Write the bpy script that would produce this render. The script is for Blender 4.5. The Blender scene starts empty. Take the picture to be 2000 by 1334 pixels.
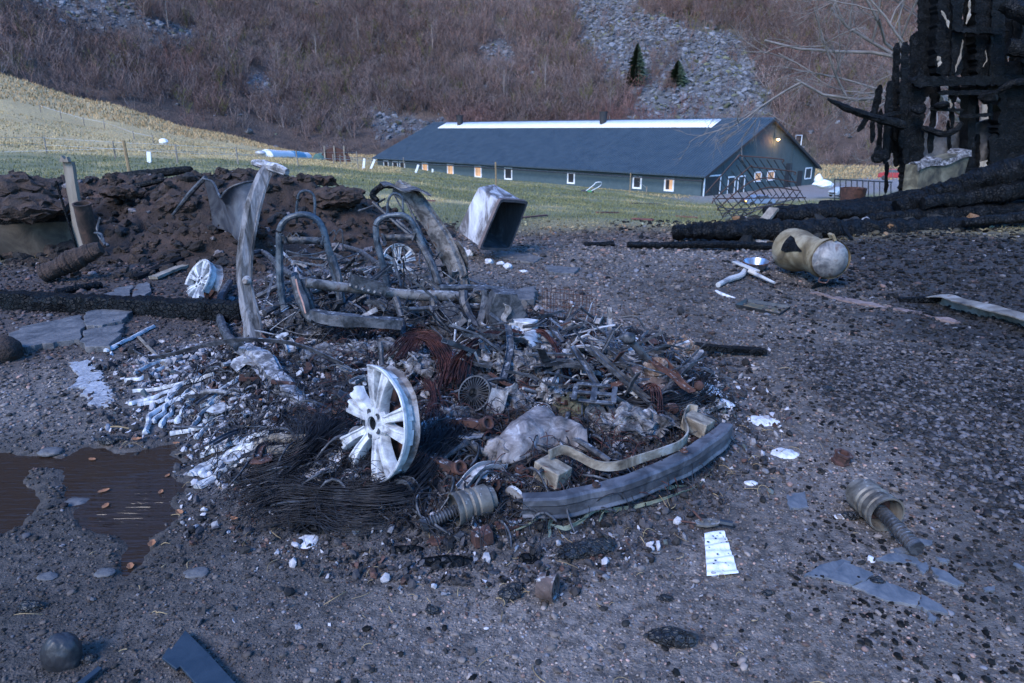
import bpy, math, random
import numpy as np
from mathutils import Vector, Matrix
sc = bpy.context.scene
R = math.radians
# ---------------------------------------------------------------- camera, world, sun, exposure
CAMH = 1.6; PITCH = R(17.2); F = 1333.0
cam = bpy.data.objects.new('camera', bpy.data.cameras.new('camera'))
sc.collection.objects.link(cam); sc.camera = cam
cam.location = (0, 0, CAMH); cam.rotation_euler = (R(90) - PITCH, 0, 0)
cam.data.lens = 24; cam.data.sensor_width = 36; cam.data.clip_start = 0.05; cam.data.clip_end = 3000
cam.data.dof.use_dof = True; cam.data.dof.focus_distance = 3.6; cam.data.dof.aperture_fstop = 5.6
w = bpy.data.worlds.new('World'); sc.world = w; w.use_nodes = True
nt = w.node_tree; bg = nt.nodes['Background']
sky = nt.nodes.new('ShaderNodeTexSky'); sky.sky_type = 'NISHITA'; sky.sun_disc = False
SUN_EL, SUN_AZ = 5.0, 215.0
sky.sun_elevation = R(SUN_EL); sky.sun_rotation = R(SUN_AZ)
sky.air_density = 1.6; sky.dust_density = 0.4; sky.ozone_density = 5.0
tint = nt.nodes.new('ShaderNodeMix'); tint.data_type = 'RGBA'; tint.blend_type = 'MULTIPLY'; tint.inputs[0].default_value = 1; tint.inputs[7].default_value = (.76, .975, 1.36, 1)
nt.links.new(sky.outputs[0], tint.inputs[6]); nt.links.new(tint.outputs[2], bg.inputs[0]); bg.inputs[1].default_value = 0.15
sl = bpy.data.lights.new('sun', 'SUN'); sl.energy = 0.5; sl.angle = R(25); sl.color = (1.0, 0.93, 0.88)
so = bpy.data.objects.new('sun', sl); sc.collection.objects.link(so)
dv = Vector((math.sin(R(SUN_AZ)) * math.cos(R(40)), math.cos(R(SUN_AZ)) * math.cos(R(40)), math.sin(R(40))))
so.rotation_euler = dv.to_track_quat('Z', 'Y').to_euler()
sc.view_settings.view_transform = 'Standard'; sc.view_settings.look = 'None'
sc.view_settings.gamma = 1.0; sc.view_settings.exposure = 3.15
sc.cycles.max_bounces = 6; sc.cycles.diffuse_bounces = 3; sc.cycles.glossy_bounces = 3
rng = np.random.default_rng(7); random.seed(7)
cP, sP = math.cos(PITCH), math.sin(PITCH)

# ---------------------------------------------------------------- numeric helpers
def fade(t): return t * t * (3 - 2 * t)
def sstep(a, b, x): return fade(np.clip((x - a) / (b - a), 0, 1))
def _h(i, j, k, s):
    n = (i * 374761393 + j * 668265263 + k * 2147483647 + s * 974711) & 0xffffffff
    n = ((n ^ (n >> 13)) * 1274126177) & 0xffffffff
    n = (n ^ (n >> 16)) & 0xffffffff
    return n / 4294967295.0
def vnoise(x, y, z=0.0, s=0):
    x, y, z = np.broadcast_arrays(np.asarray(x, float), np.asarray(y, float), np.asarray(z, float))
    i, j, k = np.floor(x).astype(np.int64), np.floor(y).astype(np.int64), np.floor(z).astype(np.int64)
    u, v, t = fade(x - i), fade(y - j), fade(z - k)
    r = 0
    for a in (0, 1):
        for b in (0, 1):
            for c in (0, 1):
                r = r + _h(i + a, j + b, k + c, s) * (u if a else 1 - u) * (v if b else 1 - v) * (t if c else 1 - t)
    return r
def fbm(x, y, z=0.0, s=0, o=4):
    r, a, t = 0, 1.0, 0
    for q in range(o):
        r = r + a * (vnoise(np.asarray(x) * 2 ** q, np.asarray(y) * 2 ** q, np.asarray(z) * 2 ** q, s + q) - .5); t += a; a *= .5
    return r / t * 2       # about -1..1
def poly_sd(x, y, P):      # signed distance to a polygon, negative inside
    P = np.asarray(P, float); d = np.full(np.shape(x), 1e9); ins = np.zeros(np.shape(x), bool)
    for a, b in zip(P, np.roll(P, -1, 0)):
        e = b - a; wx, wy = x - a[0], y - a[1]
        t = np.clip((wx * e[0] + wy * e[1]) / (e @ e + 1e-12), 0, 1)
        d = np.minimum(d, np.hypot(wx - e[0] * t, wy - e[1] * t))
        c = ((a[1] <= y) & (b[1] > y)) | ((b[1] <= y) & (a[1] > y))
        with np.errstate(all='ignore'):
            ins ^= c & (x < a[0] + (y - a[1]) / (e[1] if abs(e[1]) > 1e-12 else 1e-12) * e[0])
    return np.where(ins, -d, d)
def ray(px, py):
    a, b = (px - 1000) / F, (667 - py) / F
    return np.array([a, cP + b * sP, -sP + b * cP])
def proj(x, y, z):
    dy, dz = y, z - CAMH
    f = dy * cP - dz * sP; u = dy * sP + dz * cP
    f = np.where(np.abs(f) < 1e-6, 1e-6, f)
    return 1000 + F * x / f, 667 - F * u / f
def flat(px, py, z=0.0):
    d = ray(px, py); t = (z - CAMH) / d[2]; return (d[0] * t, d[1] * t)
def W(px, py, Y):
    d = ray(px, py); return np.array([0, 0, CAMH]) + d * (Y / d[1])

# ---------------------------------------------------------------- the lie of the land
WRECK = [flat(*p) for p in [(470, 690), (330, 770), (380, 880), (420, 985), (560, 1010), (820, 1075), (1080, 1075), (1290, 1000), (1430, 900), (1450, 800), (1340, 690), (1040, 630), (960, 590), (700, 520), (480, 560)]]
PUD = [flat(*p) for p in [(118, 888), (160, 874), (230, 880), (332, 870), (346, 905), (340, 940), (356, 965), (345, 1010), (322, 1060), (262, 1118), (222, 1138), (205, 1110), (212, 1070), (192, 1035), (140, 1012), (160, 985), (138, 955), (120, 925), (70, 912), (62, 950), (58, 990), (35, 1025), (-30, 1060), (-120, 1000), (-60, 890), (60, 888)]]
FAN = [flat(*p) for p in [(250, 700), (420, 660), (520, 700), (640, 790), (620, 900), (430, 975), (340, 960), (370, 890), (270, 850), (240, 780)]]
CHAR = [flat(*p) for p in [(1340, 455), (1560, 500), (1690, 560), (1820, 680), (1960, 860), (2100, 1100), (2900, 900), (2600, 420), (1700, 425), (1330, 440)]]
PXC = np.array([-1400, -600, 0, 200, 400, 600, 740, 1000, 1200, 1375, 1600, 2000, 2900], float)
RK = np.array([12.5, 24, 45, 75, 110, 160], float)
ROWS = np.array([   # pixel row of the land's surface in each column, per distance
 [440, 330, 290, 225, 150, 100], [440, 330, 295, 240, 170, 125], [440, 345, 303, 272, 225, 166], [440, 345, 306, 285, 252, 208],
 [440, 348, 312, 296, 278, 256], [440, 352, 326, 312, 304, 298], [435, 362, 338, 330, 322, 302], [430, 386, 362, 355, 345, 308],
 [430, 400, 378, 368, 352, 310], [430, 405, 392, 388, 350, 314], [430, 400, 386, 378, 350, 315], [435, 400, 385, 370, 345, 315], [440, 400, 385, 360, 330, 300]], float)
def far_z(x, y, r):
    az = np.arctan2(x, np.maximum(y, 1e-6)); az = np.clip(az, -1.05, 1.05)
    pc = 1000 + 1395 * np.tan(az)
    ZK = CAMH - (ROWS - 255) / 1395 * RK
    lr = np.clip(np.log(np.maximum(r, .1) / RK[0]) , 0, None); LK = np.log(RK / RK[0])
    cols = [np.interp(lr, LK, ZK[i]) for i in range(len(PXC))]
    i = np.clip(np.searchsorted(PXC, pc) - 1, 0, len(PXC) - 2)
    t = np.clip((pc - PXC[i]) / (PXC[i + 1] - PXC[i]), 0, 1); t = fade(t) * .5 + t * .5
    C = np.stack(cols); k = np.indices(i.shape)
    a = np.take_along_axis(C, i[None], 0)[0]; b = np.take_along_axis(C, (i + 1)[None], 0)[0]
    return a * (1 - t) + b * t
BC = np.array([21.0, 77.0]); BD = np.array([-.667, .745]); BG = np.array([.745, .667]); BL, BW, BZ = 68.0, 26.2, -5.4
def H(x, y):
    x = np.atleast_1d(np.asarray(x, float)); y = np.atleast_1d(np.asarray(y, float))
    r = np.hypot(x, y)
    n1 = fbm(x * .5, y * .5, 0, 1, 4)
    z = .035 * n1 * sstep(.5, 3, r)
    z = z + .012 * fbm(x * 3.1, y * 3.1, 0, 5, 4)
    t = sstep(9.5, 14, r)
    fz = far_z(x, y, r) + .5 * fbm(x * .06, y * .06, 0, 9, 3) * sstep(18, 60, r) * .35 + .06 * n1
    z = z * (1 - t) + fz * t
    d = poly_sd(x, y, WRECK)
    z = z + .15 * sstep(.15, -.55, d) + .03 * sstep(.25, -.1, d) * (.5 + fbm(x * 5, y * 5, 0, 21, 3))
    p = poly_sd(x, y, PUD) + .11 * fbm(x * 4.5, y * 4.5, 0, 31, 5)
    z = np.where(r < 9, z * sstep(-.1, .5, p) + (1 - sstep(-.1, .5, p)) * (.004 * fbm(x * 9, y * 9, 0, 33, 3)) - .032 * sstep(.045, -.06, p), z)
    c = poly_sd(x, y, CHAR)
    z = z + .30 * sstep(0, -3.5, c) * (1 - sstep(16, 24, r)) + .05 * sstep(.2, -.3, c) * (.4 + fbm(x * 2.2, y * 2.2, 0, 41, 4)) * (1 - sstep(16, 24, r))
    # level ground the barn stands on
    lx = (x - BC[0]) * BG[0] + (y - BC[1]) * BG[1]; ly = (x - BC[0]) * BD[0] + (y - BC[1]) * BD[1]
    bd = np.hypot(np.maximum(np.abs(lx - BW / 2) - BW / 2, 0), np.maximum(np.abs(ly - BL / 2) - BL / 2, 0))
    k = sstep(9, 0.3, bd)
    return z * (1 - k) + (BZ + .02) * k
def Hs(x, y): return float(H(x, y)[0])
def G(px, py, dz=0.0):           # the point of the ground seen at a pixel of the photograph
    d = ray(px, py); t = np.geomspace(1.2, 230, 140)
    X, Y, Z = d[0] * t, d[1] * t, CAMH + d[2] * t - dz
    g = Z - H(X, Y); k = np.argmax(g < 0)
    if k == 0: k = len(t) - 1
    a, b = t[k - 1], t[k]
    for _ in range(5):
        tt = np.linspace(a, b, 9); gg = CAMH - dz + d[2] * tt - H(d[0] * tt, d[1] * tt); q = max(1, int(np.argmax(gg < 0))); a, b = tt[q - 1], tt[q]
    return np.array([d[0] * b, d[1] * b, Hs(d[0] * b, d[1] * b) + dz])

# ---------------------------------------------------------------- mesh builder
def nrm(v): v = np.asarray(v, float); return v / (np.linalg.norm(v) + 1e-12)
def frame(ax, up=(0, 0, 1)):
    a = nrm(ax); u = np.asarray(up, float)
    if abs(a @ nrm(u)) > .97: u = np.array([1., 0, 0]) if abs(a[0]) < .9 else np.array([0, 1., 0])
    s = nrm(np.cross(u, a)); return s, np.cross(a, s), a      # side, up, axis
def cr(pts, n):                  # Catmull-Rom resampling
    P = np.asarray(pts, float)
    if len(P) < 3: return np.array([P[0] + (P[-1] - P[0]) * t for t in np.linspace(0, 1, n)])
    Q = np.vstack([2 * P[0] - P[1], P, 2 * P[-1] - P[-2]]); o = []
    for t in np.linspace(0, len(P) - 1 - 1e-9, n):
        i = int(t); f = t - i; a, b, c, d = Q[i:i + 4]
        o.append(.5 * (2 * b + (c - a) * f + (2 * a - 5 * b + 4 * c - d) * f * f + (3 * b - a - 3 * c + d) * f ** 3))
    return np.array(o)
class MB:
    def __init__(s): s.v = []; s.f = []; s.n = 0; s.c = []; s.big = []
    def add(s, V, Fc, col=None):
        V = np.asarray(V, float); s.v.append(V)
        s.f.append([tuple(i + s.n for i in f) for f in Fc]); s.n += len(V)
        s.c.append(np.tile(np.array(col if col is not None else (1, 1, 1), float), (len(V), 1)) if col is None or np.ndim(col) == 1 else np.asarray(col))
        return s
    def V(s): return np.vstack(s.v)
    def box(s, c, size, M=None, col=None):
        h = np.asarray(size, float) / 2
        V = np.array([(x, y, z) for x in (-1, 1) for y in (-1, 1) for z in (-1, 1)]) * h
        if M is not None: V = V @ np.asarray(M, float).T if np.shape(M) == (3, 3) else V
        return s.add(V + np.asarray(c, float), [(0, 1, 3, 2), (4, 6, 7, 5), (0, 4, 5, 1), (2, 3, 7, 6), (0, 2, 6, 4), (1, 5, 7, 3)], col)
    def bar(s, p, q, w, h, up=(0, 0, 1), seg=1, amp=0, seed=0):
        return s.sweep([(-w / 2, -h / 2), (w / 2, -h / 2), (w / 2, h / 2), (-w / 2, h / 2)], cr([p, q], seg + 1), up, amp=amp, seed=seed)
    def sweep(s, prof, pts, up=(0, 0, 1), sc_=None, caps=True, amp=0, nsc=8, seed=0, closed=True, col=None, twist=0):
        P = np.asarray(pts, float); n = len(P); pr = np.asarray(prof, float); m = len(pr); V = []
        for i in range(n):
            t = P[min(i + 1, n - 1)] - P[max(i - 1, 0)]
            sd, u, a = frame(t, up); k = 1 if sc_ is None else (sc_ if np.ndim(sc_) == 0 else sc_[i])
            if np.ndim(k) == 0: k = (k, k)
            tw = twist * i / max(1, n - 1); ct, st = math.cos(tw), math.sin(tw)
            X, Y = pr[:, 0] * k[0], pr[:, 1] * k[1]
            X, Y = X * ct - Y * st, X * st + Y * ct
            V.append(P[i] + X[:, None] * sd + Y[:, None] * u)
        V = np.vstack(V)
        if amp: V = wob(V, amp, nsc, seed)
        Fc = []
        mm = m if closed else m - 1
        for i in range(n - 1):
            for j in range(mm):
                a, b = i * m + j, i * m + (j + 1) % m; Fc.append((a, b, b + m, a + m))
        if caps and closed: Fc += [tuple(range(m - 1, -1, -1)), tuple((n - 1) * m + j for j in range(m))]
        return s.add(V, Fc, col)
    def tube(s, pts, r, n=8, seg=None, **k):
        P = cr(pts, seg) if seg else np.asarray(pts, float)
        rr = np.interp(np.linspace(0, 1, len(P)), np.linspace(0, 1, len(r)), r) if np.ndim(r) else [r] * len(P)
        pr = [(math.cos(a), math.sin(a)) for a in np.linspace(0, 2 * math.pi, n, endpoint=False)]
        return s.sweep(pr, P, sc_=rr, **k)
    def lathe(s, prof, o, ax=(0, 0, 1), n=32, up=(0, 0, 1), a0=0, a1=2 * math.pi, amp=0, nsc=8, seed=0):
        sd, u, a = frame(ax, up); full = abs(a1 - a0 - 2 * math.pi) < 1e-6
        an = np.linspace(a0, a1, n, endpoint=not full); V = []
        for r, h in prof:
            V.append(np.asarray(o, float) + a * h + r * (np.cos(an)[:, None] * sd + np.sin(an)[:, None] * u))
        V = np.vstack(V); Fc = []; m = n if full else n - 1
        if amp: V = wob(V, amp, nsc, seed)
        for i in range(len(prof) - 1):
            for j in range(m):
                a_, b = i * n + j, i * n + (j + 1) % n; Fc.append((a_, b, b + n, a_ + n))
        return s.add(V, Fc)
    def prism(s, poly, th, o=(0, 0, 0), X=(1, 0, 0), Y=(0, 1, 0), amp=0, nsc=8, seed=0, bev=0):
        P = np.asarray(poly, float); X = np.asarray(X, float); Y = np.asarray(Y, float); Z = nrm(np.cross(X, Y)); o = np.asarray(o, float)
        b = o + P[:, :1] * X + P[:, 1:] * Y; V = np.vstack([b, b + Z * th]); n = len(P)
        if amp: V = wob(V, amp, nsc, seed)
        return s.add(V, [tuple(range(n - 1, -1, -1)), tuple(range(n, 2 * n))] + [(i, (i + 1) % n, n + (i + 1) % n, n + i) for i in range(n)])
    def grid(s, fn, nu, nv, th=0.0, col=None):   # fn(u,v)->point ; thick sheet
        V = np.array([fn(i / nu, j / nv) for i in range(nu + 1) for j in range(nv + 1)], float); m = nv + 1
        Fc = [(i * m + j, (i + 1) * m + j, (i + 1) * m + j + 1, i * m + j + 1) for i in range(nu) for j in range(nv)]
        if th:
            N = np.zeros_like(V)
            for f in Fc:
                q = np.cross(V[f[1]] - V[f[0]], V[f[3]] - V[f[0]])
                for k in f: N[k] += q
            N /= np.linalg.norm(N, axis=1)[:, None] + 1e-12; n = len(V)
            V = np.vstack([V, V - N * th]); B = [tuple(n + k for k in f[::-1]) for f in Fc]
            ed = [i * m for i in range(nu + 1)] + [nu * m + j for j in range(1, m)] + [i * m + nv for i in range(nu - 1, -1, -1)] + [j for j in range(nv - 1, 0, -1)]
            Fc = Fc + B + [(a, n + a, n + b, b) for a, b in zip(ed, ed[1:] + ed[:1])]
        return s.add(V, Fc, col)
    def rock(s, c, r, sub=2, sq=(1, 1, 1), amp=.25, seed=0, nsc=1.6, flatz=None, rz=0):
        V, Fc = ico(sub); V = V * (1 + amp * fbm(V[:, 0] * nsc + seed * 3.7, V[:, 1] * nsc, V[:, 2] * nsc, seed)[:, None])
        V = V * np.asarray(sq) * r; c_, s_ = math.cos(rz), math.sin(rz)
        V = V @ np.array([[c_, -s_, 0], [s_, c_, 0], [0, 0, 1]]).T
        return s.add(V + np.asarray(c, float), Fc)
    def build(s, name, m, parent=None, sharp=35, bevel=0, loc=None, local=False, attr=False, sub=0, solid=0):
        V = s.V(); fs = [f for g in s.f for f in g]
        if parent is not None: off = np.zeros(3) if local else np.array(parent['_o'])
        elif loc is not None: off = np.array(loc, float)
        else: off = np.array([(V[:, 0].min() + V[:, 0].max()) / 2, (V[:, 1].min() + V[:, 1].max()) / 2, V[:, 2].min()])
        me = bpy.data.meshes.new(name); me.from_pydata((V - off).tolist(), [], fs)
        me.polygons.foreach_set('use_smooth', [True] * len(me.polygons))
        try: me.set_sharp_from_angle(angle=R(sharp))
        except Exception: pass
        if attr: setcol(me, np.vstack(s.c))
        me.materials.append(m); me.update()
        o = bpy.data.objects.new(name, me); sc.collection.objects.link(o)
        if parent is not None: o.parent = parent
        else: o.location = off
        o['_o'] = [float(q) for q in off] if not local else [0., 0., 0.]
        if bevel:
            b = o.modifiers.new('bevel', 'BEVEL'); b.width = bevel; b.segments = 2; b.limit_method = 'ANGLE'; b.angle_limit = R(40)
        if sub:
            b = o.modifiers.new('sub', 'SUBSURF'); b.levels = sub; b.render_levels = sub
        return o
_ico = {}
def ico(k):
    if k in _ico: return _ico[k]
    t = (1 + 5 ** .5) / 2
    V = [(-1, t, 0), (1, t, 0), (-1, -t, 0), (1, -t, 0), (0, -1, t), (0, 1, t), (0, -1, -t), (0, 1, -t), (t, 0, -1), (t, 0, 1), (-t, 0, -1), (-t, 0, 1)]
    Fc = [(0, 11, 5), (0, 5, 1), (0, 1, 7), (0, 7, 10), (0, 10, 11), (1, 5, 9), (5, 11, 4), (11, 10, 2), (10, 7, 6), (7, 1, 8), (3, 9, 4), (3, 4, 2), (3, 2, 6), (3, 6, 8), (3, 8, 9), (4, 9, 5), (2, 4, 11), (6, 2, 10), (8, 6, 7), (9, 8, 1)]
    V = [tuple(nrm(v)) for v in V]
    for _ in range(k):
        c = {}; N = []
        def mid(a, b):
            e = (min(a, b), max(a, b))
            if e not in c: c[e] = len(V); V.append(tuple(nrm(np.array(V[a]) + np.array(V[b]))))
            return c[e]
        for a, b, d in Fc:
            x, y, z = mid(a, b), mid(b, d), mid(d, a); N += [(a, x, z), (b, y, x), (d, z, y), (x, y, z)]
        Fc = N
    _ico[k] = (np.array(V), Fc); return _ico[k]
def wob(V, amp, nsc=8, seed=0):
    a = np.asarray(V, float)
    d = np.stack([fbm(a[:, 0] * nsc, a[:, 1] * nsc, a[:, 2] * nsc, seed * 10 + 100 * k, 3) for k in (1, 2, 3)], 1)
    return a + d * amp
def setcol(me, C):
    at = me.color_attributes.new('Col', 'FLOAT_COLOR', 'POINT')
    at.data.foreach_set('color', np.hstack([C, np.ones((len(C), 1))]).astype(np.float32).ravel())
def tri_mesh(name, V, T, m, C=None, smooth=False, kind='stuff', quads=False):
    me = bpy.data.meshes.new(name); k = 4 if quads else 3; V = np.asarray(V, np.float32); T = np.asarray(T, np.int32)
    me.vertices.add(len(V)); me.vertices.foreach_set('co', V.ravel())
    me.loops.add(T.size); me.loops.foreach_set('vertex_index', T.ravel())
    me.polygons.add(len(T)); me.polygons.foreach_set('loop_start', np.arange(0, T.size, k, dtype=np.int32))
    me.polygons.foreach_set('use_smooth', np.full(len(T), smooth))
    if C is not None: setcol(me, np.asarray(C))
    me.update(calc_edges=True); me.validate(); me.materials.append(m)
    o = bpy.data.objects.new(name, me); sc.collection.objects.link(o)
    if kind: o['kind'] = kind
    o['_o'] = [0., 0., 0.]
    return o
def scatter(base, faces, pos, scale, rot=None, tilt=0.3, jit=.25, seed=3, zrot=None):   # many copies of small shapes in one mesh
    n = len(pos); m = len(base[0]); rg = np.random.default_rng(seed)
    b = np.array(base)[rg.integers(0, len(base), n)]           # n,m,3
    b = b * (1 + jit * (rg.random((n, m, 1)) - .5)) * (scale if np.ndim(scale) == 2 else np.asarray(scale)[:, None])[:, None, :]
    a = rg.random(n) * 6.283 if zrot is None else zrot; e = (rg.random(n) - .5) * 2 * tilt; g = (rg.random(n) - .5) * 2 * tilt
    def rotx(b, a, i, j):
        c, s_ = np.cos(a)[:, None], np.sin(a)[:, None]; x, y = b[..., i] * c - b[..., j] * s_, b[..., i] * s_ + b[..., j] * c
        b = b.copy(); b[..., i], b[..., j] = x, y; return b
    b = rotx(b, e, 1, 2); b = rotx(b, g, 0, 2); b = rotx(b, a, 0, 1)
    V = (b + np.asarray(pos)[:, None, :]).reshape(-1, 3)
    T = (np.array(faces)[None] + (np.arange(n) * m)[:, None, None]).reshape(-1, len(faces[0]))
    return V, T, m

# ---------------------------------------------------------------- materials
def mat(name, cols, sc_=6.0, rough=.8, metal=0.0, bump=.3, bs=40.0, bd=.01, vor=0, ash=0.0, attr=False, spec=.4, dist=.6, det=6, rvar=.15, stops=None, stretch=None, ashcol=(.42, .42, .44), vors=None):
    m = bpy.data.materials.new(name); m.use_nodes = True; t = m.node_tree; N = t.nodes.new; L = t.links.new; p = t.nodes['Principled BSDF']
    tc = N('ShaderNodeTexCoord'); co = tc.outputs['Object']
    if stretch:
        mp = N('ShaderNodeMapping'); mp.inputs['Scale'].default_value = stretch; L(co, mp.inputs[0]); co = mp.outputs[0]
    n1 = N('ShaderNodeTexNoise'); n1.inputs['Scale'].default_value = sc_; n1.inputs['Detail'].default_value = det; n1.inputs['Roughness'].default_value = .65; n1.inputs['Distortion'].default_value = dist; L(co, n1.inputs['Vector'])
    rp = N('ShaderNodeValToRGB'); L(n1.outputs[0], rp.inputs[0]); e = rp.color_ramp.elements
    st = stops or list(np.linspace(.34, .66, len(cols)) if len(cols) > 1 else [.5])
    while len(e) < len(cols): e.new(.5)
    for q, (c, s_) in enumerate(zip(cols, st)): e[q].position = s_; e[q].color = (*c, 1)
    if len(cols) == 1: e[1].color = (*cols[0], 1); e[0].color = (*cols[0], 1)
    out = rp.outputs[0]
    n2 = N('ShaderNodeTexNoise'); n2.inputs['Scale'].default_value = bs; n2.inputs['Detail'].default_value = 5; L(co, n2.inputs['Vector'])
    if attr:
        a = N('ShaderNodeAttribute'); a.attribute_name = 'Col'; mx = N('ShaderNodeMix'); mx.data_type = 'RGBA'; mx.blend_type = 'MULTIPLY'; mx.inputs[0].default_value = 1
        L(a.outputs[0], mx.inputs[6]); L(out, mx.inputs[7]); out = mx.outputs[2]
    if ash:
        g = N('ShaderNodeNewGeometry'); sx = N('ShaderNodeSeparateXYZ'); L(g.outputs['Normal'], sx.inputs[0])
        n3 = N('ShaderNodeTexNoise'); n3.inputs['Scale'].default_value = bs * .45; n3.inputs['Detail'].default_value = 8; n3.inputs['Roughness'].default_value = .7; L(co, n3.inputs['Vector'])
        ad = N('ShaderNodeMath'); ad.operation = 'MULTIPLY_ADD'; ad.inputs[1].default_value = .22; L(sx.outputs[2], ad.inputs[0]); L(n3.outputs[0], ad.inputs[2])
        mr = N('ShaderNodeMapRange'); mr.inputs[1].default_value = .80 - ash * .32; mr.inputs[2].default_value = .92 - ash * .25; L(ad.outputs[0], mr.inputs[0])
        mx = N('ShaderNodeMix'); mx.data_type = 'RGBA'; L(mr.outputs[0], mx.inputs[0]); L(out, mx.inputs[6]); mx.inputs[7].default_value = (*ashcol, 1); out = mx.outputs[2]
    L(out, p.inputs['Base Color'])
    p.inputs['Metallic'].default_value = metal; p.inputs['Specular IOR Level'].default_value = spec
    mr = N('ShaderNodeMapRange'); mr.inputs[3].default_value = max(.03, rough - rvar); mr.inputs[4].default_value = min(1, rough + rvar); L(n1.outputs[0], mr.inputs[0]); L(mr.outputs[0], p.inputs['Roughness'])
    if bump:
        b = N('ShaderNodeBump'); b.inputs['Strength'].default_value = bump; b.inputs['Distance'].default_value = bd; L(n2.outputs[0], b.inputs['Height']); nn = b
        if vor:
            v = N('ShaderNodeTexVoronoi'); v.feature = 'DISTANCE_TO_EDGE'; v.inputs['Scale'].default_value = vor
            if vors:
                m2 = N('ShaderNodeMapping'); m2.inputs['Scale'].default_value = vors; L(tc.outputs['Object'], m2.inputs[0]); L(m2.outputs[0], v.inputs['Vector'])
            else: L(co, v.inputs['Vector'])
            r2 = N('ShaderNodeMapRange'); r2.inputs[2].default_value = .12; L(v.outputs['Distance'], r2.inputs[0])
            b2 = N('ShaderNodeBump'); b2.inputs['Strength'].default_value = .9; b2.inputs['Distance'].default_value = .5 / vor * .5; L(r2.outputs[0], b2.inputs['Height']); L(b.outputs[0], b2.inputs['Normal']); nn = b2
        L(nn.outputs[0], p.inputs['Normal'])
    return m
def emit(name, col, st):
    m = bpy.data.materials.new(name); m.use_nodes = True; p = m.node_tree.nodes['Principled BSDF']
    p.inputs['Base Color'].default_value = (*[min(1, c) * .5 for c in col], 1); p.inputs['Emission Color'].default_value = (*col, 1); p.inputs['Emission Strength'].default_value = st; return m

# ---------------------------------------------------------------- things
def tag(o, label=None, cat=None, group=None, kind=None):
    if label: o['label'] = label
    if cat: o['category'] = cat
    if group: o['group'] = group
    if kind: o['kind'] = kind
    return o
def thing(name, label, cat, loc, rz=0, group=None):
    o = bpy.data.objects.new(name, None); o.empty_display_size = .1; sc.collection.objects.link(o)
    o.location = [float(q) for q in loc]; o.rotation_euler = (0, 0, rz); o['_o'] = [float(q) for q in loc]; return tag(o, label, cat, group)
def kids(o): return [c for c in bpy.data.objects if c.parent == o]
def copy_tree(o, parent=None):
    c = o.copy(); sc.collection.objects.link(c)
    if parent: c.parent = parent
    for ch in kids(o): copy_tree(ch, c)
    return c
M = {}
def gray(a, t=(1, 1, 1)): return tuple(a * q for q in t)
M['ground'] = mat('ground_soil', [(.35, .34, .34), (1, 1, 1), (1.8, 1.75, 1.7)], 22, .82, bump=.9, bs=110, bd=.012, attr=True, det=10, dist=.2, spec=.5)
M['stone'] = mat('stone', [(.75, .75, .75), (1.15, 1.1, 1.1)], 60, .7, bump=.25, bs=220, bd=.002, attr=True, spec=.3)
M['soot'] = mat('sooty_stone', [(.6, .6, .6), (1.3, 1.3, 1.3)], 60, .55, bump=.25, bs=220, bd=.002, attr=True, spec=.1)
M['char'] = mat('charred_wood', [(.0025, .003, .004), (.005, .006, .0075), (.012, .0135, .0165)], 9, .42, bump=.8, bs=60, bd=.012, vor=24, spec=.10)
M['steel'] = mat('burnt_steel', [(.014, .016, .02), (.034, .037, .045), (.085, .09, .105), (.045, .03, .026)], 15, .55, .3, bump=.5, bs=60, bd=.005, ash=.22, ashcol=(.26, .27, .3), det=9, stops=[.34, .47, .60, .70])
M['pillar'] = mat('streaked_pillar', [(.022, .021, .024), (.085, .083, .09), (.21, .21, .235), (.075, .06, .05)], 13, .7, .2, bump=.8, bs=30, bd=.008, det=10, stretch=(1.3, 1.3, .22), stops=[.36, .46, .58, .70])
M['seatsteel'] = mat('blued_seat_tube', [(.022, .03, .042), (.05, .065, .085), (.12, .14, .17), (.05, .035, .03)], 13, .5, .3, bump=.4, bs=60, bd=.004, ash=.15, ashcol=(.26, .28, .32), det=9, stops=[.34, .47, .60, .72])
M['chargloss'] = mat('cracked_charcoal', [(.006, .006, .008), (.014, .015, .018), (.03, .032, .038)], 12, .45, bump=.8, bs=70, bd=.01, vor=45, spec=.45)
M['pale_steel'] = mat('ash_coated_steel', [(.04, .038, .04), (.13, .125, .13), (.26, .26, .28), (.11, .08, .065)], 10, .75, .2, bump=.5, bs=45, bd=.006, ash=.45, ashcol=(.5, .5, .52))
M['alloy'] = mat('melted_alloy', [(.13, .13, .145), (.40, .41, .44), (.60, .61, .64)], 11, .6, .15, bump=.3, bs=70, bd=.004)
M['ash'] = mat('white_ash', [(.26, .26, .29), (.5, .5, .54), (.66, .66, .7)], 14, .9, bump=.7, bs=50, bd=.008)
M['rust'] = mat('rusty_iron', [(.022, .014, .013), (.06, .028, .024), (.10, .048, .036)], 14, .85, .1, bump=.5, bs=80, bd=.004, ash=.12)
M['copper'] = mat('oxidised_copper', [(.022, .014, .014), (.06, .024, .022), (.12, .045, .036)], 10, .6, .5, bump=.3, bs=90, bd=.002)
M['wire'] = mat('black_wire', [(.006, .0065, .009), (.018, .019, .025), (.05, .052, .062)], 10, .5, .3, bump=0, spec=.25)
M['slate'] = mat('slate', [(.035, .036, .042), (.075, .075, .082), (.125, .12, .125)], 9, .7, bump=.9, bs=22, bd=.012, det=9, spec=.5)
M['concrete'] = mat('concrete', [(.035, .028, .022), (.07, .056, .044), (.11, .09, .072)], 4, .9, bump=.5, bs=50, bd=.006)
M['soil'] = mat('soil', [(.5, .45, .45), (1, 1, 1), (1.6, 1.5, 1.4)], 9, .95, bump=1, bs=38, bd=.02, attr=True, det=10)
M['straw'] = mat('straw', [(.16, .11, .06), (.36, .27, .15)], 10, .8, bump=0)
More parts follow.
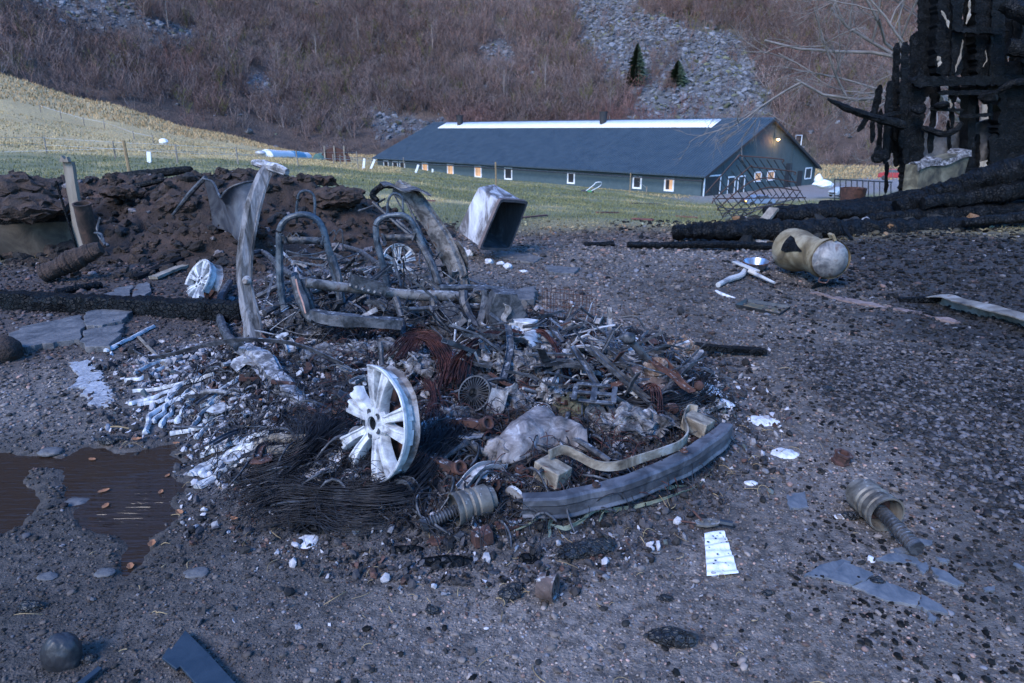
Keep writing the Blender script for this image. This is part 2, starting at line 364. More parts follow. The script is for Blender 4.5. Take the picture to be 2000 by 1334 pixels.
M['leaf'] = mat('autumn_leaf', [(.13, .05, .025), (.27, .12, .055), (.36, .22, .14)], 18, .6, bump=.3, bs=60, bd=.002)
M['plastic'] = mat('dark_plastic', [(.012, .016, .024), (.03, .036, .05)], 8, .4, bump=.15, bs=90, bd=.002)
M['timber'] = mat('weathered_timber', [(.10, .085, .07), (.2, .17, .14), (.28, .25, .22)], 6, .85, bump=.5, bs=40, bd=.005, stretch=(1, 1, .15))
M['ash_metal'] = mat('crusted_sill', [(.03, .03, .034), (.10, .10, .11), (.30, .30, .33)], 16, .9, bump=1, bs=30, bd=.02, ash=.3, ashcol=(.4, .4, .44), det=10)
M['rusty_pale'] = mat('rust_flecked_steel', [(.03, .028, .028), (.075, .072, .075), (.17, .165, .17), (.085, .05, .036)], 11, .65, .25, bump=.5, bs=60, bd=.005, ash=.3, ashcol=(.36, .36, .38), det=9)
M['greyash'] = mat('grey_ash', [(.10, .10, .12), (.24, .25, .28), (.34, .35, .39)], 16, .9, bump=1, bs=40, bd=.012, det=9)
M['tanmelt'] = mat('tan_scorched_metal', [(.045, .037, .03), (.13, .11, .09), (.25, .22, .185), (.34, .33, .33)], 9, .7, .1, bump=.4, bs=60, bd=.004, det=9)
M['melt'] = mat('melted_casing', [(.03, .028, .03), (.10, .09, .095), (.20, .185, .195), (.42, .42, .45)], 12, .8, .1, bump=.6, bs=50, bd=.008, det=9, stops=[.32, .45, .58, .72])
M['ash_rub'] = mat('ashen_rubble', [(.012, .012, .013), (.06, .056, .06), (.18, .175, .185), (.42, .42, .46)], 16, .9, bump=1, bs=34, bd=.03, det=10, stops=[.36, .46, .58, .70])
M['moss'] = mat('olive_burnt_block', [(.02, .02, .014), (.06, .055, .035), (.1, .1, .07)], 16, .9, bump=1, bs=40, bd=.02)
M['crust'] = mat('orange_white_crust', [(.04, .034, .034), (.17, .11, .08), (.36, .33, .33)], 12, .9, bump=1, bs=40, bd=.02)
M['disc'] = mat('rusted_disc', [(.04, .03, .03), (.10, .07, .065), (.17, .12, .105)], 9, .75, .2, bump=.4, bs=70, ash=.3)
M['beam'] = mat('grey_blue_pressed_steel', [(.025, .027, .034), (.062, .066, .08), (.13, .135, .16), (.05, .036, .04)], 8, .5, .3, bump=.12, bs=70, bd=.002, det=9, stops=[.3, .45, .6, .74])
M['paper'] = mat('dirty_white_sheet', [(.42, .43, .46), (.62, .63, .66), (.7, .7, .73)], 20, .8, bump=.3, bs=60)
M['shard'] = mat('grey_shard', [(.04, .052, .07), (.095, .105, .125), (.16, .165, .18)], 8, .55, bump=.35, bs=60, bd=.004, det=9)
M['panel'] = mat('dark_blue_panel', [(.012, .022, .036), (.022, .036, .055)], 14, .45, bump=.25, bs=160, bd=.002)
M['darkstone'] = mat('dark_stone', [(.010, .011, .014), (.02, .021, .026), (.034, .034, .04)], 6, .5, bump=.4, bs=90, bd=.004, spec=.5)
M['stalk'] = mat('limp_stalk', [(.07, .09, .07), (.15, .17, .13), (.24, .23, .17)], 12, .7, bump=.3, bs=60)
M['pinkcopper'] = mat('bare_copper', [(.4, .2, .15), (.55, .3, .24)], 10, .5, .3, bump=0)
M['sheet'] = mat('heat_stained_sheet', [(.022, .025, .034), (.055, .06, .08), (.12, .128, .15), (.05, .034, .035)], 3, .5, .35, bump=.12, bs=50, det=8, stops=[.3, .45, .6, .72])
M['tubrim'] = mat('tub_rim', [(.05, .045, .05), (.14, .10, .10)], 8, .7, bump=.2)
M['green'] = mat('green_paint', [(.05, .2, .08), (.07, .28, .12)], 6, .6, bump=0)
M['greenroof'] = mat('green_roof', [(.05, .11, .10), (.08, .15, .13)], 3, .7, bump=0)
M['bluesheet'] = mat('blue_sheet', [(.12, .3, .42), (.16, .36, .5)], 3, .7, bump=0)
M['rackrust'] = mat('rack_rust', [(.03, .022, .022), (.07, .035, .03)], 4, .8, bump=0)
M['tray'] = mat('tray_metal', [(.02, .023, .028), (.05, .055, .06)], 9, .4, .3, bump=.1)
M['sheetrust'] = mat('tray_residue', [(.03, .035, .03), (.08, .075, .05), (.2, .12, .05)], 9, .5, bump=.3)
M['bin'] = mat('dirty_yellow_plastic', [(.025, .022, .02), (.09, .08, .055), (.18, .165, .12)], 4, .7, bump=.4, bs=30, det=9)
M['barrel'] = mat('sooty_wheel_barrel', [(.03, .026, .025), (.09, .075, .07), (.28, .28, .3), (.14, .08, .055)], 6, .65, .2, bump=.4, bs=50, stops=[.34, .46, .60, .72], det=9)
M['dark_rust'] = mat('dark_rusty_pipe', [(.014, .010, .009), (.04, .025, .02), (.08, .045, .035)], 12, .8, bump=.5, bs=60)
M['tubin'] = mat('sooty_tub_inside', [(.008, .009, .012), (.022, .024, .03), (.07, .075, .09)], 5, .6, bump=.4, bs=30, det=9, stretch=(2, 2, .3), stops=[.4, .55, .75])
M['ash_dark'] = mat('sooty_rubble', [(.008, .008, .010), (.026, .026, .03), (.07, .07, .078), (.26, .26, .29)], 18, .85, bump=1, bs=34, bd=.03, det=10, stops=[.38, .50, .60, .72])
# ================================================================ GROUND
def grass_mask(x, y, r):
    return sstep(10.8, 13.2, r + 1.1 * fbm(x * .45, y * .45, 0, 71, 4) + .03 * np.clip(x, 0, 12) ** 1.25 + 1.2 * sstep(-2, -4, x))
def ground_colour(x, y):
    r = np.hypot(x, y); px, py = proj(x, y, H(x, y))
    n = fbm(x * 1.3, y * 1.3, 0, 61, 4)[:, None]; n2 = fbm(x * 6, y * 6, 0, 63, 4)[:, None]
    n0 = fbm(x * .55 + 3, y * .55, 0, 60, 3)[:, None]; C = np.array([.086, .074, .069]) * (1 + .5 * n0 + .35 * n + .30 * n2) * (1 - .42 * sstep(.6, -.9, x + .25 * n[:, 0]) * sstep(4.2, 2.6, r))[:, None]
    # brown burnt soil to the left
    k = (sstep(4.8, 6.6, r) * sstep(-.6, -2.4, x))[:, None] * .85; C = C * (1 - k) + np.array([.036, .024, .021]) * (1 + .5 * n2) * k
    k = (sstep(9.3, 11, r + .5 * n[:, 0]))[:, None] * .8; C = C * (1 - k) + np.array([.05, .036, .03]) * (1 + .4 * n2) * k
    c = poly_sd(x, y, CHAR) + .5 * n[:, 0] + .3 * n2[:, 0]; k = sstep(.6, -.5, c)[:, None] * .85
    C = C * (1 - k) + np.array([.008, .008, .010]) * k
    d = poly_sd(x, y, WRECK); k = sstep(.3, -.1, d + .2 * n[:, 0])[:, None] * .8
    C = C * (1 - k) + np.array([.045, .044, .05]) * (1 + .8 * n2) * k
    a_ = sstep(.1, .55, fbm(x * 2.6, y * 2.6, 0, 62, 4) + .25 * (poly_sd(x, y, FAN) < 0))[:, None] * sstep(.1, -.2, np.minimum(d, poly_sd(x, y, FAN)))[:, None] * .7; C = C * (1 - a_) + np.array([.20, .20, .23]) * a_
    p = poly_sd(x, y, PUD); k = sstep(.35, .0, p)[:, None] * .5; C = C * (1 - k) + np.array([.028, .022, .019]) * k
    g = grass_mask(x, y, r)[:, None]
    gn = (fbm(x * .16, y * .16, 0, 65, 4) * .5 + .5 * fbm(x * .9, y * .9, 0, 66, 3))[:, None]
    G1 = np.array([.120, .124, .062]) * (1 + .3 * gn); G2 = np.array([.36, .275, .14]) * (1 + .25 * gn)
    az = 1000 + 1395 * x / np.maximum(y, .1)
    tan = (sstep(50, 62, r + 6 * gn[:, 0]) * sstep(860, 620, az))[:, None] * .92
    tan = np.maximum(tan, sstep(.0, .6, gn) * .75)
    tan = np.maximum(tan, sstep(900, 1100, az)[:, None] * sstep(14.5, 11, r)[:, None] * .5)
    Gc = G1 * (1 - tan) + G2 * tan
    C = C * (1 - g) + Gc * g
    ly = (x - BC[0]) * BD[0] + (y - BC[1]) * BD[1]; lx = (x - BC[0]) * BG[0] + (y - BC[1]) * BG[1]
    k = (sstep(3, 0, ly) * sstep(-14, -9, ly) * sstep(-10, 2, lx))[:, None]           # gravel yard by the barn gable
    return np.clip(C * (1 - k) + np.array([.16, .155, .16]) * k, .003, 1)
az1 = np.radians(np.linspace(-58, 58, 620)); az2 = np.radians(np.linspace(58, 302, 80))[1:-1]
AZ = np.concatenate([az1, az2]); RR = np.concatenate([np.geomspace(.35, 13, 470), np.geomspace(13, 210, 150)[1:]])
A_, R_ = np.meshgrid(AZ, RR); X_, Y_ = (R_ * np.sin(A_)).ravel(), (R_ * np.cos(A_)).ravel()
Z_ = H(X_, Y_)
V = np.stack([X_, Y_, Z_], 1); na = len(AZ); nr = len(RR)
i, j = np.meshgrid(np.arange(nr - 1), np.arange(na), indexing='ij'); j2 = (j + 1) % na
T = np.stack([i * na + j, (i + 1) * na + j, (i + 1) * na + j2, i * na + j2], -1).reshape(-1, 4)
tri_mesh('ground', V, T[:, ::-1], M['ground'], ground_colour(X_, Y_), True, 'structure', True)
# water lying in the hollow
wm = bpy.data.materials.new('puddle_water'); wm.use_nodes = True; p = wm.node_tree.nodes['Principled BSDF']
p.inputs['Base Color'].default_value = (.026, .017, .013, 1); p.inputs['Roughness'].default_value = .03; p.inputs['Specular IOR Level'].default_value = .5; p.inputs['IOR'].default_value = 1.33
N = wm.node_tree.nodes.new; L = wm.node_tree.links.new
tc = N('ShaderNodeTexCoord'); mp = N('ShaderNodeMapping'); mp.inputs['Rotation'].default_value = (0, 0, R(-28)); mp.inputs['Scale'].default_value = (5, 42, 1); L(tc.outputs['Object'], mp.inputs[0])
nz = N('ShaderNodeTexNoise'); nz.inputs['Scale'].default_value = 1.0; nz.inputs['Detail'].default_value = 3; L(mp.outputs[0], nz.inputs[0])
g0 = G(262, 1000)
vd = N('ShaderNodeVectorMath'); vd.operation = 'DISTANCE'; vd.inputs[1].default_value = (g0[0], g0[1], 0); L(tc.outputs['Object'], vd.inputs[0])
mr = N('ShaderNodeMapRange'); mr.inputs[1].default_value = .40; mr.inputs[2].default_value = .04; mr.inputs[3].default_value = 0.22; mr.inputs[4].default_value = 1; bmax = 1; L(vd.outputs['Value'], mr.inputs[0])
bm_ = N('ShaderNodeBump'); bm_.inputs['Distance'].default_value = .035; L(mr.outputs[0], bm_.inputs['Strength']); L(nz.outputs[0], bm_.inputs['Height']); L(bm_.outputs[0], p.inputs['Normal'])
P_ = np.array([flat(*q) for q in [(110, 860), (360, 850), (400, 930), (380, 1040), (280, 1180), (160, 1180), (100, 1060), (-80, 1100), (-250, 1000), (-150, 870)]])
o = MB().add(np.column_stack([P_, np.full(len(P_), -.012)]), [tuple(range(len(P_)))[::-1]]).build('puddle', wm, loc=(0, 0, 0)); tag(o, kind='structure')
if o.data.polygons[0].normal.z < 0: o.data.flip_normals()

# ================================================================ HILLSIDE
FOOT = 158.0
def hill_z(x, y):
    r = np.hypot(x, y); f = far_z(x, y, np.full_like(r, 160.))
    az = 1000 + 1395 * x / np.maximum(y, .1)
    s = .46 + .05 * fbm(x * .01, y * .01, 0, 81, 2)
    up = np.maximum(r - FOOT, 0); rel = sstep(0, 25, up)
    return f + up * s + np.maximum(r - 290, 0) * .55 + rel * (5.0 * fbm(x * .022, y * .022, 0, 83, 4) + 1.4 * fbm(x * .12, y * .12, 0, 85, 3)) - .6 * sstep(6, 0, up)
SCREE = [(1105, -40), (1210, -40), (1250, 30), (1340, 50), (1430, 80), (1480, 130), (1500, 170), (1525, 240), (1240, 240), (1235, 190), (1180, 150), (1150, 90), (1120, 40)]
SC2 = [[(60, -40), (260, -40), (270, 30), (240, 55), (170, 75), (90, 50), (40, 20)], [(470, 140), (520, 135), (560, 175), (520, 195), (480, 170)], [(715, 215), (800, 225), (880, 240), (850, 275), (740, 275)], [(270, 40), (420, 60), (350, 100), (290, 80)], [(940, 90), (985, 70), (1000, 120), (950, 130)]]
def scree_mask(x, y, z):
    px, py = proj(x, y, z); n = 30 * fbm(x * .07, y * .07, 0, 87, 4) + 16 * fbm(x * .4, y * .4, 0, 88, 2)
    k = sstep(8, -8, poly_sd(px, py, SCREE) + n)
    for q in SC2: k = np.maximum(k, .75 * sstep(6, -6, poly_sd(px, py, q) + n * .7))
    return k
az = np.radians(np.linspace(-62, 62, 420)); rr = np.concatenate([np.linspace(156, 300, 190), np.geomspace(300, 900, 40)[1:]])
A_, R_ = np.meshgrid(az, rr); X_, Y_ = (R_ * np.sin(A_)).ravel(), (R_ * np.cos(A_)).ravel(); Z_ = hill_z(X_, Y_)
km = scree_mask(X_, Y_, Z_)[:, None]; n = fbm(X_ * .05, Y_ * .05, 0, 89, 4)[:, None]; n2 = fbm(X_ * .5, Y_ * .5, 0, 90, 3)[:, None]
mo = sstep(.15, .6, n); C = np.array([.062, .043, .036]) * (1 - mo) + np.array([.055, .053, .028]) * mo
C = C * (1 + .4 * n2); C = C * (1 - km) + np.array([.075, .078, .09]) * (1 + .4 * n2) * km
V = np.stack([X_, Y_, Z_], 1); na = len(az); nr = len(rr); i, j = np.meshgrid(np.arange(nr - 1), np.arange(na - 1), indexing='ij')
T = np.stack([i * na + j, (i + 1) * na + j, (i + 1) * na + j + 1, i * na + j + 1], -1).reshape(-1, 4)
M['hill'] = mat('hillside_soil', [(.6, .6, .6), (1, 1, 1), (1.4, 1.4, 1.3)], .7, .95, bump=1, bs=2.2, bd=.5, attr=True, det=8)
tri_mesh('hillside', V, T[:, ::-1], M['hill'], np.clip(C, .004, 1), True, 'structure', True)

def hill_pts(n, rmax=262, spread=44, seed=1):
    g = np.random.default_rng(seed); a = np.radians(g.uniform(-spread, spread, n)); r = np.sqrt(g.uniform(FOOT ** 2, rmax ** 2, n)); return r * np.sin(a), r * np.cos(a), g
# scree boulders
x, y, g = hill_pts(60000, 262, 42, 11); z = hill_z(x, y); k = scree_mask(x, y, z); keep = g.random(len(x)) < np.where(k > .3, k * .9, .02); x, y, z, k = x[keep], y[keep], z[keep], k[keep]
V0, F0 = ico(0); base = []
for q in range(9):
    v = V0 * (1 + .55 * (np.random.default_rng(q + 50).random((12, 1)) - .5)) * np.array([1.25, .9, .62]); base.append(v)
s = .18 + .75 * g.random(len(x)) ** 3.2; pos = np.stack([x, y, z + s * .15], 1)
V, T, m_ = scatter(base, F0, pos, s, tilt=.7, seed=12); C = np.clip((np.array([.125, .135, .155]) * (.45 + .95 * g.random((len(x), 1)))), 0, 1)
moss = g.random(len(x)) < .12; C[moss] = C[moss] * np.array([.8, .8, .45])
tri_mesh('scree', V, T, M['stone'], np.repeat(C, m_, 0), False, 'stuff')

# leafless thicket: each bush is a fan of tapering stems with twigs
def bare_tree(seed, h=1.0, stems=5, twigs=10, spread=.42, w=.012, trunk=False):
    g = np.random.default_rng(seed); V = []
    def sliver(p, q, w0, w1=None):
        d = q - p; s = np.cross(d, g.normal(size=3)); s = s / (np.linalg.norm(s) + 1e-9) * w0 * .5
        V.extend([p - s, p + s, q])
    for k in range(stems):
        a = g.random() * 6.283; lean = spread * g.random() ** .7 * (0.3 if trunk and k == 0 else 1)
        b = np.array([math.cos(a), math.sin(a), 0]) * .05 if not trunk else np.zeros(3)
        st = h * (.75 + .3 * g.random()) ; top = b + np.array([math.cos(a) * lean, math.sin(a) * lean, 1.0]) * st * .97
        mid = b + (top - b) * .5 + g.normal(size=3) * .03
        sliver(b, mid + (mid - b) * .2, w * 1.9); sliver(mid, top, w * 1.2)
        for t in range(twigs):
            f = .22 + .76 * g.random(); p = (b + (mid - b) * f * 2) if f < .5 else (mid + (top - mid) * (f - .5) * 2)
            a2 = g.random() * 6.283; ln = h * (.12 + .26 * g.random()) * (1.15 - f * .6)
            q = p + np.array([math.cos(a2) * .62, math.sin(a2) * .62, .55 + .4 * g.random()]) * ln
            sliver(p, q, w * .75)
            for _ in range(3):
                p2 = p + (q - p) * (.3 + .6 * g.random()); a3 = g.random() * 6.283
                sliver(p2, p2 + np.array([math.cos(a3) * .6, math.sin(a3) * .6, .5]) * ln * .5, w * .55)
    return np.array(V)
TR = [bare_tree(q, 1, 6, 9, .5, .016) for q in range(10)]; nT = len(TR[0]); FT = [(3 * q, 3 * q + 1, 3 * q + 2) for q in range(nT // 3)]
x, y, g = hill_pts(15500, 258, 43, 21); z = hill_z(x, y); k = scree_mask(x, y, z); px, py = proj(x, y, z)
dens = .70 + .75 * fbm(x * .07, y * .07, 0, 95, 3)
keep = (g.random(len(x)) < np.clip(dens, .15, 1) * np.where(k > .45, .17 + .5 * (fbm(x * .05, y * .05, 0, 94, 2) > .3), 1)) & ~((py > 225) & (px > 700) & (px < 880) & (g.random(len(x)) < .6)); x, y, z, k, py, px = [q[keep] for q in (x, y, z, k, py, px)]
hgt = 3.0 + 3.6 * g.random(len(x)); hgt = np.where(k > .3, hgt * .6, hgt); r = np.hypot(x, y)
hgt = hgt * (.62 + .38 * sstep(FOOT, FOOT + 20, r)); sc3 = np.stack([hgt * (.95 + .5 * g.random(len(x)))] * 2 + [hgt], 1)
V, T, m_ = scatter(TR, FT, np.stack([x, y, z - .2], 1), sc3, tilt=.12, jit=0, seed=22)
n = fbm(x * .03, y * .03, 0, 97, 3)[:, None]; u = g.random((len(x), 1))
C = np.array([.128, .084, .076]) * (1 - u) + np.array([.115, .098, .098]) * u; C = C * (.72 + .85 * g.random((len(x), 1)) ** 1.6) * (1 + .35 * n) * 1.12 + np.array([.05, .008, .006]) * sstep(.05, .5, -n) * (py[:, None] > 120)
C = np.where(g.random((len(x), 1)) < .05, np.array([[.11, .105, .045]]), C)
M['bush'] = mat('bare_twigs', [(.85, .85, .85), (1.15, 1.15, 1.15)], .5, .95, bump=0, attr=True, spec=.1)
tri_mesh('bare_thicket', V, T, M['bush'], np.repeat(np.clip(C, .02, 1), m_, 0), False, 'stuff')
# pale birches that stand out of the thicket
birch_proto = None; bm = mat('pale_birch_bark', [(.2, .18, .17), (.34, .32, .31)], 3, .9, bump=0, spec=.1)
for q, (bx, by, bh) in enumerate([(545, 150, 62), (845, 110, 60), (985, 200, 60), (1065, 190, 66), (330, 60, 55), (700, 95, 60), (1160, 120, 48), (460, 98, 50), (620, 130, 60), (905, 170, 55), (1190, 235, 60), (770, 60, 50)]):
    d = ray(bx, by); t = np.linspace(150, 300, 600); g_ = CAMH + d[2] * t - hill_z(d[0] * t, d[1] * t); i = int(np.argmax(g_ < 0)); P3 = np.array([d[0] * t[i], d[1] * t[i], CAMH + d[2] * t[i]])
    hh = bh * P3[1] / 1395
    if birch_proto is None:
        V1 = bare_tree(300, 1, 5, 12, .30, .013, True); H0 = hh
        birch_proto = thing('birch_tree', '', 'tree', P3); tk = MB().tube([P3, P3 + [.15, 0, hh * .5], P3 + [.05, .1, hh * .98]], [.13, .08, .02], 5, 6).build('trunk', bm, birch_proto)
        cr_ = MB().add(V1 * hh + P3 + [0, 0, hh * .1], [(3 * a, 3 * a + 1, 3 * a + 2) for a in range(len(V1) // 3)]).build('crown', M['bush'], birch_proto); setcol(cr_.data, np.tile([.17, .14, .14], (len(V1), 1))); o = birch_proto
    else:
        o = copy_tree(birch_proto); o.location = P3; o.rotation_euler[2] = q * 1.3; o.scale = [hh / H0] * 3
    tag(o, 'leafless pale birch standing out of the thicket on the hillside', 'tree', 'pale birches on the hillside')
# two dark spruces on the scree
M['needle'] = mat('spruce_needles', [(.035, .055, .04), (.07, .10, .065)], 3, .9, bump=0, spec=.1)
for (bx, by, tp, lab) in [(1322, 168, 122, 'dark green spruce standing alone on the grey scree'), (1242, 165, 92, 'narrow spruce among bare bushes at the left edge of the scree')]:
    d = ray(bx, by); t = np.linspace(150, 300, 600); g_ = CAMH + d[2] * t - hill_z(d[0] * t, d[1] * t); i = int(np.argmax(g_ < 0)); P3 = np.array([d[0] * t[i], d[1] * t[i], CAMH + d[2] * t[i] - .3]); hh = (by - tp) * P3[1] / 1395 + .3
    r_ = thing('spruce_tree', lab, 'tree', P3); MB().tube([P3, P3 + [0, 0, hh]], [.2, .03], 6, 6).build('trunk', M['char'], r_)
    V1 = []; g2 = np.random.default_rng(5)
    for f in g2.random(2800) ** .85:
        a = g2.random() * 6.283; rad = hh * (.62 if bx > 1300 else .42) * (1 - f) ** .7 * (.45 + .7 * g2.random()) + .15; q0 = P3 + [0, 0, hh * (.06 + .93 * f)]; q1 = q0 + np.array([math.cos(a) * rad, math.sin(a) * rad, -rad * .2]) * (.35 + .65 * g2.random()); s_ = np.array([-math.sin(a), math.cos(a), .5]) * .24
        q0 = q0 * .5 + q1 * .5; V1 += [q0 - s_, q0 + s_, q1]
    MB().add(np.array(V1), [(3 * a, 3 * a + 1, 3 * a + 2) for a in range(len(V1) // 3)]).build('crown', M['needle'], r_)

# ================================================================ FIELD GRASS
def blades(n, r0, r1, a0, a1, hh, seed, colf, wid=.012, pw=1.0, sel=None, name='grass'):
    g = np.random.default_rng(seed); a = np.radians(g.uniform(a0, a1, n)); r = np.exp(g.uniform(math.log(r0), math.log(r1), n)); x, y = r * np.sin(a), r * np.cos(a)
    k = sel(x, y, r, g); x, y, r = x[k], y[k], r[k]; n = len(x); z = H(x, y); th = g.random(n) * 6.283; hs = hh(x, y, r, g)
    sx = np.stack([np.cos(th), np.sin(th), np.zeros(n)], 1) * (wid * np.maximum(r / 12, 1))[:, None]
    p = np.stack([x, y, z - .01], 1); tip = p + np.stack([g.normal(0, .35, n) * hs, g.normal(0, .35, n) * hs, hs], 1)
    V = np.stack([p - sx, p + sx, tip], 1).reshape(-1, 3); T = np.arange(3 * n).reshape(-1, 3)
    o = tri_mesh(name, V, T, M['blade'], np.repeat(np.clip(colf(x, y, r, g), .01, 1), 3, 0), False, 'stuff'); return o
M['blade'] = mat('grass_blades', [(.8, .8, .8), (1.2, 1.2, 1.2)], 1, .9, bump=0, attr=True, spec=.15)
def inbarn(x, y):
    lx = (x - BC[0]) * BG[0] + (y - BC[1]) * BG[1]; ly = (x - BC[0]) * BD[0] + (y - BC[1]) * BD[1]
    return ((lx > -.1) & (lx < BW + .1) & (ly > -14) & (ly < BL + .1))
def gsel(x, y, r, g): return (grass_mask(x, y, r) > g.random(len(x)) * .9 + .08) & ~inbarn(x, y) & (fbm(x * .8, y * .8, 0, 68, 2) > -.55 * g.random(len(x)))
def gcol(x, y, r, g):
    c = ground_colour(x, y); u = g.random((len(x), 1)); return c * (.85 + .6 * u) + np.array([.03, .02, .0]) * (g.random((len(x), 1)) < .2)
blades(150000, 9.5, 120, -42, 42, lambda x, y, r, g: (.03 + .04 * g.random(len(x))) * np.clip(r / 14, 1, 2), 31, gcol, .007, sel=gsel, name='field_grass')
def dsel(x, y, r, g):
    lx = (x - BC[0]) * BG[0] + (y - BC[1]) * BG[1]; ly = (x - BC[0]) * BD[0] + (y - BC[1]) * BD[1]
    k1 = (lx < -.8) & (lx > -5.5) & (ly > 0) & (ly < BL + 10) & (fbm(x * .3, y * .3, 0, 72, 2) > -.35)
    az = 1000 + 1395 * x / np.maximum(y, .1)
    k2 = (r > 62) & (az < 780) & (g.random(len(x)) < .5) & (fbm(x * .08, y * .08, 0, 73, 3) > -.1)
    k3 = (r > 120) & (g.random(len(x)) < .8) & ~inbarn(x, y)
    return k1 | k2 | k3
blades(150000, 45, 168, -45, 40, lambda x, y, r, g: np.where(r > 118, .2, .08) + np.where(r > 118, .3, .16) * g.random(len(x)), 32, lambda x, y, r, g: np.array([.36, .275, .15]) * (.6 + .7 * g.random((len(x), 1))) + np.array([.012, -.012, -.008]) * (r > 118)[:, None], .009, sel=dsel, name='dry_grass')

# ================================================================ BARN
bz = math.atan2(BG[1], BG[0])
barn = thing('barn', 'long low dark grey barn with a huge metal roof and white framed windows', 'barn', (BC[0], BC[1], BZ), bz)
def wt(px): u = (px - 1000) / 1395; return (u * BC[1] - BC[0]) / (BD[0] - u * BD[1])
def gt(px): u = (px - 1000) / 1395; return (u * BC[1] - BC[0]) / (BG[0] - u * BG[1])
EV, RG = 2.35, 8.2; cx = BW / 2
M['barnwall'] = mat('dark_painted_boards', [(.044, .072, .086), (.062, .094, .110)], 2, .7, bump=.0)
M['barnroof'] = mat('blue_grey_roofing', [(.030, .046, .062), (.046, .066, .085)], .8, .5, .1, bump=0, spec=.35)
M['white'] = mat('white_paint', [(.6, .62, .66), (.75, .76, .8)], 5, .7, bump=0)
M['skylight'] = mat('pale_translucent_roofing', [(.75, .78, .8), (.9, .92, .92)], 1, .6, bump=0)
M['dark'] = mat('dark_door', [(.016, .018, .022), (.03, .03, .036)], 4, .6, bump=.1)
M['litpane'] = emit('lit_window_glow', (1.0, .56, .30), .04); M['warm'] = emit('warm_lamp_glow', (1, .55, .18), 4.0)
wl = MB()
wl.prism([(0, -.6), (BW, -.6), (BW, EV), (cx, RG), (0, EV)], .25, (0, 0, 0), (1, 0, 0), (0, 0, 1))       # front gable (extends toward -y)
wl.prism([(0, -.6), (BW, -.6), (BW, EV), (cx, RG), (0, EV)], .25, (0, BL, 0), (1, 0, 0), (0, 0, 1))
wl.box((.125, BL / 2, (EV - .6) / 2), (.25, BL - .25, EV + .6)); wl.box((BW - .125, BL / 2, (EV - .6) / 2), (.25, BL - .25, EV + .6))
wl.build('wall', M['barnwall'], barn, local=True, sharp=10)
rf = MB(); sl_ = math.hypot(cx + .7, (RG - EV) * (cx + .7) / cx); slope = (RG - EV) / cx
nu = 360; ys = np.linspace(-.7, BL + .7, nu * 2 + 1)
for sgn in (0, 1):
    V = []; Fc = []
    for k_, yy in enumerate(ys):
        bz_ = .0 if k_ % 4 in (0, 1) else .13
        for (xx, zz) in ((-.7, EV - .7 * slope + .12), (cx, RG + .12)):
            X = xx if sgn == 0 else BW - xx
            V += [(X, yy, zz + bz_), (X, yy, zz - .10)]
    for k_ in range(len(ys) - 1):
        a = 4 * k_; Fc += [(a, a + 4, a + 6, a + 2), (a + 1, a + 3, a + 7, a + 5), (a, a + 1, a + 5, a + 4)]
    e = 4 * (len(ys) - 1); Fc += [(0, 2, 3, 1), (e, e + 1, e + 3, e + 2)]
    rf.add(V, Fc)
roof = rf.build('roof', M['barnroof'], barn, local=True, sharp=10)
rc = MB(); rc.sweep([(-.35, -.2), (0, 0), (.35, -.2), (.35, -.16), (0, .05), (-.35, -.16)], [(cx, -.72, RG + .22), (cx, BL + .72, RG + .22)]); rc.build('ridge_cap', M['barnroof'], roof, local=True)
t0, t1 = 1.0 + 5.2, BL - 4.0
sk = MB(); a0, a1 = .45, 2.6
for k_ in range(int((t1 - t0) / .5)):
    yy = t0 + k_ * .5; X0, X1 = cx - a0, cx - a1
    for q, zz in ((0, .27), (.25, .33)):
        V = [(X1, yy + q, EV + (X1) * slope + zz), (X0, yy + q, EV + X0 * slope + zz), (X0, yy + q + .25, EV + X0 * slope + zz), (X1, yy + q + .25, EV + X1 * slope + zz)]
        sk.add(V, [(0, 3, 2, 1)])
o_ = sk.build('skylight', M['skylight'], roof, local=True); md = o_.modifiers.new('s', 'SOLIDIFY'); md.thickness = .03
tr = MB()                                                                            # barge boards and gutter
for s_ in (0, 1):
    A = (-.72 if s_ == 0 else BW + .72, -.74, EV - .7 * slope - .02); B = (cx, -.74, RG)
    tr.bar(A, B, .05, .3)
tr.build('barge_board', M['dark'], barn, local=True)
gt_ = MB(); gt_.sweep([(-.07, -.07), (.07, -.07), (.07, .07), (-.07, .07)], [(-.78, -.6, EV - .62), (-.78, BL + .6, EV - .62)]); gt_.build('gutter', M['dark'], barn, local=True)
bat = MB()
for k_ in range(int(BW / .3)):
    X = .15 + k_ * .3; top = EV + min(X, BW - X) * slope - .06; bat.box((X, -.27, (top - .6) / 2), (.035, .035, top + .6))
for X in (7.4, 14.2, 3.6, 19.2): bat.box((X, -.29, (EV + min(X, BW - X) * slope - .65) / 2), (.09, .05, EV + min(X, BW - X) * slope + .4))
bat.build('batten', M['barnwall'], barn, local=True)['kind'] = 'stuff'
